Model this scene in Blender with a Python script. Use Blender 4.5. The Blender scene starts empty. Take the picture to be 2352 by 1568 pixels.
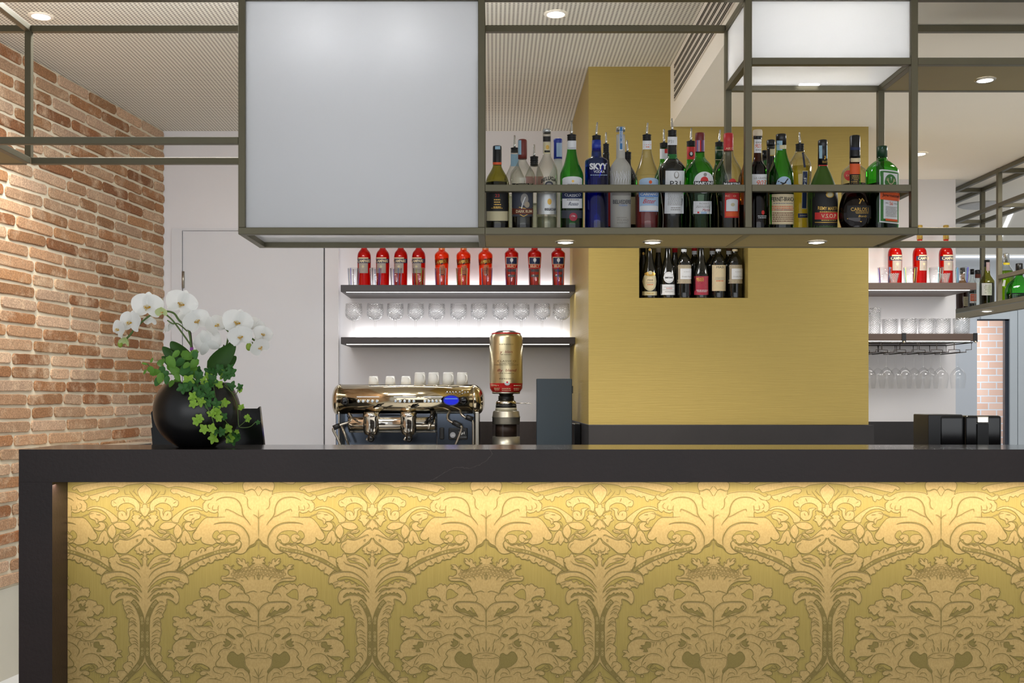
import bpy, bmesh, math, random
from mathutils import Vector, Matrix
from mathutils.geometry import tessellate_polygon
random.seed(7)
PI = math.pi
SC = bpy.context.scene
COL = SC.collection

# ------------------------------------------------------------------ camera
# The photograph was taken level, with the lens shifted; F is the focal length in pixels of the
# 2352 px wide frame, (CX, HY) the vanishing point of the lines running into the picture.
F, CX, HY, ZC = 2500.0, 1133.0, 913.0, 1.225
cam_d = bpy.data.cameras.new('camera'); cam = bpy.data.objects.new('camera', cam_d); COL.objects.link(cam)
cam_d.sensor_width = 36.0; cam_d.lens = 36.0 * F / 2352.0
cam_d.shift_x = (1176 - CX) / 2352.0; cam_d.shift_y = (HY - 784) / 2352.0
cam_d.clip_start = 0.05; cam_d.clip_end = 60
cam.location = (0, 0, ZC); cam.rotation_euler = (PI / 2, 0, 0)
SC.camera = cam

# ------------------------------------------------------------------ world, exposure, lights
SC.view_settings.view_transform = 'Standard'; SC.view_settings.look = 'None'
SC.view_settings.gamma = 1.0; SC.view_settings.use_curve_mapping = False
SC.view_settings.exposure = -0.22
wd = bpy.data.worlds.new('world'); SC.world = wd; wd.use_nodes = True
wb = wd.node_tree.nodes['Background']
wb.inputs['Color'].default_value = (0.93, 0.96, 1.0, 1); wb.inputs['Strength'].default_value = 0.6

def area(name, loc, rot, sx, sy, power, col=(1, 1, 1), spread=PI):
    d = bpy.data.lights.new(name, 'AREA'); d.shape = 'RECTANGLE'; d.size = sx; d.size_y = sy
    d.energy = power; d.color = col; d.spread = spread
    o = bpy.data.objects.new(name, d); COL.objects.link(o); o.location = loc; o.rotation_euler = rot
    return o

def spot(name, loc, target, power, col=(1, 0.93, 0.8), angle=70, blend=0.6, r=0.03):
    d = bpy.data.lights.new(name, 'SPOT'); d.energy = power; d.color = col
    d.spot_size = math.radians(angle); d.spot_blend = blend; d.shadow_soft_size = r
    o = bpy.data.objects.new(name, d); COL.objects.link(o); o.location = loc
    o.rotation_euler = (Vector(target) - Vector(loc)).to_track_quat('-Z', 'Y').to_euler()
    return o

def point(name, loc, power, col=(1, 1, 1), r=0.03):
    d = bpy.data.lights.new(name, 'POINT'); d.energy = power; d.color = col; d.shadow_soft_size = r
    o = bpy.data.objects.new(name, d); COL.objects.link(o); o.location = loc
    return o

WARM = (1.0, 0.83, 0.55); WHITE = (1.0, 0.98, 0.97); SOFT = (1.0, 0.92, 0.8)
# broad soft fill, added unseen behind the camera to light the whole room
area('front_fill_light', (0.6, -3.0, 1.4), (math.radians(90), 0, 0), 8.0, 2.4, 105, (0.94, 0.97, 1.0))
# strip of warm light under the counter slab, on the damask front
area('counter_strip_light', (0.45, 2.642, 1.014), (math.radians(4), 0, 0), 3.05, 0.02, 11.5, (1.0, 0.89, 0.74))
# strips on the wall shelves: one behind the shelf shining up, one below its front edge
for nm, x0, x1, z, k in (('a', -0.815, 0.43, 1.836, 1.3), ('b', -0.81, 0.43, 1.556, 1.7), ('c', 1.78, 2.60, 1.850, 1.0), ('d', 1.78, 2.60, 1.575, 1.0)):
    area('shelf_glow_' + nm, ((x0 + x1) / 2, 6.235, z), (math.radians(172), 0, 0), x1 - x0, 0.03, k * (x1 - x0), WHITE)
    area('shelf_strip_light_' + nm, ((x0 + x1) / 2, 5.895, z - 0.045), (0, 0, 0), x1 - x0, 0.012, 1.5 * (x1 - x0), WHITE)
# recessed ceiling lamps
for x, y, z in ((-1.82, 4.38, 2.75), (0.25, 4.355, 2.75)):
    spot('ceiling_spot', (x, y, z - 0.03), (x, y, 0), 50, SOFT, 112, 0.7)
spot('ceiling_spot', (2.19, 5.61, 2.45), (2.19, 5.61, 0), 45, SOFT, 140, 0.8)
# added fills: two down over the aisle, one above the rack brightening the ceiling
area('aisle_fill_light', (-1.05, 3.95, 2.75), (0, 0, 0), 1.3, 0.25, 36, (0.97, 0.98, 1.0))
area('aisle_fill_light', (2.9, 4.6, 2.475), (0, 0, 0), 0.9, 0.6, 58, (1.0, 0.98, 0.95))
area('ceiling_fill_light', (-0.95, 3.72, 2.62), (math.radians(100), 0, 0), 2.0, 0.2, 11, (0.97, 0.98, 1.0))
# lamps sunk in the hanging shelf, washing the gold wall and the counter behind
for x in (0.235, 0.519, 1.053):
    spot('shelf_spot', (x, 3.557, 1.72), (x, 4.3, 0), 42, SOFT, 125, 0.8)
spot('shelf_spot', (1.602, 3.56, 2.25), (1.602, 3.56, 0), 16, SOFT, 110, 0.8)
spot('shelf_spot', (2.89, 6.34, 1.725), (2.89, 6.34, 0), 8, WHITE, 110, 0.8)
# wall washers at the brick wall and 
spot('brick_washer', (-1.75, 3.55, 2.72), (-2.22, 4.35, 1.75), 58, (1.0, 0.86, 0.64), 62, 0.9)
# light panels and bulbs inside the two light boxes
area('box_panel_light', (-0.41, 3.66, 2.10), (math.radians(-90), 0, 0), 0.70, 0.66, 2.6, (0.97, 0.98, 1.0))
area('box_panel_light', (1.05, 3.66, 2.37), (math.radians(-90), 0, 0), 0.48, 0.16, 2.6, (1.0, 0.98, 0.94))
for x in (-0.553, -0.275):
    point('box_bulb', (x, 3.475, 2.365), 0.95, (1, 0.97, 0.93), 0.03)
for x in (0.92, 1.12):
    point('box_bulb', (x, 3.555, 2.385), 1.5, (1, 0.96, 0.88), 0.03)
area('room_beyond_light', (4.2, 8.2, 2.42), (0, 0, 0), 1.6, 2.2, 20, (0.88, 0.94, 1.0))
area('daylight_outside', (3.9, 10.45, 1.9), (math.radians(70), 0, 0), 1.6, 1.6, 60, (0.93, 0.96, 1.0))

# ------------------------------------------------------------------ helpers
def lin(c):
    out = []
    for v in c[:3]:
        v = v / 255.0
        out.append(v / 12.92 if v <= 0.04045 else ((v + 0.055) / 1.055) ** 2.4)
    return (out[0], out[1], out[2], 1.0)

def wx(px, Y): return (px - CX) * Y / F
def wz(py, Y): return ZC + (HY - py) * Y / F
def wp(px, py, Y): return Vector((wx(px, Y), Y, wz(py, Y)))

MATS = {}
def new_mat(name):
    m = bpy.data.materials.new(name); m.use_nodes = True
    nt = m.node_tree; nt.nodes.clear()
    out = nt.nodes.new('ShaderNodeOutputMaterial')
    MATS[name] = m
    return m, nt, out

def nd(nt, t, **kw):
    n = nt.nodes.new(t)
    for k, v in kw.items():
        if k.startswith('i_'): n.inputs[k[2:].replace('_', ' ')].default_value = v
        else: setattr(n, k, v)
    return n

def mth(nt, op, a, b=None, c=None):
    n = nt.nodes.new('ShaderNodeMath'); n.operation = op
    for i, v in enumerate((a, b, c)):
        if v is None: continue
        if isinstance(v, (int, float)): n.inputs[i].default_value = v
        else: nt.links.new(v, n.inputs[i])
    return n.outputs[0]

def mixc(nt, f, a, b):
    n = nt.nodes.new('ShaderNodeMix'); n.data_type = 'RGBA'
    for i, v in ((0, f), (6, a), (7, b)):
        if isinstance(v, (int, float, tuple)): n.inputs[i].default_value = v
        else: nt.links.new(v, n.inputs[i])
    return n.outputs[2]

def pm(name, col, rough=0.5, metal=0.0, var=0.12, scale=30.0, bump=0.0, bscale=200.0, spec=0.5, stretch=(1, 1, 1), emit=0.0, coat=0.0):
    """A principled material whose colour wanders a little with noise, with optional bump."""
    if name in MATS: return MATS[name]
    m, nt, out = new_mat(name)
    b = nd(nt, 'ShaderNodeBsdfPrincipled', i_Roughness=rough, i_Metallic=metal)
    b.inputs['Specular IOR Level'].default_value = spec
    b.inputs['Coat Weight'].default_value = coat
    c = lin(col)
    tc = nd(nt, 'ShaderNodeTexCoord'); mp = nd(nt, 'ShaderNodeMapping'); mp.inputs['Scale'].default_value = stretch
    nt.links.new(tc.outputs['Object'], mp.inputs[0])
    n = nd(nt, 'ShaderNodeTexNoise', i_Scale=scale, i_Detail=4.0); nt.links.new(mp.outputs[0], n.inputs['Vector'])
    lo = tuple(v * (1 - var) for v in c[:3]) + (1,); hi = tuple(min(1, v * (1 + var)) for v in c[:3]) + (1,)
    cc = mixc(nt, n.outputs['Fac'], lo, hi)
    nt.links.new(cc, b.inputs['Base Color'])
    if bump:
        n2 = nd(nt, 'ShaderNodeTexNoise', i_Scale=bscale, i_Detail=3.0); nt.links.new(mp.outputs[0], n2.inputs['Vector'])
        bp = nd(nt, 'ShaderNodeBump', i_Strength=bump, i_Distance=0.002); nt.links.new(n2.outputs['Fac'], bp.inputs['Height'])
        nt.links.new(bp.outputs[0], b.inputs['Normal'])
    if emit:
        b.inputs['Emission Color'].default_value = c; b.inputs['Emission Strength'].default_value = emit
    nt.links.new(b.outputs[0], out.inputs[0])
    return m

def thin_glass(name, tint, edge=0.55, rough=0.03, gloss=1.0, cut=0.0, frost=0.0):
    """Thin-walled glass: what lies behind shows through the tint, the walls darken where they are seen edge-on."""
    if name in MATS: return MATS[name]
    m, nt, out = new_mat(name)
    c = lin(tint)
    lw = nd(nt, 'ShaderNodeLayerWeight', i_Blend=0.35)
    dark = tuple(v * edge for v in c[:3]) + (1,)
    tr = nd(nt, 'ShaderNodeBsdfTransparent')
    nt.links.new(mixc(nt, lw.outputs['Facing'], c, dark), tr.inputs[0])
    gl = nd(nt, 'ShaderNodeBsdfGlossy', i_Roughness=rough); gl.inputs[0].default_value = (gloss, gloss, gloss, 1)
    lf = nd(nt, 'ShaderNodeLayerWeight', i_Blend=0.5)
    frs = mth(nt, 'MULTIPLY_ADD', mth(nt, 'POWER', lf.outputs['Facing'], 4.5), 0.85, 0.035)
    hgroove = None
    if cut:
        tc = nd(nt, 'ShaderNodeTexCoord')
        sp = nd(nt, 'ShaderNodeSeparateXYZ'); nt.links.new(tc.outputs['Object'], sp.inputs[0])
        an = mth(nt, 'ARCTAN2', sp.outputs[0], sp.outputs[1])
        a1 = mth(nt, 'MULTIPLY', an, 7.0); zz = mth(nt, 'MULTIPLY', sp.outputs[2], 250.0)
        d1 = mth(nt, 'ABSOLUTE', mth(nt, 'SINE', mth(nt, 'ADD', a1, zz))); d2 = mth(nt, 'ABSOLUTE', mth(nt, 'SINE', mth(nt, 'SUBTRACT', a1, zz)))
        h = mth(nt, 'MINIMUM', d1, d2)
        hgroove = mth(nt, 'MULTIPLY', mth(nt, 'LESS_THAN', h, 0.2), mth(nt, 'LESS_THAN', sp.outputs[2], cut))
        bp = nd(nt, 'ShaderNodeBump', i_Strength=0.6, i_Distance=0.004); nt.links.new(h, bp.inputs['Height'])
        for q in (lw, gl, lf): nt.links.new(bp.outputs[0], q.inputs['Normal'])
    mx = nd(nt, 'ShaderNodeMixShader'); nt.links.new(frs, mx.inputs[0])
    body = tr.outputs[0]
    if hgroove is not None:     # the cut grooves scatter light
        tl = nd(nt, 'ShaderNodeBsdfTranslucent'); tl.inputs[0].default_value = (.9, .92, .95, 1); df = nd(nt, 'ShaderNodeBsdfDiffuse'); df.inputs[0].default_value = (.75, .78, .8, 1)
        ms = nd(nt, 'ShaderNodeMixShader', i_Fac=0.5); nt.links.new(df.outputs[0], ms.inputs[1]); nt.links.new(tl.outputs[0], ms.inputs[2])
        mf = nd(nt, 'ShaderNodeMixShader'); nt.links.new(mth(nt, 'MULTIPLY', hgroove, 0.55), mf.inputs[0]); nt.links.new(body, mf.inputs[1]); nt.links.new(ms.outputs[0], mf.inputs[2]); body = mf.outputs[0]
    if frost:
        df = nd(nt, 'ShaderNodeBsdfDiffuse'); df.inputs[0].default_value = c
        tl = nd(nt, 'ShaderNodeBsdfTranslucent'); tl.inputs[0].default_value = c
        ms = nd(nt, 'ShaderNodeMixShader', i_Fac=0.5); nt.links.new(df.outputs[0], ms.inputs[1]); nt.links.new(tl.outputs[0], ms.inputs[2])
        mf = nd(nt, 'ShaderNodeMixShader', i_Fac=frost); nt.links.new(body, mf.inputs[1]); nt.links.new(ms.outputs[0], mf.inputs[2])
        body = mf.outputs[0]
    nt.links.new(body, mx.inputs[1]); nt.links.new(gl.outputs[0], mx.inputs[2])
    nt.links.new(mx.outputs[0], out.inputs[0])
    return m

def glow(name, col, strength):
    if name in MATS: return MATS[name]
    m, nt, out = new_mat(name)
    e = nd(nt, 'ShaderNodeEmission', i_Strength=strength); e.inputs[0].default_value = lin(col)
    nt.links.new(e.outputs[0], out.inputs[0])
    return m

class MB:
    """Collects faces with material slots, then links them as one mesh object."""
    def __init__(s): s.v = []; s.f = []; s.mi = []; s.mats = []; s.sm = []
    def slot(s, m):
        if m not in s.mats: s.mats.append(m)
        return s.mats.index(m)
    def add(s, vs, fs, m, smooth=False, M=None):
        o = len(s.v); k = s.slot(m)
        if M is not None: vs = [M @ Vector(v) for v in vs]
        s.v += [tuple(v) for v in vs]
        for f in fs: s.f.append(tuple(i + o for i in f)); s.mi.append(k); s.sm.append(smooth)
    def box(s, x0, x1, y0, y1, z0, z1, m, M=None):
        vs = [(x, y, z) for x in (x0, x1) for y in (y0, y1) for z in (z0, z1)]
        s.add(vs, [(0, 1, 3, 2), (4, 6, 7, 5), (0, 4, 5, 1), (2, 3, 7, 6), (0, 2, 6, 4), (1, 5, 7, 3)], m, False, M)
    def bbox(s, x0, x1, y0, y1, z0, z1, m, r=0.002, seg=2, M=None):
        bm = bmesh.new(); bmesh.ops.create_cube(bm, size=1)
        for v in bm.verts:
            v.co = Vector(((x0 + x1) / 2 + v.co.x * (x1 - x0), (y0 + y1) / 2 + v.co.y * (y1 - y0), (z0 + z1) / 2 + v.co.z * (z1 - z0)))
        bmesh.ops.bevel(bm, geom=bm.edges[:], offset=r, segments=seg, affect='EDGES', profile=0.5)
        s.addbm(bm, m, False, M)
    def addbm(s, bm, m, smooth=False, M=None):
        bm.verts.index_update()
        s.add([v.co.copy() for v in bm.verts], [tuple(v.index for v in f.verts) for f in bm.faces], m, smooth, M); bm.free()
    def lathe(s, prof, m, seg=28, sq=2.0, ry=1.0, cap0=True, cap1=True, M=None, smooth=True):
        vs, fs = [], []
        n = len(prof)
        for z, r in prof:
            for i in range(seg):
                a = 2 * PI * i / seg; c, sn = math.cos(a), math.sin(a)
                x = r * math.copysign(abs(c) ** (2 / sq), c); y = r * ry * math.copysign(abs(sn) ** (2 / sq), sn)
                vs.append((x, y, z))
        for j in range(n - 1):
            for i in range(seg):
                a, b = j * seg + i, j * seg + (i + 1) % seg
                fs.append((a, b, b + seg, a + seg))
        if cap0 and prof[0][1] > 1e-6: fs.append(tuple(reversed(range(seg))))
        if cap1 and prof[-1][1] > 1e-6: fs.append(tuple((n - 1) * seg + i for i in range(seg)))
        s.add(vs, fs, m, smooth, M)
    def tube(s, pts, r, m, seg=8, closed=False, r2=None):
        pts = [Vector(p) for p in pts]; n = len(pts); vs, fs = [], []
        up = Vector((0.13, 0.21, 0.97))
        for i, p in enumerate(pts):
            d = (pts[min(i + 1, n - 1)] - pts[max(i - 1, 0)]).normalized()
            a = d.cross(up)
            if a.length < 1e-3: a = d.cross(Vector((1, 0, 0)))
            a.normalize(); b = d.cross(a)
            rr = r if r2 is None else r + (r2 - r) * i / max(1, n - 1)
            for k in range(seg):
                t = 2 * PI * k / seg; vs.append(p + (a * math.cos(t) + b * math.sin(t)) * rr)
        for i in range(n - 1):
            for k in range(seg):
                q = (k + 1) % seg
                fs.append((i * seg + k, i * seg + q, (i + 1) * seg + q, (i + 1) * seg + k))
        fs.append(tuple(reversed(range(seg)))); fs.append(tuple((n - 1) * seg + k for k in range(seg)))
        s.add(vs, fs, m, True)
    def ball(s, c, r, m, u=14, v=8, sc=(1, 1, 1)):
        vs, fs = [], []
        for j in range(v + 1):
            th = PI * j / v
            for i in range(u):
                a = 2 * PI * i / u
                vs.append((c[0] + r * sc[0] * math.sin(th) * math.cos(a), c[1] + r * sc[1] * math.sin(th) * math.sin(a), c[2] + r * sc[2] * math.cos(th)))
        for j in range(v):
            for i in range(u):
                q = (i + 1) % u
                fs.append((j * u + i, (j + 1) * u + i, (j + 1) * u + q, j * u + q))
        s.add(vs, fs, m, True)
    def disc(s, c, r, m, axis='Y', n=20, rz=None):
        rz = r if rz is None else rz
        vs = []
        for i in range(n):
            a = 2 * PI * i / n
            if axis == 'Y': vs.append((c[0] + r * math.cos(a), c[1], c[2] + rz * math.sin(a)))
            else: vs.append((c[0] + r * math.cos(a), c[1] + rz * math.sin(a), c[2]))
        s.add(vs, [tuple(range(n))], m)
    def build(s, name, parent=None, loc=None, weld=False):
        me = bpy.data.meshes.new(name); me.from_pydata(s.v, [], s.f)
        for m in s.mats: me.materials.append(m)
        me.polygons.foreach_set('material_index', s.mi); me.polygons.foreach_set('use_smooth', s.sm)
        bm = bmesh.new(); bm.from_mesh(me)
        if weld: bmesh.ops.remove_doubles(bm, verts=bm.verts, dist=1e-5)
        bmesh.ops.recalc_face_normals(bm, faces=bm.faces[:]); bm.to_mesh(me); bm.free()
        me.update()
        o = bpy.data.objects.new(name, me); COL.objects.link(o)
        if parent is not None: o.parent = parent
        if loc is not None: o.location = loc
        return o

def tag(o, label, cat=None, group=None, kind=None):
    if label: o['label'] = label
    if cat: o['category'] = cat
    if group: o['group'] = group
    if kind: o['kind'] = kind
    return o
def thing(name, label, cat, loc=(0, 0, 0), group=None, rz=0):
    o = bpy.data.objects.new(name, None); COL.objects.link(o); o.location = loc; o.rotation_euler = (0, 0, rz); o.empty_display_size = 0.05
    return tag(o, label, cat, group)
def struct(mb, name, label=None):
    o = mb.build(name); o['kind'] = 'structure'
    if label: o['label'] = label
    return o
def dup(root, loc, label, group=None):
    r = root.copy(); COL.objects.link(r); r.location = loc; r['label'] = label
    if group: r['group'] = group
    for ch in list(root.children):
        c = ch.copy(); COL.objects.link(c); c.parent = r
        for g in list(ch.children):
            d = g.copy(); COL.objects.link(d); d.parent = c
    return r
ORD = ['first', 'second', 'third', 'fourth', 'fifth', 'sixth', 'seventh', 'eighth', 'ninth', 'tenth', 'eleventh', 'twelfth']

_TX = {}
def text2d(s, bold=0.0):
    """Outline of a line of writing as flat triangles, scaled into the unit square."""
    k = (s, bold)
    if k in _TX: return _TX[k]
    cu = bpy.data.curves.new('t', 'FONT'); cu.body = s; cu.resolution_u = 3; cu.offset = bold
    ob = bpy.data.objects.new('t', cu); COL.objects.link(ob)
    dg = bpy.context.evaluated_depsgraph_get()
    me = bpy.data.meshes.new_from_object(ob.evaluated_get(dg))
    vs = [(v.co.x, v.co.y) for v in me.vertices]; fs = [tuple(p.vertices) for p in me.polygons]
    bpy.data.meshes.remove(me); bpy.data.objects.remove(ob); bpy.data.curves.remove(cu)
    x0 = min(v[0] for v in vs); x1 = max(v[0] for v in vs); y0 = min(v[1] for v in vs); y1 = max(v[1] for v in vs)
    vs = [((x - x0) / max(1e-6, x1 - x0), (y - y0) / max(1e-6, y1 - y0)) for x, y in vs]
    _TX[k] = (vs, fs)
    return _TX[k]

def smooth_loop(pts, closed=True, n=5, ten=0.5):
    """Catmull-Rom through the points."""
    out = []; N = len(pts)
    rng = range(N) if closed else range(N - 1)
    for i in rng:
        if closed: p0, p1, p2, p3 = pts[(i - 1) % N], pts[i], pts[(i + 1) % N], pts[(i + 2) % N]
        else: p0, p1, p2, p3 = pts[max(i - 1, 0)], pts[i], pts[i + 1], pts[min(i + 2, N - 1)]
        for k in range(n):
            t = k / n; t2, t3 = t * t, t * t * t
            out.append(tuple((2 * t3 - 3 * t2 + 1) * p1[d] + (t3 - 2 * t2 + t) * ten * (p2[d] - p0[d]) + (3 * t2 - 2 * t3) * p2[d] + (t3 - t2) * ten * (p3[d] - p1[d]) for d in range(len(p1))))
    if not closed: out.append(tuple(pts[-1]))
    return out
# ------------------------------------------------------------------ materials of the room
FRAME = pm('bronze_metal', (108, 103, 84), 0.42, 0.55, 0.10, 12, 0.05, 300)
FRAME_PANEL = pm('bronze_panel', (140, 124, 82), 0.5, 0.2, 0.08, 8)  # yellower and lighter than the frame: warm bounced light is put into this colour
STONE = pm('dark_stone', (46, 38, 38), 0.42, 0, 0.35, 9, 0.15, 60)
BLACKS = pm('black_stone', (34, 30, 30), 0.45, 0, 0.3, 14, 0.1, 90)
WHITE_WALL = pm('white_wall', (226, 224, 226), 0.75, 0, 0.02, 5, 0.08, 160)
DOOR_WHITE = pm('white_door', (214, 214, 217), 0.5, 0, 0.015, 3)
CREAM = pm('cream_ceiling', (246, 239, 225), 0.85, 0, 0.02, 4)
PLASTER = pm('grey_plaster', (196, 192, 178), 0.85, 0, 0.06, 6, 0.2, 40)
DARKWOOD = pm('dark_shelf', (54, 46, 44), 0.45, 0, 0.15, 25, 0.1, 150, stretch=(0.2, 1, 1))
BROWNWOOD = pm('brown_shelf', (72, 56, 47), 0.5, 0, 0.2, 25, 0.1, 150, stretch=(0.2, 1, 1))
CHROME = pm('chrome', (222, 216, 205), 0.09, 1.0, 0.02, 6)
STEEL = pm('brushed_steel', (176, 170, 158), 0.3, 1.0, 0.08, 60, stretch=(1, 1, 0.05))
BLACKP = pm('black_plastic', (20, 20, 21), 0.35, 0, 0.1, 20)
BLACKG = pm('black_gloss', (10, 10, 11), 0.12, 0, 0.1, 20)
WHITEP = pm('white_paper', (232, 231, 228), 0.6, 0, 0.03, 60)
LEDW = glow('strip_led', (255, 252, 248), 6.0); LEDD = glow('far_strip_led', (245, 250, 255), 1.6)
LAMP = glow('lamp_lens', (255, 246, 226), 14.0)
GREYTRIM = pm('grey_trim', (196, 202, 206), 0.5, 0, 0.03, 4)

def make_gold(name, col, bump=0.28):
    m, nt, out = new_mat(name)
    b = nd(nt, 'ShaderNodeBsdfPrincipled', i_Roughness=0.45, i_Metallic=0.25); b.inputs['Specular IOR Level'].default_value = 0.3
    tc = nd(nt, 'ShaderNodeTexCoord'); mp = nd(nt, 'ShaderNodeMapping'); mp.inputs['Scale'].default_value = (7, 7, 330)
    nt.links.new(tc.outputs['Object'], mp.inputs[0])
    n = nd(nt, 'ShaderNodeTexNoise', i_Scale=1.0, i_Detail=4.0, i_Distortion=0.6); nt.links.new(mp.outputs[0], n.inputs['Vector'])
    c = lin(col); lo = tuple(v * 0.90 for v in c[:3]) + (1,); hi = tuple(v * 1.07 for v in c[:3]) + (1,)
    nt.links.new(mixc(nt, n.outputs['Fac'], lo, hi), b.inputs['Base Color'])
    bp = nd(nt, 'ShaderNodeBump', i_Strength=bump, i_Distance=0.003); nt.links.new(n.outputs['Fac'], bp.inputs['Height'])
    nt.links.new(bp.outputs[0], b.inputs['Normal']); nt.links.new(b.outputs[0], out.inputs[0])
    return m
GOLD = make_gold('gold_wallpaper', (172, 150, 84))

def make_perforated():
    m, nt, out = new_mat('perforated_board')
    b = nd(nt, 'ShaderNodeBsdfPrincipled', i_Roughness=0.85)
    tc = nd(nt, 'ShaderNodeTexCoord'); sp = nd(nt, 'ShaderNodeSeparateXYZ'); nt.links.new(tc.outputs['Object'], sp.inputs[0])
    q = []
    for ax in (0, 1):
        fr = mth(nt, 'FRACT', mth(nt, 'DIVIDE', mth(nt, 'ADD', sp.outputs[ax], 20.0), 0.0172))
        q.append(mth(nt, 'LESS_THAN', mth(nt, 'ABSOLUTE', mth(nt, 'SUBTRACT', fr, 0.5)), 0.235))
    hole = mth(nt, 'MULTIPLY', q[0], q[1])
    nt.links.new(mixc(nt, hole, lin((234, 231, 219)), lin((108, 102, 92))), b.inputs['Base Color'])
    nt.links.new(b.outputs[0], out.inputs[0])
    return m
PERF = make_perforated()

def make_brick():
    m, nt, out = new_mat('worn_brick')
    b = nd(nt, 'ShaderNodeBsdfPrincipled', i_Roughness=0.9); b.inputs['Specular IOR Level'].default_value = 0.2
    at = nd(nt, 'ShaderNodeAttribute', attribute_name='bcol')
    tc = nd(nt, 'ShaderNodeTexCoord')
    n = nd(nt, 'ShaderNodeTexNoise', i_Scale=9.0, i_Detail=6.0, i_Roughness=0.65); nt.links.new(tc.outputs['Object'], n.inputs['Vector'])
    r = nd(nt, 'ShaderNodeValToRGB'); r.color_ramp.elements[0].position = 0.5; r.color_ramp.elements[1].position = 0.66
    nt.links.new(n.outputs['Fac'], r.inputs[0])
    f = mth(nt, 'MULTIPLY', r.outputs[0], 0.75)
    c1 = mixc(nt, f, at.outputs['Color'], lin((222, 192, 160)))
    n3 = nd(nt, 'ShaderNodeTexNoise', i_Scale=140.0, i_Detail=3.0); nt.links.new(tc.outputs['Object'], n3.inputs['Vector'])
    sp = nd(nt, 'ShaderNodeValToRGB'); sp.color_ramp.elements[0].position = 0.42; sp.color_ramp.elements[1].position = 0.6
    nt.links.new(n3.outputs['Fac'], sp.inputs[0])
    dk = nd(nt, 'ShaderNodeMix', data_type='RGBA', blend_type='MULTIPLY'); dk.inputs[0].default_value = 0.3
    nt.links.new(c1, dk.inputs[6]); nt.links.new(sp.outputs[0], dk.inputs[7])
    nt.links.new(dk.outputs[2], b.inputs['Base Color'])
    bp = nd(nt, 'ShaderNodeBump', i_Strength=0.6, i_Distance=0.004); nt.links.new(n3.outputs['Fac'], bp.inputs['Height'])
    nt.links.new(bp.outputs[0], b.inputs['Normal']); nt.links.new(b.outputs[0], out.inputs[0])
    return m
BRICK = make_brick()
MORTAR = pm('lime_mortar', (224, 214, 190), 0.95, 0, 0.08, 14, 0.5, 50)

# ------------------------------------------------------------------ room shell
YC = 5.05            # face of the gold wall
YW = 6.27            # back wall
ZH, ZL = 2.76, 2.482  # perforated ceiling, lower smooth ceiling
XG0, XG1, XS = 0.442, 1.741, 0.822   # gold block from XG0 to XG1; the ceilings meet at XS
XBC = wx(375, YW)    # corner of the brick wall
mb = MB(); mb.box(-4, 7, -3, 11.6, -0.1, 0, pm('floor_tile', (210, 211, 212), 0.5, 0, 0.1, 3)); struct(mb, 'floor', 'floor of the bar room')
mb = MB(); mb.box(-3.4, XS, 0.2, YW + 0.1, ZH, ZH + 0.08, PERF); struct(mb, 'ceiling', 'cream ceiling board with rows of small square holes')
mb = MB()
mb.box(XS, 7, 0.2, 10.1, ZL, ZL + 0.4, CREAM)
struct(mb, 'ceiling.001', 'lower smooth cream ceiling with a vertical step')
# slot diffuser let into the step of the ceiling
v = thing('air_vent', 'long linear air vent with dark slots in the step between the ceilings', 'air vent', (XS, 4.2, 2.62))
mb = MB(); mb.box(-0.006, -0.0005, -0.62, 0.72, -0.055, 0.105, pm('vent_white', (222, 214, 200), 0.6, 0, 0.02)); mb.build('frame', v)
mb = MB()
for zz in (-0.047, -0.016, 0.02, 0.055, 0.09):
    for q in (0, 0.010):
        mb.box(-0.0085, -0.005, -0.60, 0.70, zz - 0.0017 + q, zz + 0.0017 + q, pm('vent_dark', (58, 52, 42), 0.7))
mb.build('slot', v)
# back wall with the shelf recess on the left and the shelf bay on the right of the gold block
mb = MB()
mb.box(XBC - 0.3, XG0 + 0.02, YW, YW + 0.12, 0, ZH, WHITE_WALL)
mb.box(wx(748, YW), wx(779, YW), YW - 0.03, YW, 0, ZH, WHITE_WALL)
struct(mb, 'wall_back', 'white wall behind the espresso machine and wall shelves')
mb = MB(); mb.box(XG1 - 0.02, wx(2195, YW), YW, YW + 0.12, 0, ZL, WHITE_WALL); struct(mb, 'wall_back_right', 'white wall right of the gold block')
# gold block, open niche for wine bottles
nx0, nx1, nz0, nz1 = wx(1468, YC), wx(1718, YC), wz(684, YC), wz(515, YC)
zgb, zgt = wz(975, YC), ZL
mb = MB()
def quad(a, b, c, d, m): mb.add([a, b, c, d], [(0, 1, 2, 3)], m)
def face_xz(x0, x1, z0, z1, y, m): quad((x0, y, z0), (x1, y, z0), (x1, y, z1), (x0, y, z1), m)
face_xz(XG0, nx0, zgb, ZH, YC, GOLD); face_xz(nx0, XS, nz1, ZH, YC, GOLD); face_xz(XS, nx1, nz1, ZL, YC, GOLD)
face_xz(nx0, nx1, zgb, nz0, YC, GOLD); face_xz(nx1, XG1, zgb, ZL, YC, GOLD)
quad((XG0, YC, zgb), (XG0, YW, zgb), (XG0, YW, ZH), (XG0, YC, ZH), GOLD)
quad((XG1, YC, zgb), (XG1, YW, zgb), (XG1, YW, ZL), (XG1, YC, ZL), GOLD)
ND = YC + 0.36
quad((nx0, YC, nz0), (nx1, YC, nz0), (nx1, ND, nz0), (nx0, ND, nz0), GOLD); quad((nx0, YC, nz1), (nx1, YC, nz1), (nx1, ND, nz1), (nx0, ND, nz1), GOLD)
quad((nx0, YC, nz0), (nx0, ND, nz0), (nx0, ND, nz1), (nx0, YC, nz1), GOLD); quad((nx1, YC, nz0), (nx1, ND, nz0), (nx1, ND, nz1), (nx1, YC, nz1), GOLD)
face_xz(nx0, nx1, nz0, nz1, ND, GOLD)
struct(mb, 'wall_gold', 'gold textured wall block with a wine niche')
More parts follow.
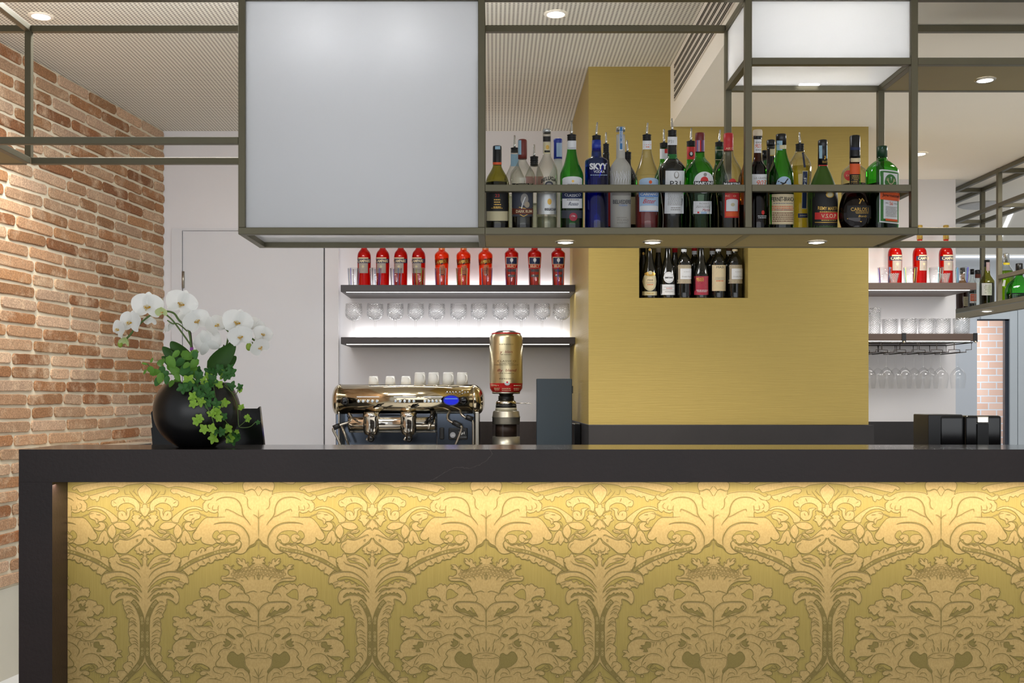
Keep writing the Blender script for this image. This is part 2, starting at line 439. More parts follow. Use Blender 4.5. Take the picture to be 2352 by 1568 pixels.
mb = MB(); mb.box(XG0, wx(2004, YC) + 0.003, YC - 0.012, YW, 0, zgb - 0.002, BLACKS)
struct(mb, 'baseboard_gold', 'black stone plinth under the gold wall')
# white door and its frame
mb = MB()
zt = wz(530, YW)
mb.box(wx(396, YW), wx(420, YW), YW - 0.018, YW, 0, zt, DOOR_WHITE)
mb.box(wx(396, YW), wx(745, YW), YW - 0.012, YW, zt, zt + 0.012, DOOR_WHITE)
struct(mb, 'trim_1', 'white door frame beside the brick wall')
mb = MB(); mb.box(wx(422, YW), wx(744, YW), YW - 0.014, YW, 0.01, zt - 0.004, DOOR_WHITE)
do = struct(mb, 'door_1', 'flush white door behind the orchid')
mb = MB(); mb.lathe([(wz(662, YW), 0.008), (wz(624, YW), 0.008)], STEEL, 12, M=Matrix.Translation((wx(423, YW), YW - 0.02, 0))); mb.build('hinge', do)['label'] = 'steel door hinge'
mb = MB(); mb.box(wx(744.5, YW), wx(748, YW), YW - 0.004, YW - 0.0005, 0, zt + 0.02, pm('gap_dark', (70, 72, 74), 0.8)); mb.build('gap', do)

# brick wall, every brick modelled, on a bed of lime mortar
def build_brick_wall():
    P0 = Vector((XBC, YW, 0)); t = Vector((-0.145, -1, 0)).normalized(); n = Vector((1, -0.145, 0)).normalized()
    mb = MB(); L = 4.2; zb = wz(1352, 4.72)
    a, b = P0, P0 + t * L
    for z0, z1, m, off in ((0, zb, PLASTER, 0.004), (zb, ZH, MORTAR, 0.0)):
        o = n * off; mb.add([a + o + Vector((0, 0, z0)), b + o + Vector((0, 0, z0)), b + o + Vector((0, 0, z1)), a + o + Vector((0, 0, z1))], [(0, 1, 2, 3)], m)
    mb.add([a + Vector((0, 0, zb)), b + Vector((0, 0, zb)), b + n * .004 + Vector((0, 0, zb)), a + n * .004 + Vector((0, 0, zb))], [(0, 1, 2, 3)], PLASTER)
    rnd = random.Random(3); cols = []
    base_n = len(mb.f)
    H, Lb = 0.0605, 0.300
    pal = [(166, 120, 84), (180, 136, 98), (194, 158, 126), (202, 168, 138), (172, 128, 92), (190, 150, 116), (158, 110, 76), (206, 174, 146)]
    row = 0; z = zb + 0.004
    fcols = [None] * base_n
    while z < ZH - 0.01:
        x = -rnd.uniform(0.0, 0.02) - (0.15 if row % 2 else 0.0)
        while x < L:
            w = Lb * rnd.uniform(0.93, 1.05)
            if rnd.random() < 0.08: w *= 0.62
            u0, u1 = max(x + 0.0075, 0.003), min(x + w - 0.0075, L); hh = min(H, ZH - z) * 0.5
            if u1 - u0 > 0.03 and hh > 0.01:
                uc, zc = (u0 + u1) / 2, z + hh; hw = (u1 - u0) / 2; hz = max(0.006, hh - 0.0070)
                col = pal[rnd.randrange(len(pal))]; k = rnd.uniform(0.92, 1.08); col = lin(tuple(min(255, c * k) for c in col))
                tilt = rnd.uniform(-0.003, 0.003); ring = []
                r = min(hz * 0.9, 0.017)
                walk = []
                for cx_, cz_, a0 in ((hw - r, -hz + r, -PI / 2), (hw - r, hz - r, 0), (-hw + r, hz - r, PI / 2), (-hw + r, -hz + r, PI)):
                    if walk:
                        q0 = walk[-1]; q1 = (cx_ + r * math.cos(a0), cz_ + r * math.sin(a0))
                        if abs(q1[0] - q0[0]) > 0.05: walk += [(q0[0] + (q1[0] - q0[0]) * f, q0[1]) for f in (.17, .33, .5, .67, .83)]
                    walk += [(cx_ + r * math.cos(a0 + PI / 2 * f / 4), cz_ + r * math.sin(a0 + PI / 2 * f / 4)) for f in range(5)]
                q0, q1 = walk[-1], walk[0]
                if abs(q1[0] - q0[0]) > 0.05: walk += [(q0[0] + (q1[0] - q0[0]) * f, q0[1]) for f in (.17, .33, .5, .67, .83)]
                N = len(walk)
                ring = [[p[0] + rnd.uniform(-0.0014, 0.0014), p[1] + rnd.uniform(-0.0014, 0.0014)] for p in walk]
                vs, fs = [], []
                hgt = rnd.uniform(0.006, 0.011)
                for sc, h in ((1.02, -0.001), (0.985, hgt * 0.75), (0.90, hgt)):
                    for p in ring:
                        sx = 1 - (1 - sc) * 0.03 / hw if sc < 1 else 1; sz = sc
                        q = P0 + t * (uc + p[0] * sx) + n * h + Vector((0, 0, zc + p[1] * sz + tilt * p[0] / hw))
                        vs.append(q)
                for j in range(2):
                    for i in range(N):
                        i2 = (i + 1) % N; fs.append((j * N + i, j * N + i2, (j + 1) * N + i2, (j + 1) * N + i))
                fs.append(tuple(2 * N + i for i in range(N)))
                mb.add(vs, fs, BRICK); fcols += [col] * len(fs)
            x += w
        z += H; row += 1
    o = mb.build('wall_left'); o['kind'] = 'structure'; o['label'] = 'worn brick wall with pale mortar and grey plaster below'
    me = o.data; ca = me.color_attributes.new('bcol', 'FLOAT_COLOR', 'CORNER')
    data = []
    for p in me.polygons:
        c = fcols[p.index] or (0.5, 0.5, 0.5, 1)
        data += list(c) * p.loop_total
    ca.data.foreach_set('color', data)
build_brick_wall()
# dark low cabinet along the brick wall
P0 = Vector((XBC, YW, 0)); tb = Vector((-0.145, -1, 0)).normalized(); nb = Vector((1, -0.145, 0)).normalized()
c = thing('low_cabinet', 'low black cabinet with a pale top edge along the brick wall', 'cabinet', (0, 0, 0))
ang = math.atan2(tb.y, tb.x)
Mx = Matrix.Translation(P0) @ Matrix.Rotation(ang, 4, 'Z')
mb = MB(); mb.box(0.36, 1.32, 0.014, 0.10, 0, wz(1013.5, 5.95) - 0.008, BLACKP, Mx); mb.build('body', c)
mb = MB(); mb.box(0.355, 1.32, 0.014, 0.103, wz(1013.5, 5.95) - 0.008, wz(1013.5, 5.95), pm('pale_edge', (196, 182, 160), 0.5), Mx); mb.build('top', c)

# rooms beyond on the right: far wall with a glazed door, brick wall outside
YD = 9.6
mb = MB(); dx0, dx1, dz1 = wx(2244, YD), wx(2316, YD), wz(733, YD)
WB = pm('far_wall', (206, 210, 216), 0.8, 0, 0.02, 4)
mb.box(XG1, dx0, YD, YD + 0.1, 0, ZL, WB); mb.box(dx1, 7, YD, YD + 0.1, 0, ZL, WB); mb.box(dx0, dx1, YD, YD + 0.1, dz1, ZL, WB)
struct(mb, 'wall_far', 'pale grey wall of the room beyond')
dr = MB(); G = pm('dark_door_frame', (44, 50, 62), 0.4)
dr.box(dx0, dx1, YD - 0.01, YD + 0.03, dz1 - 0.012, dz1, G); dr.box(wx(2307, YD), dx1, YD - 0.01, YD + 0.03, 0, dz1, G)
d2 = struct(dr, 'door_2', 'glazed door in a dark frame at the far end')
pn = MB(); pn.box(dx0, wx(2307, YD), YD + 0.01, YD + 0.016, 0, dz1 - 0.012, thin_glass('pane_glass', (240, 245, 248), 0.9)); pn.build('pane', d2)
mb = MB()
mb.box(dx1, wx(2333, YD), YD - 0.03, YD, 0, wz(714, YD), GREYTRIM); mb.box(wx(2250, YD), dx1 - 0.0005, YD - 0.03, YD, dz1, wz(714, YD), GREYTRIM)
mb.box(wx(2334.5, YD), wx(2600, YD), YD - 0.03, YD, 0, wz(705, YD), GREYTRIM)
struct(mb, 'trim_2', 'pale grey frame of the far door')
mb = MB(); mb.box(2.4, 3.95, 7.2, 7.25, 0, 0.001, WB)
def make_outer_brick():
    m, nt, out = new_mat('outside_brick'); b = nd(nt, 'ShaderNodeBsdfPrincipled', i_Roughness=0.9)
    tc = nd(nt, 'ShaderNodeTexCoord'); mp = nd(nt, 'ShaderNodeMapping'); mp.inputs['Rotation'].default_value = (PI / 2, 0, 0); nt.links.new(tc.outputs['Object'], mp.inputs[0])
    bt = nd(nt, 'ShaderNodeTexBrick', i_Scale=1.0); nt.links.new(mp.outputs[0], bt.inputs['Vector'])
    for k, vv in (('Color1', lin((226, 188, 166))), ('Color2', lin((216, 174, 150))), ('Mortar', lin((214, 218, 222))), ('Mortar Size', 0.0055), ('Brick Width', 0.16), ('Row Height', 0.069), ('Scale', 1.0)):
        bt.inputs[k].default_value = vv
    nt.links.new(bt.outputs[0], b.inputs['Base Color']); nt.links.new(b.outputs[0], out.inputs[0]); return m
mb = MB(); mb.box(3.2, 6, 10.9, 11.0, 0, 3.2, make_outer_brick()); struct(mb, 'wall_outside', 'sunlit orange brick wall outside the far door')
def led_line(a, b, w, label):
    mb = MB(); mb.box(a[0], b[0], a[1], b[1], a[2], b[2], LEDD); o = mb.build('led_strip'); tag(o, label, 'strip light', 'strip lights in the far room'); return o
led_line((2.6, YD - 0.02, ZL - 0.024), (7, YD - 0.002, ZL - 0.010), 0, 'white light strip along the top of the far wall')
mb = MB(); mb.box(-0.014, 0.014, -0.85, 0.85, -0.006, -0.0005, LEDD); o = mb.build('led_strip'); o.location = (3.74, 7.95, ZL); o.rotation_euler = (0, 0, -0.38)
tag(o, 'white light strip slanting across the far ceiling', 'strip light', 'strip lights in the far room')
sp = thing('ceiling_speaker', 'round flush white ceiling speaker above the far rack', 'speaker', (3.19, 7.1, ZL))
mb = MB(); mb.lathe([(-0.010, 0.115), (-0.010, 0.13), (-0.0005, 0.15)], pm('speaker_ring', (200, 198, 194), 0.6), 36); mb.build('rim', sp)
mb = MB(); mb.lathe([(-0.006, 0.114), (-0.004, 0.02)], pm('speaker_cloth', (212, 210, 206), 0.8), 36); mb.build('grille', sp)
hp = MB(); x0, x1, y0, y1 = 1.52, 1.79, 4.10, 4.30
for a in ((x0, x1, y0, y0 + .002), (x0, x1, y1, y1 + .002), (x0, x0 + .002, y0, y1), (x1, x1 + .002, y0, y1)):
    hp.box(a[0], a[1], a[2], a[3], ZL - 0.0015, ZL - 0.0002, pm('hatch_line', (160, 148, 126), 0.8))
o = hp.build('access_hatch'); tag(o, 'flush access hatch outline in the smooth ceiling', 'hatch')

# recessed lamps
def recessed(name, x, y, z, r, label, cat='ceiling lamp', group='recessed ceiling lamps', ringm=None):
    t = thing(name, label, cat, (x, y, z), group)
    mb = MB(); mb.lathe([(-0.004, r * 0.82), (-0.006, r * 0.95), (-0.0005, r * 1.12)], ringm or CREAM, 28, cap0=False, cap1=False); mb.build('trim_ring', t)
    mb = MB(); mb.lathe([(-0.0040, r * 0.83), (-0.0064, r * 0.4), (-0.0068, 0.001)], LAMP, 24); mb.build('lens', t)
recessed('ceiling_lamp', -1.82, 4.38, ZH, 0.043, 'round recessed lamp in the perforated ceiling above the brick wall')
recessed('ceiling_lamp', 0.25, 4.355, ZH, 0.043, 'round recessed lamp in the perforated ceiling above the bottles')
recessed('ceiling_lamp', 2.19, 5.61, ZL, 0.043, 'round recessed lamp in the smooth ceiling near the right white wall')

# ------------------------------------------------------------------ bar counter
ct = thing('bar_counter', 'dark stone bar counter with a gold damask front', 'bar counter', (0, 0, 0))
YF, YP, YB = 2.63, 2.724, 2.895
XL = wx(43, YF); XI = wx(120, YF); XR = 2.1; ZT = 1.10; ZU = wz(1107, YF)
def make_stone():
    m, nt, out = new_mat('veined_stone'); b = nd(nt, 'ShaderNodeBsdfPrincipled', i_Roughness=0.36); b.inputs['Specular IOR Level'].default_value = 0.28
    tc = nd(nt, 'ShaderNodeTexCoord')
    n = nd(nt, 'ShaderNodeTexNoise', i_Scale=5.0, i_Detail=6.0); nt.links.new(tc.outputs['Object'], n.inputs['Vector'])
    base = mixc(nt, n.outputs['Fac'], lin((25, 17, 16)), lin((44, 31, 29)))
    w = nd(nt, 'ShaderNodeTexNoise', i_Scale=1.5, i_Detail=9.0, i_Distortion=0.2); nt.links.new(tc.outputs['Object'], w.inputs['Vector'])
    l = mth(nt, 'ABSOLUTE', mth(nt, 'SUBTRACT', w.outputs['Fac'], 0.5))
    ln = mth(nt, 'LESS_THAN', l, 0.0009)
    n2 = nd(nt, 'ShaderNodeTexNoise', i_Scale=1.3); nt.links.new(tc.outputs['Object'], n2.inputs['Vector'])
    ln = mth(nt, 'MULTIPLY', ln, mth(nt, 'MULTIPLY', mth(nt, 'GREATER_THAN', n2.outputs['Fac'], 0.56), 0.45))
    nt.links.new(mixc(nt, ln, base, lin((86, 74, 70))), b.inputs['Base Color'])
    n4 = nd(nt, 'ShaderNodeTexNoise', i_Scale=120.0, i_Detail=4.0); nt.links.new(tc.outputs['Object'], n4.inputs['Vector'])
    bp = nd(nt, 'ShaderNodeBump', i_Strength=0.15, i_Distance=0.002); nt.links.new(n4.outputs['Fac'], bp.inputs['Height']); nt.links.new(bp.outputs[0], b.inputs['Normal'])
    nt.links.new(b.outputs[0], out.inputs[0]); return m
VSTONE = make_stone()
mb = MB(); mb.bbox(XL, XR, YF, YB, ZU, ZT, VSTONE, 0.0003, 1); o = mb.build('counter_slab', ct)
o.data.materials.append(pm('honed_stone_top', (44, 37, 36), 0.13, 0, 0.2, 12, spec=0.6))
for p in o.data.polygons:
    if p.normal.z > 0.9: p.material_index = 1
mb = MB(); mb.box(XL, XI, YF, YP + 0.12, 0, ZU - 0.0001, VSTONE); mb.build('counter_leg', ct)
mb = MB(); mb.box(XI, XR, YP + 0.02, YB, 0, ZU - 0.001, BLACKS); mb.build('carcass', ct)
mb = MB(); mb.box(XI, XR, YB, 3.45, 0.86, 0.90, BLACKS); mb.box(XI, XR, YB, 3.40, 0, 0.86, BLACKS); mb.build('rear_worktop', ct)
mb = MB(); mb.box(XI + 0.02, XR - 0.05, 2.646, 2.657, ZU - 0.0009, ZU - 0.0002, glow('warm_led', (255, 214, 140), 2.0)); mb.build('led_strip', ct)
# back counter along the wall with its dark upstand
bc = thing('back_counter', 'dark back counter with a low upstand carrying the espresso machine', 'counter', (0, 0, 0))
mb = MB(); mb.box(wx(780, YW), XG0 - 0.002, 5.46, YW - 0.002, 0.90, 0.94, BLACKS); mb.build('worktop', bc)
mb = MB(); mb.box(wx(780, YW), XG0 - 0.002, 5.50, YW - 0.002, 0, 0.90, BLACKP); mb.build('base_cabinet', bc)
mb = MB(); mb.box(wx(781, YW), XG0 - 0.002, YW - 0.022, YW - 0.002, 0.94, wz(968, YW - 0.02), pm('upstand_stone', (74, 66, 64), 0.5, 0, 0.2, 40)); mb.build('upstand', bc)
bc = thing('back_counter', 'dark back counter right of the gold block under the hanging glasses', 'counter', (0, 0, 0))
XE = wx(2195, YW) - 0.01
mb = MB(); mb.box(wx(2004, YC) + 0.004, XE, 5.2, YW - 0.002, 0.90, 0.94, BLACKS); mb.build('worktop', bc)
mb = MB(); mb.box(wx(2004, YC) + 0.004, XE, 5.24, YW - 0.002, 0, 0.90, BLACKP); mb.build('base_cabinet', bc)
mb = MB(); mb.box(wx(2004, YC) + 0.004, XE, YW - 0.022, YW - 0.002, 0.94, wz(968, YW - 0.02), BLACKS); mb.build('upstand', bc)
# ------------------------------------------------------------------ damask front, traced as relief: tan motif, dark contour threads, olive ground
def make_cloth(name, c1, c2, vert):
    m, nt, out = new_mat(name); b = nd(nt, 'ShaderNodeBsdfPrincipled', i_Roughness=0.6)
    b.inputs['Specular IOR Level'].default_value = 0.35
    tc = nd(nt, 'ShaderNodeTexCoord'); mp = nd(nt, 'ShaderNodeMapping'); mp.inputs['Scale'].default_value = vert
    nt.links.new(tc.outputs['Object'], mp.inputs[0])
    n = nd(nt, 'ShaderNodeTexNoise', i_Scale=1.0, i_Detail=3.0); nt.links.new(mp.outputs[0], n.inputs['Vector'])
    r = nd(nt, 'ShaderNodeValToRGB'); r.color_ramp.elements[0].position = 0.38; r.color_ramp.elements[1].position = 0.62; nt.links.new(n.outputs['Fac'], r.inputs[0])
    nt.links.new(mixc(nt, r.outputs[0], lin(c1), lin(c2)), b.inputs['Base Color'])
    bp = nd(nt, 'ShaderNodeBump', i_Strength=0.25, i_Distance=0.001); nt.links.new(n.outputs['Fac'], bp.inputs['Height']); nt.links.new(bp.outputs[0], b.inputs['Normal'])
    nt.links.new(b.outputs[0], out.inputs[0]); return m
D_GROUND = make_cloth('damask_ground', (147, 129, 66), (155, 137, 73), (900, 1, 14))
D_MOTIF = make_cloth('damask_motif', (166, 141, 88), (175, 150, 96), (260, 1, 170))
D_LINE = make_cloth('damask_thread', (114, 99, 49), (121, 106, 55), (400, 1, 400))
D_DARK = make_cloth('damask_twill', (122, 107, 54), (131, 116, 62), (700, 1, 700))
D_LITE = make_cloth('damask_edge', (178, 156, 102), (186, 164, 110), (300, 1, 300))

SC1 = 6.672
def dpx(p): return (580 + p[0] / SC1, 1100 + p[1] / SC1)     # tracing units to photograph pixels
AX0, AX1 = 93.0, 1835.0
# (fill, outline points); every curve belongs to the half repeat between the bouquet axis and the stalk axis
FILLS = [
 ('m', [(93,150),(93,880),(125,935),(160,985),(235,1025),(262,1075),(312,1128),(380,1146),(470,1125),(420,1095),(370,1050),(352,1000),(365,960),(400,930),(470,985),(540,985),(600,1000),(690,985),(740,975),(800,1005),(900,995),(960,965),(975,930),(968,890),(1010,930),(1070,930),(1105,890),(1100,840),(1050,770),(1000,690),(930,610),(850,578),(720,578),(718,500),(760,520),(830,505),(860,480),(880,505),(920,490),(945,440),(950,380),(910,335),(890,322),(940,318),(975,280),(965,240),(930,245),(880,268),(830,240),(760,208),(640,190),(560,195),(480,195),(350,212),(300,235),(310,180),(260,170),(200,150),(150,165)]),
 ('m', [(93,40),(300,42),(335,90),(325,150),(290,190),(200,160),(150,180),(93,260)]),
 ('m', [(720,150),(760,110),(860,85),(960,65),(1080,55),(1200,42),(1500,40),(1835,40),(1835,58),(1700,75),(1560,95),(1480,130),(1350,112),(1220,125),(1100,150),(980,180),(900,195),(840,205),(790,150),(760,170)]),
 ('m', [(420,42),(650,42),(620,75),(540,72),(470,55)]),
 ('m', [(985,258),(1050,240),(1150,210),(1250,180),(1330,150),(1420,148),(1440,185),(1395,225),(1350,220),(1300,240),(1270,275),(1235,255),(1200,280),(1150,262),(1130,325),(1095,345),(1075,310),(1040,320),(1000,295)]),
 ('m', [(940,470),(1000,430),(1100,415),(1200,440),(1290,490),(1370,550),(1420,600),(1415,645),(1330,668),(1305,610),(1235,515),(1150,465),(1050,452),(970,478)]),
 ('m', [(980,540),(1010,500),(1090,498),(1160,520),(1230,560),(1240,600),(1190,640),(1130,650),(1100,692),(1070,630),(1000,600)]),
 ('m', [(1045,735),(1100,745),(1150,712),(1120,668),(1170,655),(1222,680),(1232,740),(1190,785),(1120,790),(1065,770)]),
 ('m', [(1045,968),(1100,955),(1130,900),(1160,830),(1215,780),(1250,800),(1270,860),(1292,920),(1262,975),(1232,1008),(1190,955),(1160,988),(1100,992)]),
 ('m', [(1340,690),(1292,730),(1265,790),(1282,850),(1340,912),(1385,850),(1395,790),(1375,730)]),
 ('m', [(1350,690),(1420,660),(1520,660),(1580,690),(1612,740),(1560,772),(1480,772),(1400,742)]),
 ('m', [(1500,810),(1560,775),(1640,782),(1600,822),(1530,832)]),
 ('m', [(1450,840),(1500,832),(1560,868),(1572,902),(1500,892)]),
 ('m', [(1375,900),(1430,842),(1442,870),(1410,930),(1360,955)]),
 ('m', [(1298,890),(1340,930),(1345,965),(1300,960)]),
 ('m', [(1835,88),(1790,110),(1742,150),(1725,200),(1740,250),(1785,320),(1812,355),(1835,372)]),
 ('m', [(1320,380),(1330,330),(1380,312),(1420,280),(1500,265),(1580,265),(1660,290),(1720,330),(1757,390),(1752,460),(1735,505),(1690,482),(1680,420),(1640,385),(1580,363),(1510,370),(1455,400),(1425,445),(1440,482),(1402,470),(1405,420),(1350,422)]),
 ('m', [(1430,502),(1480,482),(1530,502),(1552,545),(1560,500),(1552,460),(1610,440),(1662,450),(1612,482),(1602,560),(1562,622),(1480,632),(1430,592),(1420,545)]),
 ('m', [(1835,390),(1802,400),(1800,432),(1762,442),(1765,482),(1790,532),(1835,572)]),
 ('m', [(1650,490),(1700,480),(1745,502),(1792,552),(1765,560),(1745,540),(1772,575),(1740,600),(1798,612),(1760,668),(1712,722),(1690,690),(1670,652),(1622,622),(1655,600),(1638,572),(1665,545)]),
 ('m', [(1835,620),(1790,642),(1762,682),(1745,742),(1775,748),(1800,738),(1818,765),(1835,775)]),
 ('m', [(1835,762),(1770,766),(1730,780),(1660,842),(1600,890),(1510,915),(1450,912),(1430,940),(1370,970),(1350,1020),(1362,1062),(1390,1092),(1420,1125),(1490,1140),(1560,1130),(1620,1080),(1690,1022),(1770,962),(1812,912),(1818,898),(1835,900)]),
 ('m', [(1835,920),(1815,930),(1782,982),(1702,1032),(1682,1082),(1712,1102),(1712,1140),(1745,1135),(1765,1155),(1790,1140),(1805,1160),(1835,1166)]),
 # garland running from the scroll to the stalk
 ('m', [(360,985),(385,945),(430,935),(440,970),(480,1012),(560,1000),(600,1022),(660,1008),(690,1003),(770,1052),(802,1022),(890,1052),(902,1092),(935,1050),(975,1052),(1032,1102),(1060,1085),(1130,1105),(1162,1182),(1195,1180),(1245,1195),(1282,1222),(1292,1330),(1350,1400),(1250,1400),(1172,1472),(1140,1450),(1100,1442),(1090,1390),(1050,1395),(1000,1350),(980,1322),(940,1325),(900,1312),(870,1272),(830,1285),(790,1270),(762,1232),(725,1240),(690,1222),(640,1222),(600,1182),(560,1185),(530,1140),(470,1110),(400,1075)]),
 # fans and stalk
 ('m', [(1835,1170),(1805,1172),(1812,1200),(1778,1215),(1805,1240),(1800,1330),(1765,1285),(1690,1198),(1580,1152),(1500,1165),(1445,1190),(1432,1150),(1392,1140),(1370,1180),(1330,1188),(1290,1210),(1278,1262),(1300,1290),(1312,1332),(1340,1385),(1300,1412),(1222,1440),(1182,1490),(1165,1560),(1180,1605),(1210,1590),(1240,1622),(1262,1666),(1300,1645),(1342,1650),(1372,1684),(1410,1660),(1440,1670),(1375,1695),(1338,1720),(1310,1800),(1322,1880),(1358,1915),(1395,1878),(1450,1845),(1500,1838),(1495,1920),(1515,1925),(1512,1965),(1525,2002),(1562,2072),(1552,2110),(1600,2142),(1590,2212),(1592,2262),(1582,2345),(1602,2422),(1600,2480),(1632,2532),(1585,2572),(1592,2632),(1602,2682),(1570,2722),(1578,2775),(1560,2800),(1512,2832),(1500,2880),(1525,2925),(1422,2935),(1412,3002),(1440,3035),(1302,3032),(1290,3082),(1302,3130),(1520,3130),(1640,3012),(1760,2902),(1830,2812),(1835,2700)]),
 # lower tip between the parting garlands
 ('m', [(1835,2955),(1815,2985),(1825,3010),(1785,3035),(1805,3050),(1760,3075),(1790,3085),(1735,3130),(1835,3130)]),
 # crown, bouquet and vase
 ('m', [(93,1150),(78+15,1150),(110,1190),(105,1215),(150,1190),(200,1200),(170,1240),(200,1275),(150,1285),(190,1305),(240,1332),(260,1310),(250,1265),(290,1290),(300,1240),(340,1215),(345,1265),(390,1215),(430,1218),(400,1262),(435,1250),(400,1300),(340,1330),(372,1380),(440,1400),(480,1372),(520,1375),(500,1345),(470,1310),(530,1345),(560,1310),(635,1312),(590,1345),(632,1362),(570,1380),(545,1400),(545,1450),(600,1485),(655,1482),(668,1520),(640,1552),(560,1560),(480,1560),(400,1590),(345,1640),(312,1700),(292,1762),(255,1775),(228,1825),(238,1860),(270,1882),(420,1870),(540,1880),(592,1950),(560,2010),(480,2050),(330,2095),(93,2130)]),
 ('m', [(300,1750),(318,1710),(350,1690),(375,1640),(420,1650),(450,1622),(480,1645),(510,1612),(545,1605),(575,1592),(612,1610),(640,1598),(690,1640),(720,1608),(752,1622),(775,1598),(812,1608),(835,1632),(870,1640),(895,1665),(940,1662),(985,1672),(985,1705),(1002,1725),(985,1750),(992,1772),(960,1812),(930,1790),(870,1790),(810,1815),(790,1850),(830,1868),(860,1845),(890,1862),(905,1842),(945,1862),(960,1842),(1012,1845),(1055,1860),(1092,1872),(1112,1922),(1172,1930),(1200,1955),(1212,1985),(1190,2000),(1200,2042),(1162,2040),(1122,2082),(1062,2065),(1050,2095),(1000,2112),(962,2108),(962,2125),(1020,2120),(1062,2135),(1130,2165),(1150,2130),(1180,2112),(1212,2132),(1232,2118),(1278,2132),(1300,2120),(1345,2102),(1400,2112),(1402,2152),(1352,2185),(1402,2198),(1400,2240),(1350,2262),(1320,2250),(1345,2285),(1262,2292),(1330,2290),(1362,2342),(1332,2362),(1392,2402),(1388,2450),(1342,2472),(1290,2425),(1200,2405),(1160,2352),(1080,2450),(1120,2450),(1250,2440),(1350,2480),(1402,2540),(1412,2612),(1390,2655),(1420,2622),(1475,2622),(1482,2648),(1440,2665),(1492,2722),(1420,2730),(1400,2770),(1340,2720),(1200,2715),(1140,2690),(1190,2725),(1300,2782),(1370,2740),(1385,2790),(1352,2810),(1390,2862),(1362,2880),(1385,2950),(1340,2930),(1300,2978),(1220,2990),(1188,2985),(1215,3030),(1160,3030),(1180,2985),(1100,2965),(1075,2930),(1120,2885),(1060,2830),(960,2830),(850,2890),(850,2935),(940,2930),(990,2960),(980,3000),(900,3010),(960,3030),(1010,3130),(93,3130),(93,1800)]),
]
# patches that lie on the motif: ground colour g, twill d, light spots m
PATCH = [
 ('g', [(375,905),(400,850),(450,808),(530,787),(610,788),(668,806),(690,832),(715,790),(755,795),(790,838),(796,880),(762,922),(700,935),(660,965),(600,985),(580,975),(500,1000),(440,985),(400,945)]),
 ('m', [(385,885),(430,848),(500,845),(555,870),(575,920),(548,970),(490,988),(445,965),(430,925),(400,920)]),
 ('m', [(590,900),(600,862),(650,838),(700,850),(730,885),(700,915),(660,890),(700,930),(770,905),(720,972),(650,970),(605,945)]),
 ('g', [(520,1762),(560,1735),(600,1700),(645,1682),(685,1700),(700,1760),(695,1850),(660,1830),(600,1820),(555,1795)]),
 ('d', [(312,2690),(350,2662),(400,2690),(430,2682),(480,2640),(530,2652),(572,2722),(560,2790),(480,2862),(400,2892),(330,2892),(242,2972),(232,2932),(290,2852),(302,2782)]),
 ('g', [(830,2180),(870,2175),(905,2200),(950,2240),(1010,2245),(940,2250),(830,2242),(790,2262)]),
 ('g', [(860,2890),(930,2840),(1010,2835),(1060,2870),(1040,2900),(980,2880),(930,2905),(870,2920)]),
 ('g', [(1560,1690),(1620,1668),(1690,1680),(1740,1730),(1700,1705),(1640,1690)]),
 ('g', [(1300,1530),(1400,1490),(1520,1500),(1640,1550),(1740,1640),(1790,1735),(1720,1660),(1650,1620),(1600,1640),(1580,1590),(1520,1610),(1490,1560),(1430,1585),(1400,1545),(1350,1560)]),
 ('g', [(1450,1225),(1520,1240),(1600,1270),(1690,1300),(1760,1375),(1700,1345),(1600,1290),(1500,1275)]),
 ('d', [(1395,1790),(1450,1740),(1475,1755),(1500,1728),(1540,1752),(1560,1735),(1600,1760),(1620,1735),(1660,1770),(1700,1780),(1750,1870),(1640,1790),(1540,1772),(1450,1785),(1400,1815)]),
 ('g', [(215,2110),(290,1990),(330,1960),(280,2060)]), ('d', [(235,2080),(270,2045),(290,2060),(340,2005),(380,2025),(430,1975),(480,1990),(540,1935),(560,1960),(500,2030),(400,2050),(290,2100)]),
 ('d', [(825,1930),(860,1905),(880,1950),(930,1910),(920,1960),(970,1955),(910,1985),(940,2020),(870,2005),(760,2045),(760,2025),(850,1985)]),
 ('d', [(1060,2500),(1130,2490),(1150,2540),(1210,2545),(1180,2580),(1230,2590),(1150,2610),(1170,2640),(1100,2640),(1120,2590),(1060,2570)]),
 ('d', [(330,2400),(380,2370),(430,2390),(380,2420)]), ('d', [(480,2410),(560,2360),(590,2370),(520,2430),(450,2450)]),
 ('d', [(520,2490),(570,2460),(600,2440),(590,2490),(630,2480),(600,2530),(640,2540),(590,2570),(530,2530)]),
]
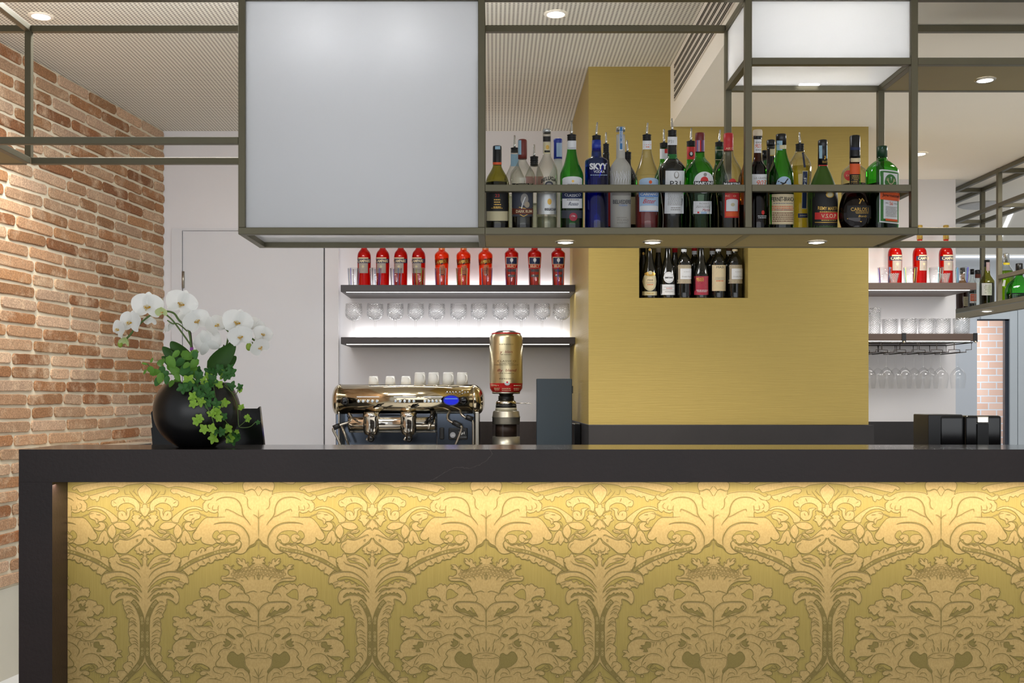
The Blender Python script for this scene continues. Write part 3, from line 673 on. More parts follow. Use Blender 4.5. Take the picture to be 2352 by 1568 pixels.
# thread lines drawn on the motif (width, points)
LINES = [
 (18,[(215,705),(250,650),(310,580),(340,520),(352,430),(390,350),(450,300),(540,277),(640,280),(720,310),(745,335)]),
 (14,[(320,580),(400,545),(480,500),(585,460),(600,500)]),(10,[(600,575),(850,580),(900,560),(980,530),(1060,520)]),
 (18,[(240,1010),(235,930),(255,850),(320,750),(400,695),(500,665),(620,660),(720,670),(780,690)]),
 (14,[(93,470),(93,880)]),(12,[(93,620),(120,570),(175,540)]),(12,[(205,465),(250,430),(265,370),(262,310),(300,260)]),
 (10,[(705,400),(715,440),(712,490)]),(9,[(785,395),(800,440),(790,470),(720,465)]),(9,[(840,360),(870,400),(860,440),(830,450)]),(9,[(910,345),(945,375),(945,420)]),
 (9,[(785,275),(830,310),(890,322)]),(8,[(880,210),(930,240),(900,262)]),(9,[(1045,770),(1080,800),(1105,850)]),(8,[(720,560),(718,590)]),
 (9,[(150,990),(93,900)]),(9,[(30,1090),(93,930)]),(16,[(115,960),(160,1010),(240,1040),(290,1110)]),
 (8,[(1070,590),(1120,620),(1110,660)]),(8,[(1090,540),(1160,545)]),(8,[(1170,640),(1240,655),(1270,710),(1262,780)]),(8,[(1200,980),(1215,870)]),
 (8,[(1290,880),(1340,920),(1360,970)]),(7,[(1430,850),(1470,800),(1520,800)]),(6,[(1520,815),(1610,790)]),(6,[(1465,850),(1560,890)]),(6,[(1430,860),(1385,930)]),
 (10,[(1500,290),(1530,350)]),(9,[(1560,530),(1545,560)]),(9,[(1480,520),(1500,560)]),(8,[(1350,340),(1400,370)]),
 (9,[(1730,260),(1700,230),(1660,180)]),(8,[(1600,180),(1640,240),(1740,340),(1810,380)]),(8,[(1520,160),(1540,230),(1600,230)]),(8,[(1680,150),(1650,200)]),
 (12,[(1445,912),(1560,925),(1660,890),(1760,850),(1780,870)]),(8,[(1700,930),(1730,920),(1720,950),(1700,935)]),(9,[(1380,1050),(1390,1010),(1440,970)]),
 (11,[(1755,1040),(1755,1085),(1790,1110),(1835,1115)]),(9,[(1240,700),(1262,760)]),
 (8,[(1830,560),(1835,600)]),(8,[(1770,700),(1800,650),(1835,610)]),
 (9,[(660,1010),(690,1050),(690,1090)]),(9,[(770,1052),(790,1090)]),(8,[(895,1060),(930,1110)]),(10,[(960,1070),(985,1130)]),(9,[(1040,1110),(1050,1160)]),(9,[(1165,1185),(1170,1230)]),
 (10,[(560,1165),(610,1120)]),(9,[(650,1190),(700,1140)]),(9,[(720,1230),(760,1170)]),(9,[(830,1260),(860,1200)]),(10,[(910,1290),(960,1240)]),(9,[(1000,1330),(1040,1270)]),(9,[(1095,1400),(1130,1340)]),(8,[(600,1130),(640,1120)]),
 (6,[(400,1090),(560,1110),(740,1145),(900,1200),(1060,1270),(1190,1340),(1290,1410)]),(6,[(480,1010),(600,1060),(740,1095),(910,1150),(1090,1220),(1220,1300),(1340,1390)]),
 (12,[(1390,1250),(1430,1290),(1500,1315),(1580,1340),(1680,1390),(1740,1450),(1775,1510)]),(10,[(1760,1280),(1790,1340)]),(13,[(1180,1490),(1230,1445),(1320,1420),(1420,1412),(1510,1420),(1600,1460),(1690,1530),(1760,1620),(1790,1650)]),
 (11,[(1210,1600),(1280,1570),(1350,1545),(1460,1530),(1560,1570),(1660,1640)]),(9,[(1240,1625),(1320,1590)]),(9,[(1340,1650),(1390,1610)]),
 (13,[(1440,1672),(1540,1665),(1640,1690),(1720,1750),(1795,1830)]),(8,[(1440,1195),(1500,1215),(1560,1205),(1640,1230)]),(7,[(1540,1230),(1600,1240)]),(8,[(1300,1330),(1340,1380),(1380,1395)]),
 (10,[(1795,1330),(1770,1290)]),(8,[(1280,1260),(1320,1290)]),
 (11,[(1520,1960),(1580,1935),(1640,1970)]),(11,[(1540,2005),(1600,1985),(1670,2030)]),(10,[(1560,2075),(1620,2030),(1680,2080)]),(11,[(1600,2142),(1640,2118),(1710,2165)]),(11,[(1590,2200),(1650,2170),(1715,2215)]),(10,[(1600,2260),(1660,2225),(1720,2265)]),(11,[(1590,2345),(1650,2310),(1730,2370)]),(10,[(1630,2380),(1690,2390),(1735,2420)]),(11,[(1600,2440),(1670,2430),(1735,2490)]),(10,[(1640,2480),(1700,2490),(1738,2530)]),(11,[(1632,2532),(1690,2520),(1740,2570)]),(10,[(1660,2600),(1710,2590),(1740,2640)]),(11,[(1600,2680),(1660,2660),(1700,2720)]),(12,[(1630,2700),(1680,2730),(1690,2780)]),(11,[(1560,2800),(1630,2800),(1655,2860)]),(10,[(1580,2850),(1630,2880),(1640,2910)]),(11,[(1515,2925),(1560,2960),(1570,2990)]),(9,[(1540,1890),(1580,1870),(1620,1870)]),(10,[(1600,2180),(1660,2200),(1710,2245)]),(10,[(1570,2030),(1620,2060)]),
 (14,[(93,1950),(93,2130),(93,2320)]),(14,[(93,2120),(100,2020),(140,1950),(200,1905),(270,1882),(420,1872),(540,1885),(590,1940),(575,1990),(480,2040)]),
 (9,[(40,1390),(40,1460)]),(10,[(93,1430),(70,1490),(93,1530),(116,1490),(93,1430)]),(12,[(160,1480),(150,1530)]),(12,[(300,1480),(250,1540)]),(10,[(400,1560),(480,1520),(560,1510),(640,1520)]),(9,[(320,1560),(370,1540)]),
 (7,[(93,1300),(180,1318),(240,1345),(310,1350),(350,1390),(440,1415),(500,1395)]),
 (8,[(480,1635),(540,1690)]),(9,[(310,1755),(400,1745),(440,1800)]),(8,[(690,1640),(700,1670)]),(8,[(830,1710),(880,1660)]),(8,[(350,1690),(420,1640)]),
 (9,[(700,1910),(690,1930),(750,1940),(740,1980),(690,2050)]),(9,[(700,1920),(760,1870),(810,1875),(825,1910)]),(8,[(890,1920),(960,1860)]),(9,[(1040,1960),(1110,1930)]),(9,[(1030,2010),(1090,2070)]),(8,[(1150,2040),(1180,2020)]),
 (9,[(400,2205),(480,2120),(560,2100),(700,2110),(820,2095)]),(9,[(290,2110),(340,2160),(330,2190),(230,2230),(195,2220)]),(9,[(300,2130),(360,2095),(440,2100),(460,2130)]),
 (8,[(520,2170),(560,2210)]),(8,[(580,2190),(570,2230),(620,2250)]),(8,[(640,2200),(660,2260),(690,2290),(730,2240)]),(8,[(690,2200),(740,2250)]),(9,[(820,2110),(800,2160),(770,2190)]),
 (8,[(960,2130),(1000,2170)]),(8,[(1060,2140),(1060,2190)]),(8,[(1130,2150),(1160,2190)]),(9,[(840,2140),(920,2180),(960,2240),(1020,2240),(1035,2210)]),(10,[(790,2300),(860,2260),(940,2250),(1060,2250),(1080,2230)]),
 (9,[(1060,2320),(1120,2260),(1200,2235)]),(8,[(1260,2290),(1310,2290)]),(9,[(1160,2350),(1180,2330),(1240,2325),(1250,2360)]),(9,[(1300,2360),(1340,2380)]),
 (9,[(730,2390),(760,2345),(830,2330),(885,2360),(880,2420),(830,2440),(785,2410),(790,2370),(830,2365),(850,2390),(830,2410)]),(8,[(890,2350),(940,2335),(980,2350),(990,2390),(940,2420),(890,2410)]),
 (11,[(870,2430),(930,2470),(1020,2470),(1090,2430),(1150,2330)]),(8,[(1000,2380),(1060,2330),(1110,2290)]),(9,[(990,2500),(1060,2490)]),
 (11,[(320,2480),(320,2420),(360,2340),(430,2290),(500,2275),(560,2290),(565,2340),(520,2380)]),(9,[(350,2280),(300,2320),(285,2370)]),(9,[(93,2280),(130,2245),(200,2240),(280,2245),(340,2270),(360,2300)]),
 (9,[(93,2350),(160,2365),(250,2390),(300,2430),(270,2460),(210,2470)]),(11,[(235,2440),(200,2530)]),(12,[(93,2450),(93,2640)]),(11,[(30,2580),(50,2640)]),(11,[(150,2570),(120,2650)]),(11,[(210,2530),(190,2640)]),(10,[(240,2590),(215,2660)]),
 (9,[(93,2660),(200,2670),(280,2710),(300,2745)]),(8,[(93,2745),(200,2745),(260,2730),(300,2760)]),(7,[(40,2720),(93,2700),(160,2700)]),(9,[(300,2760),(290,2850),(230,2930)]),
 (10,[(93,2890),(93,3130)]),(9,[(93,3030),(160,2900)]),(9,[(93,3060),(190,3010)]),(9,[(93,3040),(30,2950)]),
 (9,[(310,2640),(370,2550),(340,2510),(310,2500)]),(8,[(420,2600),(490,2590),(460,2570),(430,2580)]),(9,[(430,2540),(490,2520)]),
 (10,[(490,2440),(580,2390),(680,2380),(750,2410),(830,2440),(900,2480),(960,2480)]),(10,[(500,2480),(510,2550),(570,2590),(640,2590)]),
 (11,[(650,2490),(740,2520),(810,2580),(835,2640),(790,2720)]),(9,[(800,2550),(830,2480),(880,2470)]),(8,[(900,2500),(920,2540)]),(8,[(960,2490),(980,2550)]),(8,[(1000,2490),(1020,2570)]),
 (11,[(540,2610),(610,2595),(670,2620),(710,2680),(680,2720),(740,2800),(740,2860),(640,2880),(520,2890),(450,2910)]),(9,[(880,2660),(910,2600),(970,2590)]),
 (11,[(880,2740),(930,2690),(1020,2670),(1100,2690),(1150,2740),(1190,2810),(1200,2870)]),(9,[(1120,2790),(1180,2850)]),(9,[(960,2890),(1000,2860),(1060,2880),(1070,2920),(1020,2950),(975,2930),(1000,2900),(1030,2915)]),
 (9,[(1190,2730),(1250,2760),(1310,2780)]),(8,[(1280,2850),(1330,2810),(1360,2850)]),(8,[(1220,2890),(1280,2860),(1330,2900)]),(9,[(1080,2950),(1130,2900),(1190,2870),(1250,2900),(1290,2950),(1250,2990),(1190,2990)]),
 (10,[(460,2930),(540,2890),(680,2890),(760,2870),(790,2910),(750,2960),(640,2990)]),(10,[(300,2900),(380,2890),(440,2930),(460,2990)]),(10,[(220,3120),(230,3010),(270,2930)]),(9,[(310,3020),(340,2970),(400,2970),(420,3000)]),(9,[(280,3100),(340,3040),(500,3020)]),
 (9,[(510,3000),(560,2960),(620,2970),(635,3030),(690,3060)]),(9,[(650,3090),(760,3060),(880,3060)]),(8,[(720,3040),(780,3060)]),(9,[(900,2960),(870,2990),(920,3000)]),(9,[(830,3010),(900,2990),(980,3050)]),
 (9,[(1640,3090),(1720,3050),(1760,3030)]),(9,[(1400,3040),(1460,3090),(1440,3125)]),(9,[(1300,3090),(1370,3100)]),
 (9,[(1370,2740),(1400,2760)]),(8,[(1420,2660),(1480,2690)]),
]
BANDS = [   # beaded bands: width, centre line
 (42, [(415,1052),(480,1072),(560,1090),(740,1120),(900,1180),(1080,1250),(1200,1320),(1320,1398)]),
 (62, [(1640,1862),(1690,1910),(1740,1990),(1785,2110),(1797,2240),(1796,2420),(1795,2600),(1790,2730),(1745,2830),(1650,2950),(1560,3050),(1490,3130)]),
]

def damask(parent):
    mb = MB()
    y0 = YP
    def V(p, h):
        q = dpx(p); return (wx(q[0], y0), y0 - h, wz(q[1], y0))
    def strip(pts, w, h, m, mirror, taper=True):
        n = len(pts); vs, fs = [], []
        for i, p in enumerate(pts):
            a, b = pts[max(0, i - 1)], pts[min(n - 1, i + 1)]
            dx, dy = b[0] - a[0], b[1] - a[1]; L = math.hypot(dx, dy) or 1
            k = 1.0
            if taper: k = min(1.0, 0.25 + 3.2 * min(i, n - 1 - i) / n)
            ox, oy = -dy / L * w * k / 2, dx / L * w * k / 2
            vs += [(p[0] + ox, p[1] + oy), (p[0] - ox, p[1] - oy)]
        for i in range(n - 1): fs.append((2 * i, 2 * i + 1, 2 * i + 3, 2 * i + 2))
        vs = [(min(max(q[0], AX0), AX1), q[1]) for q in vs]
        hs[0] += 2.5e-6 if hs[0] < 2.4e-4 else -2.3e-4
        return [V(q, h + hs[0] * 0.35 + jr.uniform(0, 6e-6)) for q in vs], fs, m
    def fillp(pts, h, m):
        tr = tessellate_polygon([[Vector((p[0], p[1], 0)) for p in pts]])
        return [V(p, h + jr.uniform(0, 4e-6)) for p in pts], [tuple(t) for t in tr], m
    hs = [0.0]; jr = random.Random(5)
    MM = {'m': D_MOTIF, 'g': D_GROUND, 'd': D_DARK}
    items = []; h = 0.00025
    def inside(p): return (min(max(p[0], AX0), AX1), p[1])
    def outline(sp, w, h):
        runs, cur = [], []
        for q in sp + [sp[0]]:
            if q[0] <= AX0 + 0.5 or q[0] >= AX1 - 0.5 or q[1] > 3120:
                if len(cur) > 1: runs.append(cur)
                cur = []
            else: cur.append(q)
        if len(cur) > 1: runs.append(cur)
        for r in runs: items.append(strip(r, w, h, D_LINE, False, False))
    for k, pts in FILLS:
        sp = [inside(q) for q in smooth_loop(pts, True, 5, 0.38)]
        items.append(fillp(sp, h, MM[k]))
        outline(sp, 10, h + 0.00028)
        # a light thread beside the contour, shifted so it paints highlights on the relief
        lt = [inside((q[0] - 8, q[1] - 7)) for q in sp if AX0 + 12 < q[0] < AX1 - 4 and q[1] < 3110]
        seg = []
        for q in lt:
            if seg and math.hypot(q[0] - seg[-1][0], q[1] - seg[-1][1]) > 60:
                if len(seg) > 2: items.append(strip(seg, 3.4, h + 0.00022, D_LITE, False, False))
                seg = []
            seg.append(q)
        if len(seg) > 2: items.append(strip(seg, 3.4, h + 0.00022, D_LITE, False, False))
        h += 0.000012
    h += 0.00012
    for k, pts in PATCH:
        sp = [inside(q) for q in smooth_loop(pts, True, 5, 0.38)]
        items.append(fillp(sp, h, MM[k])); items.append(strip(sp + [sp[0]], 7, h + 0.00024, D_LINE, False, False)); h += 0.000012
    h += 0.00012
    for w, pts in BANDS:
        sp = [inside(q) for q in smooth_loop(pts, False, 8)]
        items.append(strip(sp, w + 12, h, D_LINE, False, False)); items.append(strip(sp, w, h + 0.00006, D_DARK, False, False))
        # beads along the band, in groups
        L = 0; last = sp[0]; nxt = 30
        for q in sp[1:]:
            L += math.hypot(q[0] - last[0], q[1] - last[1]); last = q
            if L > nxt:
                r = w * 0.24
                if int(L / 130) % 2 == 0:
                    ring = [(q[0] + r * math.cos(t * PI / 4), q[1] + r * math.sin(t * PI / 4)) for t in range(9)]
                    items.append(strip(ring, 5, h + 0.00012, D_LITE, False, False))
                nxt += 44
    for w, pts in LINES:
        sp = [inside(q) for q in smooth_loop(pts, False, 6)]
        items.append(strip(sp, w, h + 0.0002, D_LINE, False))
        off = [(q[0] + w * 0.55, q[1] + w * 0.45) for q in sp]
        items.append(strip(off, 3.2, h + 0.00015, D_LITE, False))
    # lattice of the crown
    for i in range(7):
        for j in range(3):
            x, yv = 112 + i * 58 + (j % 2) * 29, 1352 + j * 48 + i * 9
            if x > 520: continue
            ring = [(x + 24 * math.cos(t * PI / 4), yv + 22 * math.sin(t * PI / 4)) for t in range(9)]
            items.append(strip(ring, 7, h + 0.0003, D_LINE, False, False))
    # lay the half repeat out, mirrored about both axes
    period = 522.4
    half = (AX1 - AX0) / SC1
    ks = period / 2 / half
    ref = 594.0
    for c in range(-3, 10):
        a0 = ref + c * period / 2
        if a0 > 2960: continue
        mir = c % 2 != 0
        for vs, fs, m in items:
            out = []
            for x, y, z in vs:
                px = x * F / y0 + CX; u = (px - ref) * ks
                # the plane is y0 minus the relief; undo the tiny parallax-free offset
                px2 = a0 + (period / 2 - u if mir else u)
                out.append((wx(px2, y0), y, z))
            mb.add(out, fs, m)
    # ground cloth
    xa, xb = XI + 0.0005, XR - 0.001
    mb.add([(xa, y0, 0.02), (xb, y0, 0.02), (xb, y0, ZU), (xa, y0, ZU)], [(0, 1, 2, 3)], D_GROUND)
    o = mb.build('damask_panel', parent)
    bm = bmesh.new(); bm.from_mesh(o.data)
    for co, no in (((xa, 0, 0), (-1, 0, 0)), ((xb, 0, 0), (1, 0, 0)), ((0, 0, ZU - 0.0006), (0, 0, 1))):
        bmesh.ops.bisect_plane(bm, geom=bm.verts[:] + bm.edges[:] + bm.faces[:], plane_co=co, plane_no=no, clear_outer=True)
    for f in bm.faces:
        if f.normal.y > 0: f.normal_flip()
    bm.to_mesh(o.data); bm.free()
    o['label'] = 'olive and tan damask fabric panel'
damask(ct)
# ------------------------------------------------------------------ hanging metal rack over the counter
RF, RB = 3.38, 3.68       # front and back of the rack
BT = 0.0215               # bar thickness
ZTOP = ZL - 0.001
def bar(mb, a, b, m=None, w=BT, d=BT):
    a, b = Vector(a), Vector(b); m = m or FRAME
    lo = [min(a[i], b[i]) for i in range(3)]; hi = [max(a[i], b[i]) for i in range(3)]
    for i in range(3):
        if hi[i] - lo[i] < 1e-6: lo[i] -= (w, d, w)[i] / 2; hi[i] += (w, d, w)[i] / 2
    mb.bbox(lo[0], hi[0], lo[1], hi[1], lo[2], hi[2], m, 0.0012, 1)
rk = thing('hanging_rack', 'long bronze metal rack hung from the ceiling over the counter with light boxes', 'rack', (0, 0, 0))
def rx(px): return wx(px, RF)
fy, by = RF + BT / 2, RB
xa, xb_, xc, xd = rx(555), rx(1106), rx(1719.5), rx(2101)
x_l, x_r = rx(-28), rx(2700)
zlow = wz(530, RF)       # bottom frame of the middle run
zleft = wz(322, RF)      # bottom rail of the left run
zmid = wz(431.5, RF)       # bottle guard
zup = wz(140, RF)        # upper rail on the right
zt = ZTOP - BT / 2
h = BT / 2
posts = [('post', x_l, fy, zleft), ('post', x_l, by, zleft), ('post', xa, fy, zlow), ('post', xa, by, zlow), ('post', xb_, fy, zlow), ('post', xb_, by, zlow),
         ('post', xc, fy, zlow), ('post', xc, by, zlow), ('post', xd, fy, zlow), ('post', xd, by, zlow)]
for nme, x, y, z in posts:
    mb = MB(); bar(mb, (x, y, z + h), (x, y, ZTOP)); mb.build(nme, rk)
def rail(a, b, name='rail'):
    mb = MB(); bar(mb, a, b); mb.build(name, rk)
def along(x0, x1, y, z): rail((x0 + h, y, z), (x1 - h, y, z))
def across(x, z): rail((x, fy + h, z), (x, by - h, z))
x_ll = x_l - 0.9
for y in (fy, by):
    for p, q in ((x_ll, x_l), (x_l, xa), (xa, xb_), (xb_, xc), (xc, xd), (xd, x_r)): along(p, q, y, zt)
    along(x_ll, x_l, y, zleft); along(x_l, xa, y, zleft)
    along(xd, x_r, y, zup)
    along(xd, x_r, y, zlow)
for x in (x_l, xa, xb_, xc, xd): across(x, zt)
across(x_l, zleft)
for x in (xa, xb_, xc, xd): rail((x, fy + h, zlow), (x, by - h, zlow))
# bottom frame of the light box and bottle shelf
for y in (fy, by):
    rail((xa - h, y, zlow), (xb_ + h, y, zlow)); rail((xb_ + h, y, zlow), (xd + h, y, zlow))
along(xb_, xc, fy, zmid); along(xc, xd, fy, zmid); across(xd, zmid)
across(xc, zup); across(xd, zup); along(xc, xd, fy, zup); along(xc, xd, by, zup)
mb = MB()
for p, q in ((xb_ + 0.012, xc - 0.004), (xc + 0.004, xd - 0.03)): mb.box(p, q, fy + h + 0.0005, by - h - 0.0005, zlow - h + 0.0015, zlow + h - 0.008, FRAME_PANEL)
sh = mb.build('bottle_shelf', rk)
mb = MB(); mb.box(x_ll, x_l - 0.012, fy + h, by - h, zleft - h + 0.0015, zleft + h - 0.008, FRAME_PANEL); mb.build('shelf_board', rk)
mb = MB(); mb.box(xd + 0.012, x_r, fy + h, by - h, zup - h + 0.0015, zup + h - 0.008, FRAME_PANEL); mb.build('shelf_board', rk)
def make_opal(name, col):
    m, nt, out = new_mat(name)
    d = nd(nt, 'ShaderNodeBsdfDiffuse'); d.inputs[0].default_value = lin(col)
    t = nd(nt, 'ShaderNodeBsdfTranslucent'); t.inputs[0].default_value = lin(col)
    g = nd(nt, 'ShaderNodeBsdfGlossy', i_Roughness=0.12); g.inputs[0].default_value = (1, 1, 1, 1)
    ms = nd(nt, 'ShaderNodeMixShader', i_Fac=0.45); nt.links.new(d.outputs[0], ms.inputs[1]); nt.links.new(t.outputs[0], ms.inputs[2])
    fr = nd(nt, 'ShaderNodeFresnel', i_IOR=1.4); mx = nd(nt, 'ShaderNodeMixShader'); nt.links.new(fr.outputs[0], mx.inputs[0])
    nt.links.new(ms.outputs[0], mx.inputs[1]); nt.links.new(g.outputs[0], mx.inputs[2]); nt.links.new(mx.outputs[0], out.inputs[0]); return m
OPAL = make_opal('opal_panel', (238, 239, 241))
def lightbox(x0, x1, z0, z1):
    b = MB(); t = 0.004; b.box(x0 + h, x1 - h, fy + 0.002, fy + 0.006, z0 + h, z1 - h, OPAL); b.build('front_panel', rk)['label'] = 'white opal front panel'
    b = MB(); b.box(x0 + h, x1 - h, by - 0.006, by - 0.002, z0 + h, z1 - h, OPAL); b.build('back_panel', rk)['label'] = 'white opal panel'
    for x in (x0, x1):
        b = MB(); b.box(x - 0.002, x + 0.002, fy + h, by - h, z0 + h, z1 - h, OPAL); b.build('side_panel', rk)['label'] = 'white opal panel'
    b = MB(); b.box(x0 + h, x1 - h, fy + h, by - h, z0 + 0.006, z0 + 0.010, OPAL); b.build('bottom_panel', rk)['label'] = 'white opal bottom panel'
lightbox(xa, xb_, zlow, zt)
lightbox(xc, xd, zup, zt)
mb = MB(); mb.box(rx(1850) * 1.06, rx(1897) * 1.06, by - 0.03, by - 0.018, zup + 0.004, zup + 0.0055, LEDW); mb.build('led_light', rk)
ZSH = zlow + h - 0.008    # top of the bottle shelf
for x, z, lb in ((0.235, zlow - h, 'lamp sunk in the shelf underside below the cobalt bottle area, leftmost of three'), (0.519, zlow - h, 'middle lamp of the three sunk in the bottle shelf underside'), (1.053, zlow - h, 'rightmost lamp of the three sunk in the bottle shelf underside'), (1.602, zup - h, 'lamp tilted in the underside of the upper right rack board')):
    recessed('shelf_lamp', x, 3.545, z + 0.0015, 0.030, lb, 'shelf lamp', 'lamps sunk in the rack', STEEL)

# second rack, in the passage on the right, running away from the counter
r2 = thing('passage_rack', 'second bronze rack running back into the passage on the right', 'rack', (0, 0, 0))
qa, qb = 2.775, 2.935
ya, ym, ybk = 4.9, 5.97, 6.53
yend = 7.2
def bar2(a, b, name, w=0.024):
    m = MB(); bar(m, a, b, FRAME, w, w); m.build(name, r2)
z_s = 1.742
for x, y in ((qa, ym), (qb, ybk), (qa, yend), (qb, 5.2), (qa, 5.2)): bar2((x, y, z_s), (x, y, ZL - 0.001), 'post')
for z in (ZL - 0.014, 2.28):
    bar2((qa, ya, z), (qa, yend, z), 'rail', .0226); bar2((qb, ya, z), (qb, yend, z), 'rail', .0226)
    for y in (ym, ybk): bar2((qa + .012, y, z), (qb - .012, y, z), 'rail', .021)
bar2((qa, ya, 1.885), (qa, ym, 1.885), 'rail', .0226)
bar2((qa, ya, z_s), (qa, yend, z_s), 'rail', .0246); bar2((3.02, ya, z_s), (3.02, yend, z_s), 'rail', .0246)
m_ = MB(); m_.box(qa + .012, 3.02 - .012, ya, yend, z_s - 0.010, z_s + 0.004, FRAME_PANEL); m_.build('bottle_shelf', r2)
recessed('shelf_lamp', 2.875, 6.34, z_s - 0.010, 0.034, 'lamp sunk in the underside of the passage rack', 'shelf lamp', 'lamps sunk in the rack', STEEL)

# ------------------------------------------------------------------ wall shelves
YSF = 5.87
def wall_shelf(x0, x1, ztop, thick, m, label, name='wall_shelf'):
    t = thing(name, label, 'wall shelf', (0, 0, 0), 'lit wall shelves')
    b = MB(); b.bbox(x0, x1, YSF, YW - 0.002, ztop - thick, ztop, m, 0.001, 1); b.build('board', t)
    b = MB(); b.box(x0 + 0.028, x1 - 0.03, YSF + 0.014, YSF + 0.022, ztop - thick - 0.002, ztop - thick - 0.0002, LEDW); b.build('led_strip', t)
    return t
Z_U, Z_L = wz(654, YSF), wz(774, YSF)
Z_UR, Z_LR = wz(649, YSF), wz(766, YSF)
wall_shelf(wx(782.5, YSF), XG0 - 0.001, Z_U, 0.037, DARKWOOD, 'upper dark wall shelf left of the gold block, carrying red and orange bottles')
wall_shelf(wx(783, YSF), XG0 - 0.001, Z_L, 0.037, DARKWOOD, 'lower dark wall shelf left of the gold block, carrying stemmed cut glasses')
wall_shelf(XG1 + 0.001, wx(2243, YSF), Z_UR, 0.038, BROWNWOOD, 'upper wall shelf right of the gold block, carrying three red bottles')
lr = wall_shelf(XG1 + 0.001, wx(2244, YSF), Z_LR, 0.038, BROWNWOOD, 'lower brown wall shelf right of the gold block, carrying cut tumblers')
for px in (2076, 2240):
    b = MB(); x = wx(px, YSF); b.box(x - 0.011, x + 0.011, YSF - 0.004, YSF - 0.0005, Z_LR - 0.046, Z_LR + 0.003, BLACKP)
    b.lathe([(-0.0085, 0.006), (-0.004, 0.0065)], CHROME, 12, M=Matrix.Translation((x, YSF, Z_LR - 0.045)) @ Matrix.Rotation(-PI / 2, 4, 'X') @ Matrix.Translation((0, 0, 0)))
    b.build('bracket', lr)
# ------------------------------------------------------------------ bottles
def paper(name, rgb, rough=0.55): return pm('paper_' + name, rgb, rough, 0, 0.05, 90)
PW = paper('white', (228, 230, 234)); PC = paper('cream', (222, 204, 166)); PBK = paper('black', (20, 19, 20)); PN = paper('navy', (28, 42, 84))
PBL = paper('blue', (104, 150, 218)); PLB = paper('pale_blue', (170, 196, 226)); PR = paper('red', (206, 44, 42)); PCR = paper('crimson', (168, 44, 66)); PO = paper('orange', (226, 92, 40))
PGD = pm('gold_foil', (206, 166, 84), 0.35, 0.6); PSV = pm('silver_foil', (196, 198, 198), 0.3, 0.7); PGR = paper('green', (58, 120, 54)); PBG = paper('beige', (206, 196, 160)); PGY = paper('grey', (150, 146, 142)); PTN = paper('taupe', (168, 154, 134)); PBR = paper('brown', (104, 44, 26)); PMR = paper('maroon', (112, 32, 38)); PSL = paper('slate', (62, 66, 78))
G_CLEAR = thin_glass('clear_glass', (246, 247, 242), 0.5); G_GREEN = thin_glass('green_glass', (128, 222, 112), 0.45); G_BLUE = thin_glass('cobalt_glass', (112, 142, 240), 0.4)
G_DKGREEN = thin_glass('deep_green_glass', (90, 165, 90), 0.3); G_OLIVE = thin_glass('olive_glass', (196, 192, 110), 0.45); G_AMBER = thin_glass('amber_glass', (215, 170, 100), 0.45)
G_FROST = thin_glass('frosted_glass', (226, 226, 222), 0.7, 0.35, 0.6, False, 0.8); G_GFROST = thin_glass('green_frosted_glass', (112, 150, 70), 0.5, 0.3, 0.6, False, 0.55)
G_DARK = pm('dark_wine_glass', (16, 17, 13), 0.10, 0, 0.1, 10, coat=0.3); G_BROWN = thin_glass('brown_glass', (140, 92, 70), 0.4)
L_DARK = pm('dark_liquid', (15, 9, 8), 0.12, 0, 0.1, 10); L_RED = thin_glass('red_liquid', (240, 62, 62), 0.85, 0.05, 1, False, 0.55); L_ORANGE = thin_glass('orange_liquid', (255, 122, 52), 0.9, 0.05, 1, False, 0.6)
L_GOLD = thin_glass('golden_liquid', (196, 160, 70), 0.5); L_CLEAR = thin_glass('clear_liquid', (230, 234, 222), 0.5); L_YELLOW = thin_glass('straw_liquid', (236, 232, 160), 0.7); L_BLUE = thin_glass('blue_liquid', (92, 110, 235), 0.5)
L_RED2 = thin_glass('deep_red_liquid', (190, 20, 30), 0.6, 0.05, 1, False, 0.35); L_BROWN = pm('brown_liquid', (48, 20, 16), 0.12, 0, 0.1, 10); L_LIME = thin_glass('lime_liquid', (190, 220, 60), 0.5)
C_BK = pm('black_cap', (18, 18, 20), 0.3); C_RUBBER = pm('black_rubber', (14, 14, 15), 0.5); C_RED = pm('red_cap', (196, 40, 46), 0.4); C_MAROON = pm('maroon_cap', (110, 28, 34), 0.4); C_WHITE = pm('pale_cap', (222, 206, 180), 0.5); C_BLUE = pm('blue_cap', (34, 58, 160), 0.35); C_SILVER = pm('silver_cap', (190, 192, 190), 0.25, 0.8); C_WAX = pm('red_wax', (112, 42, 34), 0.45); C_GREEN = pm('green_cap', (20, 62, 34), 0.4); C_COPPER = pm('copper_cap', (168, 120, 88), 0.35, 0.6); C_TAX = paper('tax', (150, 186, 206))
SPOUT = pm('steel_spout', (206, 204, 198), 0.18, 0.9)

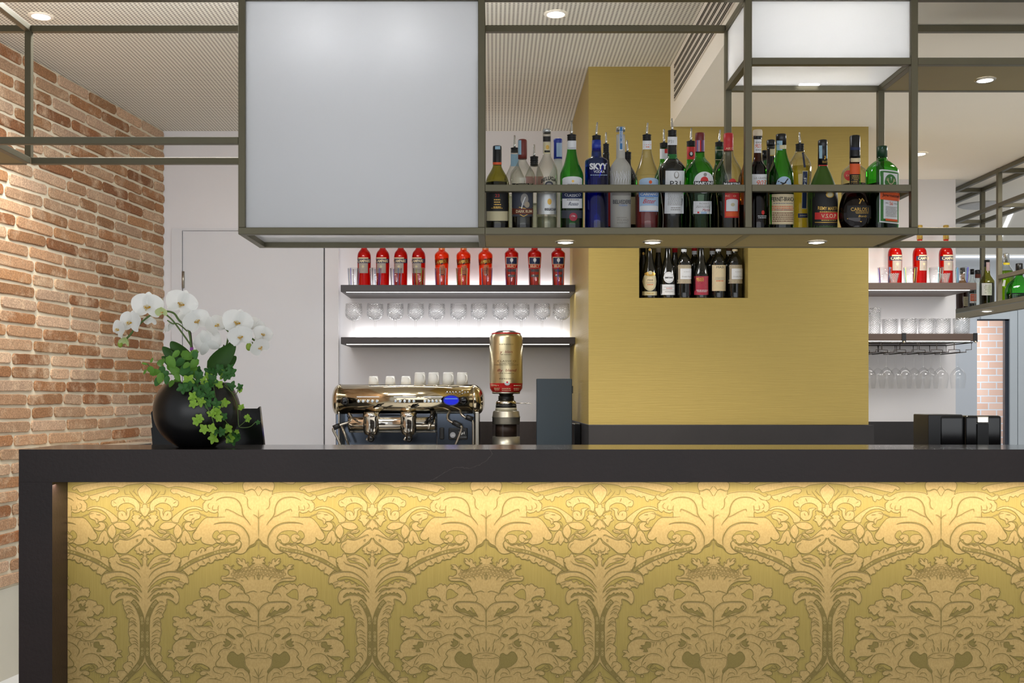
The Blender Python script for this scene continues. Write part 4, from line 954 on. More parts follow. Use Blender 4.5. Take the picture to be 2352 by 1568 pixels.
class Skin:
    """Front of a lathed body: turns photograph pixels into points on its surface."""
    def __init__(s, cx, Y, z0, prof, sq, ry): s.cx, s.Y, s.z0, s.prof, s.sq, s.ry = cx, Y, z0, prof, sq, ry
    def r(s, z):
        P = s.prof
        if z <= P[0][0]: return P[0][1]
        for (a, ra), (b, rb) in zip(P, P[1:]):
            if a <= z <= b: return ra + (rb - ra) * (z - a) / max(1e-9, b - a)
        return P[-1][1]
    def at(s, u, py, eps):
        D = s.Y
        for _ in range(3):
            z = wz(py, D) - s.z0; x = u * D / F; r = s.r(z) + 1e-6
            k = max(0.0, 1 - abs(min(0.985, abs(x) / r)) ** s.sq) ** (1 / s.sq)
            D = s.Y - r * s.ry * k
        return (x, -(r * s.ry) * k - eps, z)
def label_mesh(skin, items, name, parent):
    mb = MB(); eps = 0.0006
    for it in items:
        k = it[0]
        if k == 'r':      # rectangle u0 u1 v0 v1
            _, u0, u1, v0, v1, m = it; strips(mb, skin, u0, u1, lambda u: v0, lambda u: v1, eps, m)
        elif k == 'arch':  # rectangle with a rounded top
            _, u0, u1, v0, v1, rise, m = it; c, w = (u0 + u1) / 2, (u1 - u0) / 2
            strips(mb, skin, u0, u1, lambda u: v0 + rise * (1 - math.sqrt(max(0, 1 - ((u - c) / w) ** 2))), lambda u: v1, eps, m)
        elif k == 'e':
            _, uc, vc, ru, rv, m = it
            strips(mb, skin, uc - ru, uc + ru, lambda u: vc - rv * math.sqrt(max(0, 1 - ((u - uc) / ru) ** 2)), lambda u: vc + rv * math.sqrt(max(0, 1 - ((u - uc) / ru) ** 2)), eps, m)
        elif k == 't':     # text, centre, width, height
            _, s, uc, vc, w, hh, m = it[:7]; o = it[7] if len(it) > 7 else {}
            vs, fs = text2d(s, o.get('b', 0.0)); sh = o.get('shear', 0); arc = o.get('arc', 0); slope = o.get('slope', 0)
            P = []
            for x, y in vs:
                if o.get('vert'): u, v = uc - hh / 2 + y * hh if o['vert'] > 0 else uc + hh / 2 - y * hh, vc + (x - 0.5) * w * (-1 if o['vert'] > 0 else 1) * -1
                else: u = uc + (x - 0.5) * w + sh * (y - 0.5) * hh; v = vc - (y - 0.5) * hh + arc * (2 * x - 1) ** 2 + slope * (x - .5)
                P.append(skin.at(u, v, eps))
            mb.add(P, fs, m)
        elif k == 'l':     # poly line of given width
            _, pts, w, m = it; n = len(pts); P, fs = [], []
            for i, p in enumerate(pts):
                a, b = pts[max(0, i - 1)], pts[min(n - 1, i + 1)]; dx, dy = b[0] - a[0], b[1] - a[1]; L = math.hypot(dx, dy) or 1
                for sgn in (1, -1): P.append(skin.at(p[0] - dy / L * w / 2 * sgn, p[1] + dx / L * w / 2 * sgn, eps))
            for i in range(n - 1): fs.append((2 * i, 2 * i + 1, 2 * i + 3, 2 * i + 2))
            mb.add(P, fs, m)
        elif k == 'lines':  # rows of small print
            _, u0, u1, v0, v1, n, m = it; rnd = random.Random(int(abs(u0 * 7 + v0 * 13)))
            for i in range(n):
                v = v0 + (v1 - v0) * (i + .5) / n; u = u0 + rnd.uniform(0, 2); e = u1 - rnd.uniform(0, 2); hh = (v1 - v0) / n * 0.2
                while u < e - 1:
                    w = min(rnd.uniform(1.5, 5), e - u); P = [skin.at(u, v - hh, eps), skin.at(u + w, v - hh, eps), skin.at(u + w, v + hh, eps), skin.at(u, v + hh, eps)]
                    mb.add(P, [(0, 1, 2, 3)], m); u += w + 0.9
        eps += 0.00022
    return mb.build(name, parent)
def vspan(it):
    k = it[0]
    if k in ('r', 'arch', 'lines'): return it[3], it[4]
    if k == 'e': return it[2] - it[4], it[2] + it[4]
    if k == 'l': vs = [p[1] for p in it[1]]; return min(vs) - it[2] / 2, max(vs) + it[2] / 2
    e = it[4] if len(it) > 7 and it[7].get('vert') else it[5]
    return it[3] - e / 2, it[3] + e / 2
def strips(mb, skin, u0, u1, top, bot, eps, m, N=14, M=5):
    vs, fs = [], []
    for i in range(N + 1):
        u = u0 + (u1 - u0) * i / N; a, b = top(u), bot(u)
        for j in range(M + 1): vs.append(skin.at(u, a + (b - a) * j / M, eps))
    for i in range(N):
        for j in range(M):
            q = i * (M + 1) + j; fs.append((q, q + 1, q + M + 2, q + M + 1))
    mb.add(vs, fs, m, True)

def bottle(label, cx, Y, z0, body, glass, cap=None, capm=None, liq=None, labels=None, neck=None, pour=None, stop=None, group=None, cat='bottle', sq=2.0, ry=1.0, name='bottle', rz=0.0, seg=28):
    """body and cap are silhouettes as (photo y, half width in pixels); z0 is the height it stands on."""
    t = thing(name, label, cat, (wx(cx, Y), Y, z0), group, math.radians(rz))
    k = Y / F
    P = sorted([(wz(py, Y) - z0, hw * k) for py, hw in body])
    r0 = P[0][1]
    prof = [(0.0, r0 * 0.90), (0.002, r0 * 0.97), (0.006, r0)] + [p for p in P if p[0] > 0.008]
    # round the silhouette a little
    sm = [prof[0], prof[1], prof[2]]
    sm += [(a, max(b, 0.001)) for a, b in smooth_loop(prof[2:], False, 4)[1:]]
    for i in range(1, len(sm)):
        if sm[i][0] <= sm[i - 1][0]: sm[i] = (sm[i - 1][0] + 1e-5, sm[i][1])
    mb = MB(); mb.lathe(sm, glass, seg, sq, ry); g = mb.build('glass_body', t)
    skin = Skin(cx, Y, z0, sm, sq, ry)
    if liq:
        zl = wz(liq[0], Y) - z0; q = [(0.005, r0 * 0.88)]
        for a, b in sm:
            if 0.008 < a < zl: q.append((a, max(0.001, b - 0.0022)))
        q.append((zl, max(0.001, skin.r(zl) - 0.0022)))
        mb = MB(); mb.lathe(q, liq[1], seg, sq, ry); mb.build('liquid', t)
    if labels:      # pieces of paper that stand apart are labels of their own; print straight on the glass is lettering
        cl = []
        for it in labels:
            a, b2 = vspan(it); base = it[0] in ('r', 'arch', 'e')
            hit = [c for c in cl if c[0] < b2 + 0.4 and a < c[1] + 0.4]
            new = [min([a] + [c[0] for c in hit]), max([b2] + [c[1] for c in hit]), base or any(c[2] for c in hit), sorted(sum([c[3] for c in hit], []) + [labels.index(it)])]
            cl = [c for c in cl if c not in hit] + [new]
        for c in sorted(cl, key=lambda c: c[0]):
            if c[2]: label_mesh(skin, [labels[i] for i in c[3]], 'label', t)
        rest = sum([c[3] for c in cl if not c[2]], [])
        if rest: label_mesh(skin, [labels[i] for i in sorted(rest)], 'lettering', t)
    ctop = None
    if cap:
        C = sorted([(wz(py, Y) - z0, hw * k) for py, hw in cap]); mb = MB(); mb.lathe(C, capm, 20); mb.build('cap', t)
        cs = Skin(cx, Y, z0, C, 2.0, 1.0)
        ctop = C[-1][0]
    if neck:
        ns = Skin(cx, Y, z0, sm, 2.0, 1.0)
        if cap: ns.r = lambda z: max(skin.r(z), cs.r(z) if C[0][0] - 1e-4 <= z <= C[-1][0] + 1e-4 else 0)
        label_mesh(ns, neck, 'neck_label', t)
    if stop:       # ribbed rubber stopper: top y, bottom y, half width
        a, b, hw = wz(stop[0], Y) - z0, wz(stop[1], Y) - z0, stop[2] * k; Q = []; n = 4
        for i in range(n):
            zz = b + (a - b) * i / n; Q += [(zz, hw * 0.9), (zz + (a - b) / n * 0.5, hw), (zz + (a - b) / n * 0.98, hw * 0.88)]
        Q += [(a - 0.0005, hw * 1.05), (a, hw * 0.6)]
        mb = MB(); mb.lathe(Q, C_RUBBER, 18); mb.build('stopper', t); ctop = a
    if pour:       # tip y, sideways drift
        zt_, zb_ = wz(pour[0], Y) - z0, (ctop if ctop is not None else P[-1][0])
        pts = [(0, 0, zb_ - 0.002), (0, 0, zb_ + (zt_ - zb_) * 0.3), (pour[1] * k * 0.5, 0, zb_ + (zt_ - zb_) * 0.65), (pour[1] * k, 0, zt_)]
        mb = MB(); mb.tube(pts, 0.0042, SPOUT, 10, r2=0.0026); mb.build('pour_spout', t)
    return t

YB1, YB2 = 3.455, 3.585
GR = 'spirit bottles on the hanging rack'
def rb(label, cx, body, glass, **k): return bottle(label, cx, k.pop('Y', YB1), ZSH + 0.0005, body, glass, group=GR, **k)
# --- front row, left to right
rb('rum bottle with black label, beige band and black neck wrap, leftmost on the rack', 1142, [(540, 27), (430, 27.5), (420, 27), (408, 23.5), (398, 18), (388, 12.5), (378, 9.8), (345, 9.5)], G_OLIVE, liq=(421, L_DARK), cap=[(378, 10.2), (374, 10.4), (340, 10.2), (336, 9.8)], capm=C_BK,
   labels=[('r', -25, 25, 426, 508, PBK), ('r', -25.5, 25.5, 485, 507, PBG), ('t', '23', 0, 449, 10, 7, PR), ('lines', -9, 9, 456, 478, 4, PGD), ('lines', -15, 15, 476, 480, 1, PGD)], neck=[('r', -10, 10, 372.5, 378, PO), ('r', -5, 7, 335.5, 343, C_TAX)])
rb('rum bottle with brown wax neck and a dark label reading dark rum', 1200, [(540, 25), (440, 25.5), (425, 28), (405, 29), (392, 24), (380, 15), (368, 9), (358, 8.6)], G_CLEAR, liq=(432, L_DARK), cap=[(365, 10.2), (352, 10.6), (330, 10.4), (323, 10.2), (321, 9)], capm=C_WAX,
   labels=[('r', -24, 24, 421, 426, PBK), ('t', 'Captain M', 2, 424, 38, 6, PBG, {'shear': .3}), ('r', -24, 24, 440, 497, PSL), ('e', 4, 458, 9, 14, PGY), ('e', 10, 470, 6, 7, PTN), ('l', [(-3, 480), (0, 466), (6, 452)], 2, PW), ('r', -24, 24, 479, 492, PBR), ('t', 'DARK RUM', 3, 485.5, 37, 6.5, PC, {'b': .02}), ('l', [(-24, 478), (-8, 476), (6, 479), (24, 477)], 1.4, PGD), ('l', [(-24, 493), (-6, 493), (2, 497), (10, 493), (24, 494)], 1.4, PGD)], neck=[('r', -10, -3, 322, 355, C_TAX)])
rb('clear vodka bottle with a silver lower label, its name in arched black letters', 1256, [(540, 24), (420, 24.5), (400, 24.3), (386, 22.5), (372, 16), (362, 11), (354, 9.2), (330, 9), (306, 9.2)], G_CLEAR, liq=(500, L_CLEAR), cap=[(306, 9.3), (300, 9.6), (298, 9.2), (296, 7)], capm=C_SILVER,
   labels=[('t', 'BELUGA', 4, 409, 36, 9, PBK, {'arc': 8, 'b': .03}), ('e', 4, 424, 10, 8, PSL), ('e', 4, 424, 6, 4, PGY), ('r', -23, 21, 443, 492, PSV), ('e', 5, 463, 5, 7, PGD), ('r', -6, 19, 478, 483.5, PBK), ('t', 'EXPORT', 6.5, 480.8, 21, 4, PW)], neck=[('r', -9, 9, 313, 325, PBK), ('r', -8, 8, 327, 353, PBG), ('e', 1, 338, 4, 5, PGD), ('r', -6, 7, 345.5, 350, PBK)])
rb('green vermouth bottle with white classico label and navy ribbon', 1313, [(540, 26), (440, 26.5), (405, 27), (392, 24), (378, 18), (362, 13.5), (345, 10.6), (330, 10)], G_GREEN, liq=(447, L_DARK), stop=(310, 326, 10.5), pour=(277, 0),
   labels=[('arch', -22.5, 23, 405, 478, 6, PW), ('e', 1, 416, 3, 3, PGD), ('lines', -12, 14, 421, 425, 1, PGY), ('r', -23.5, 24, 442, 456, PN), ('t', 'CLASSICO', 1, 449, 37, 6, PW, {'arc': -2}), ('lines', -14, 16, 456, 462, 1, PGY), ('t', 'Rosso', 3, 468, 22, 8, PN, {'shear': .4}), ('r', -25, 25.5, 483, 501, PSL), ('e', 2, 498, 9.5, 9.5, PCR), ('t', '1786', 2, 496, 9, 4, PW)], neck=[('r', -10, 10.5, 323, 343, PW), ('t', 'CLASSICO', 0, 340, 17, 3, PN)])
rb('cobalt blue vodka bottle with large white lettering', 1370, [(540, 27), (400, 27), (376, 27), (369, 25.8), (364.5, 20), (361, 13), (350, 11.5), (340, 10.5)], G_BLUE, liq=(385, L_BLUE), cap=[(346, 10.8), (323, 10.4)], capm=C_BLUE, stop=(312, 323, 10), pour=(281, 2),
   labels=[('t', 'SKYY', 3, 382, 42, 15, PW, {'b': .05}), ('t', 'VODKA', 4, 394, 26, 6, PW, {'b': .01}), ('lines', -18, 24, 400, 404, 1, PLB)])
rb('frosted white vodka bottle with bare tree drawing and blue neck stripe', 1425.5, [(540, 23.5), (440, 23.7), (395, 23.7), (382, 22), (372, 16), (366, 11.5), (360, 10.2), (310, 10)], G_FROST, cap=[(302, 10.6), (295, 10.4), (292, 9.6)], capm=C_SILVER,
   labels=[('l', [(-20 + 3 * i, 428 - (i % 3)), (-19 + 3 * i + (i % 2) * 2, 412), (-21 + 3 * i + (i % 3) * 2, 398 - (i % 4) * 2)], 1.0, PW) for i in range(14)] + [('l', [(-16 + 6 * i, 418), (-10 + 6 * i, 408), (-13 + 6 * i, 400)], 0.9, PW) for i in range(6)] + [('r', -21, 22, 443, 449, PGY), ('t', 'BELVEDERE', 1, 464, 41, 9, PSL, {'b': .01}), ('t', 'VODKA', 3, 472, 20, 4, PBL), ('lines', -12, 14, 498, 502, 1, PGY), ('t', 'POLAND', 3, 506, 26, 5, PGY), ('lines', -12, 14, 510, 514, 1, PGY)], neck=[('r', -4, 4, 292, 345, PW), ('r', -3, 3, 292, 343, pm('stripe_blue', (44, 112, 168), 0.4)), ('t', 'BELVEDERE', 0.5, 315, 28, 4, PW, {'vert': -1})])
rb('clear bitter bottle with pale blue label and red liquor low in it', 1485.7, [(540, 26.5), (420, 27.5), (405, 27), (390, 23), (370, 16), (352, 11.5), (340, 10.2), (325, 10)], G_CLEAR, liq=(444, L_RED2), stop=(310, 324, 10), pour=(282, 2),
   labels=[('arch', -20, 25, 408, 486, 7, PLB), ('e', 4.5, 418, 4, 4, PO), ('r', -21, 26, 441, 452, PBL), ('t', 'CARPANO', 2.5, 446, 41, 6, PW, {'b': .03}), ('lines', -8, 14, 452, 456, 1, PGY), ('t', 'Bitter', 3, 462, 28, 10, PR, {'shear': .4}), ('arch', -19, 24, 472, 484, 2, PW)], neck=[('r', -10, 10.5, 323, 343, PW), ('lines', -9, 10, 330, 340, 2, PO)])
rb('dark vermouth bottle with tall white numbered label and sloping shoulders', 1544, [(540, 22), (525, 22), (500, 21), (470, 23), (430, 28), (400, 30.5), (387, 30), (377, 24), (366, 14), (360, 11), (332, 10.5), (318, 10.5)], G_DARK, stop=(300, 314, 10), pour=(272, -1),
   labels=[('r', -19.5, 25.5, 392, 490.5, PW), ('e', 5, 402, 6, 8, PGY), ('e', 5, 401, 4, 6, PW), ('t', 'P31', 3, 422, 25, 13, PBK), ('lines', -14, 21, 443, 472, 9, PGY), ('lines', -8, 18, 475, 484, 2, PGY)], neck=[('r', -11, 11, 314, 333, PW), ('t', 'P31', -4, 325, 11, 7, PGY), ('r', -10.6, 10.6, 354, 365, pm('green_ring', (30, 110, 50), 0.2))])
rb('bright green vermouth bottle with round white label, maroon cap and striped neck band', 1607.5, [(540, 25), (525, 24), (490, 23), (455, 26), (435, 31), (405, 33), (392, 31), (378, 24), (366, 14), (356, 10.8), (330, 10.5)], G_GREEN, liq=(446, L_DARK), cap=[(349, 10.5), (322, 10.8), (321, 11), (310, 11), (306, 10.2)], capm=C_MAROON,
   labels=[('e', 4.5, 419, 24.5, 25, PW), ('e', 4.5, 415, 9.5, 9.5, PR), ('r', -18.5, 27, 416, 426, PBK), ('t', 'MARTINI', 4.5, 421, 42, 7.5, PW, {'b': .05}), ('e', 6, 401, 4, 4, PGY), ('r', -18, 26, 462, 491, PW), ('t', 'ROSSO', 6, 467.5, 23, 4.5, PGY), ('lines', -13, 22, 472, 478, 2, PGY), ('t', 'Martini', 12, 482, 20, 6, PCR, {'shear': .3}), ('r', -2, 12, 486, 491, PLB), ('r', -10, -6, 486, 490, PR)], neck=[('r', -10.8, 10.8, 322, 348, PCR)] + [('r', -8 + i * 3.2, -6.4 + i * 3.2, 322, 348, (PBL, PW, PR, PN)[i % 4]) for i in range(6)])
rb('clear vermouth bottle with red neck, red lower label and dark liquor', 1673, [(540, 25), (525, 24), (490, 23.5), (455, 26), (430, 30), (405, 31), (388, 28), (372, 20), (358, 13), (346, 10.8), (325, 10.5)], G_CLEAR, liq=(449, L_DARK), cap=[(346, 11), (324, 11), (322, 11.4), (309, 11.2), (307, 10)], capm=C_RED,
   labels=[('e', 3, 419, 9, 9, PR), ('r', -18, 24, 418, 428, PBK), ('t', 'MARTINI', 3, 423, 38, 7, PW, {'b': .05}), ('r', -13, 22, 443, 500, PR), ('t', 'RC   O', 0, 450, 24, 4, PC), ('arch', -10, 18, 457, 485, 3, PW), ('e', 5, 470, 5, 4, PBG), ('arch', -11, 20, 486, 497, 2, PO)], neck=[('r', -11, 11, 323, 345, C_RED), ('t', 'ARTI', 0, 341, 16, 5, PC)])
rb('grappa bottle with pale stopper, white neck label and dark body', 1740, [(540, 20), (420, 20.5), (392, 20.5), (382, 18), (374, 13), (365, 9.5), (345, 8.5), (318, 9)], G_BROWN, liq=(372, L_DARK), cap=[(316, 10), (310, 10.8), (303, 11), (299, 10)], capm=C_WHITE,
   labels=[('r', -19, 19.5, 400, 428, PW), ('t', 'LA GRAPPA', 3, 409, 30, 4.5, PGY), ('t', '903', 4, 420, 23, 12, PO, {'shear': .3}), ('e', 8, 488, 4, 5, PR), ('lines', -5, 19, 494, 502, 2, PW)], neck=[('r', -10, 10, 312, 319, C_BK), ('r', -8.4, 8.4, 320, 351, PW), ('t', '903', 0, 335, 14, 10, PO, {'shear': .3}), ('lines', -7, 8, 324, 330, 1, PGY), ('lines', -7, 8, 342, 347, 1, PGY)])
rb('green herbal bottle with cream label, black cap and a flying bird disc', 1794, [(540, 28), (445, 28.5), (410, 28.5), (395, 27), (378, 21), (362, 15), (348, 11.8), (335, 11)], G_GREEN, liq=(421, L_DARK), cap=[(333, 11.6), (310, 11.8), (309, 11.4)], capm=C_BK,
   labels=[('e', 0, 423, 17.5, 18, PLB), ('e', 0, 430, 14, 8, PBG), ('l', [(-14, 416), (-6, 420), (0, 421), (5, 415), (9, 410)], 2.6, PBK), ('l', [(-6, 424), (0, 421), (4, 418)], 3.2, PBK), ('arch', -28, 27, 445, 515, 2, PC), ('t', 'FERNET-BRANCA', 0, 457, 52, 10, PBK, {'b': .02, 'arc': 1}), ('lines', -24, 24, 464, 470, 1, PGY), ('lines', -26, 25, 472, 484, 3, PO), ('t', 'FERNET-BRANCA', 0, 482, 38, 4, PGY), ('lines', -25, 25, 487, 510, 5, PBR)], neck=[('r', -11, 0, 323, 345, C_TAX), ('r', -6, 11.6, 333, 342, PBG)])
rb('round shouldered elderflower bottle with narrow black vertical label and spout', 1837, [(540, 20), (500, 19), (460, 19), (435, 22), (412, 26), (388, 26.5), (372, 23), (360, 16), (352, 11), (346, 10.5)], G_CLEAR, Y=3.522, liq=(384, L_YELLOW), stop=(331, 347, 9.5), pour=(304, -1),
   labels=[('l', [(4, 350), (4, 384)], 5, PN), ('l', [(5, 392), (5, 480)], 13, PBG), ('l', [(5, 394), (5, 478)], 10.5, PN), ('t', 'ST-GERMAIN', 5, 436, 56, 6, PW, {'vert': 1, 'b': .03}), ('r', -9, 14, 490, 500, PN), ('t', '2007', 3, 495, 18, 3, PBG)], neck=[])
rb('green frosted cognac bottle with black body label and red band', 1889.5, [(540, 32), (500, 33), (450, 33.5), (435, 31), (415, 24), (400, 18), (388, 12.5), (378, 10.5), (340, 10)], G_GFROST, liq=None, cap=[(384, 10.8), (340, 10.4), (334, 10.2), (333, 10.6), (324, 10.6), (322, 9.5)], capm=C_BK, Y=3.464,
   labels=[('r', -32.5, 32.5, 440, 532, PBK), ('e', 7, 447, 10, 7, PGD), ('e', 7, 447, 7, 5, PBG), ('t', 'REMY MARTIN', 5, 479, 49, 8, PGD, {'arc': -1.5, 'b': .02}), ('lines', -18, 28, 484, 489, 1, PGD), ('r', -25, 30, 488, 504, PR), ('t', 'V.S.O.P', 5, 496, 36, 9, PC, {'b': .01}), ('lines', -14, 24, 504, 508, 1, PGD), ('r', -25, 30, 510, 511.5, PGD)], neck=[('r', -9.5, -4, 334, 364, C_TAX), ('r', 6, 9.6, 334, 364, C_TAX), ('l', [(1, 366), (3, 362), (2, 358)], 3, PGD), ('lines', -5, 9, 369, 375, 2, PGD), ('r', -10.4, 10.4, 379, 381, PR)])
rb('brandy decanter bottle with orange neck band, black cap and wide dark body', 1963.5, [(540, 29), (522, 31), (505, 36), (490, 37), (470, 35), (455, 31), (445, 27), (438, 20), (428, 13.5), (420, 12), (365, 12)], G_BROWN, liq=(455, L_BROWN), cap=[(363, 11.8), (358, 12), (335, 11.6), (315, 11.8), (312, 10.8)], capm=C_BK, ry=0.68, Y=3.44,
   labels=[('r', -12.2, 12.2, 376, 400, PO), ('r', -12.2, 12.2, 400, 426, PBK), ('lines', -11, 11, 402, 424, 5, PGD), ('l', [(2, 468), (6, 461), (10, 456), (14, 462)], 3, PGD), ('l', [(6, 461), (2, 456)], 2, PGD), ('r', -24, 34, 472, 500, PBK), ('l', [(-24, 502), (7, 509), (34, 500)], 2, PGD), ('t', 'CARLOS I', 4, 480.5, 42, 8, PGD, {'b': .01}), ('lines', -8, 26, 485, 491, 2, PGD), ('t', 'Brandy', 10, 497, 20, 6, PGD, {'shear': .4})], neck=[('r', -11.6, 11.6, 338, 344.5, PN), ('r', -11, 12, 363, 372, PC)])
rb('square shouldered green herbal liqueur bottle with stag label, rightmost on the rack', 2026, [(540, 35), (430, 35.4), (400, 35.4), (388, 33), (378, 25), (372, 18), (366, 11), (350, 10.5)], G_GREEN, liq=(424, L_DARK), cap=[(361, 11.6), (338, 12), (336.5, 11)], capm=C_GREEN, sq=4.5, ry=0.70, Y=3.466, rz=27,
   labels=[('arch', -31, 31, 390, 512, 2, PW), ('arch', -29, 29, 393, 509, 2, PGR), ('r', -22, 22, 397, 503, PW), ('e', 0, 419, 19, 19.5, PGR), ('e', 0, 424, 5, 4, PTN)] + [('l', [(sg * 3, 422), (sg * 8, 418), (sg * 13, 409)], 1.6, PBG) for sg in (1, -1)] + [('l', [(sg * 8, 418), (sg * 8, 409)], 1.4, PBG) for sg in (1, -1)] + [('l', [(sg * 10, 415), (sg * 15, 414)], 1.4, PBG) for sg in (1, -1)] + [('l', [(0, 405), (0, 414)], 1.2, PW), ('l', [(-2.5, 408), (2.5, 408)], 1.2, PW), ('r', -31, 31, 441, 460, PO), ('t', 'Jagermeister', 0, 450, 54, 9, PBK, {'b': .02}), ('lines', -3, -1, 444, 446, 1, PBK), ('t', '56', 0, 467, 10, 8, PO), ('lines', -19, -7, 465, 469, 1, PGY), ('lines', 7, 19, 465, 469, 1, PGY), ('lines', -18, 18, 474, 498, 7, PGY), ('r', -19, 19, 503, 508, PO)], neck=[('l', [(-9, 340), (2, 342), (11, 337)], 4, C_TAX)])
# --- back row
def back(label, cx, body, glass, **k): return rb(label, cx, body, glass, Y=k.pop('Y', YB2), **k)
slim = lambda top, hw=24, nk=9: [(528, hw), (430, hw), (410, hw * .95), (395, hw * .7), (382, nk * 1.2), (372, nk), (top, nk)]
back('back row bottle with blue neck label and spout behind the brown wax neck', 1182, slim(345), G_CLEAR, stop=(340, 350, 9), pour=(311, 0), neck=[('r', -9, 9, 354, 382, C_TAX)], liq=(450, L_CLEAR))
back('clear back row bottle with black ribbed stopper and spout left of the arched lettering', 1227, slim(380, 24, 9), G_CLEAR, stop=(360, 381, 9.5), pour=(332, 0), labels=[('r', -20, 20, 405, 425, paper('pinkish', (206, 150, 144)))], liq=(470, L_CLEAR))
back('frosted back row bottle with a blue cap and pale blue neck label', 1281.5, slim(364, 24, 9.5), G_FROST, cap=[(366, 9.8), (327, 9.6), (325, 10.2), (320, 10), (319, 8)], capm=C_BLUE, neck=[('r', -4, 9, 328, 360, PLB)])
back('dark back row bottle with a thin spout right of the cobalt bottle', 1392, slim(352, 22, 8), G_DARK, stop=(331, 352, 7), pour=(304, 0), labels=[('r', -18, 18, 440, 520, PR)])
back('dark back row bottle with black stopper and spout beside the frosted bottle', 1441, slim(355, 24, 8), G_DARK, stop=(350, 366, 9), pour=(322, -1), labels=[('r', -20, 20, 452, 515, PBG)])
back('green back row bottle with red and white neck label and spout', 1525, slim(340, 24, 9.5), G_GREEN, stop=(329, 342, 9.5), pour=(297, 0), neck=[('r', -9.6, 0, 342, 365, PW), ('r', 0, 9.6, 342, 352, PR), ('r', 0, 9.6, 352, 374, PW)], liq=(440, L_DARK))
back('back row bottle with bright red neck label and black stopper', 1587, slim(340, 24, 9.8), G_GREEN, stop=(325, 337, 10), pour=(294, 1), neck=[('r', -9.8, 9.8, 337, 366, PR), ('e', -1, 354, 5, 6, PBK), ('e', -1, 353, 3, 4, PW)], liq=(440, L_DARK))
back('green back row bottle with dark green neck wrap and spout left of the red neck', 1652, slim(340, 22, 9.5), G_DKGREEN, cap=[(368, 9.8), (338, 9.6)], capm=C_GREEN, stop=(327, 339, 9.5), pour=(298, 2), neck=[('r', -9.6, 9.6, 344, 345.5, PBG), ('r', -9.6, 9.6, 366, 367.5, PBG)], liq=(440, L_DARK))
back('amber back row bottle beside the rack post', 1717, slim(370, 22, 9), G_AMBER, liq=(455, L_BROWN), cap=[(372, 9.2), (345, 9), (344, 8)], capm=C_COPPER, labels=[('r', -18, 18, 440, 470, PO)])
back('tall back row bottle with shiny black cap and gold and white neck label', 1770.5, slim(336, 22, 9.2), G_DARK, Y=3.56, cap=[(335, 9.2), (333, 9.8), (324, 9.8), (322, 9)], capm=C_BK, neck=[('r', -4, 8, 342, 357, PBG), ('r', -4, 8, 356, 358, PGD)])
back('slim dark back row bottle half hidden behind the white neck label', 1757, slim(362, 17, 6.5), G_DARK, Y=3.622, cap=[(365, 6.8), (346, 6.8)], capm=C_BK, neck=[('r', -4, 6, 368, 380, PGR)])
back('clear round back row bottle with red round label behind the orange neck', 1962, [(528, 27), (430, 29), (405, 29), (392, 26), (383, 17), (378, 12), (360, 10)], G_CLEAR, Y=3.612, liq=(424, L_DARK), cap=[(360, 10), (352, 10)], capm=C_BK, labels=[('e', -19, 403, 8.5, 12, PR), ('t', 'DIS', -19, 403, 10, 4, PC), ('r', -24, -4, 442, 470, PR)])

# --- wine bottles in the niche of the gold wall
YN1, YN2 = YC + 0.075, YC + 0.20
GW = 'wine bottles in the gold wall niche'
ZN = nz0 + 0.0005
burg = [(684, 16.5), (640, 17), (628, 16.6), (612, 13.5), (596, 9), (580, 6.4), (566, 5.6), (540, 5.4)]
bord = [(684, 16.5), (612, 17.2), (600, 16.4), (592, 13), (586, 9), (580, 6.4), (560, 5.8), (540, 5.6)]
def wine(label, cx, shape, Y=YN1, capm=C_BK, **k):
    kk = YN1 / Y
    sh = [(HY + (py - HY) * kk if py < 680 else py, hw * kk) for py, hw in shape]
    return bottle(label, cx, Y, ZN, sh, G_DARK, group=GW, cap=[(HY + (572 - HY) * kk, 6.2 * kk), (HY + (536 - HY) * kk, 6.2 * kk), (HY + (535 - HY) * kk, 5 * kk)], capm=capm, cat='wine bottle', name='wine_bottle', seg=24, **k)
wine('wine bottle with ornate yellow shield label, leftmost in the niche', 1491.7, burg, labels=[('e', -1, 646, 16, 22, PBG), ('e', -0.5, 629, 13, 5, PGD), ('e', -0.5, 626, 5, 4, PBG), ('e', -1, 650, 10.5, 15, PC), ('t', 'MASI', -0.5, 643, 12, 3.2, PBK), ('t', 'COSTASERA', -0.5, 649.5, 18, 3, PGY), ('lines', -9, 8, 652, 655, 1, PO), ('r', -17, 17, 669, 678, PBG), ('lines', -10, 10, 671, 676, 1, PGD)], neck=[('e', 0, 573, 3, 3.2, PGD)])
wine('wine bottle with round white medallion above a white label', 1533.8, burg, labels=[('e', 0, 637, 12, 13, PW), ('e', 0, 637, 10, 11, PGY), ('e', 0, 637, 9.6, 10.6, PW), ('t', 'BERTANI', 0, 637.5, 17, 3.6, PBK, {'b': .05}), ('r', -16.5, 16.5, 653, 677, PW), ('t', 'VALPOLICELLA', 1, 659, 24, 2.6, PGY), ('t', 'RIPASSO', 1, 662, 14, 2.6, PO), ('r', -15, 15, 665, 665.5, PGY), ('t', 'VALPANTENA', 1, 669.5, 21, 2.8, PGY)])
orn = [('r', -16.8, 16.8, 608, 651, PTN)] + [('lines', -16, 16, 609, 617, 4, PBG), ('lines', -16, 16, 642, 650, 4, PBG), ('r', -10.5, 16.2, 616.5, 641, PW), ('t', 'ALTERINO', 4, 624, 15, 1.8, PGY), ('t', 'Ornella Molon', 4, 635, 23, 3.4, PGY)]
wine('wine bottle with taupe patterned label and white square, beside the round medallion one', 1570.7, bord, labels=orn, neck=[('r', -6.2, 6.2, 572, 578, PW)])
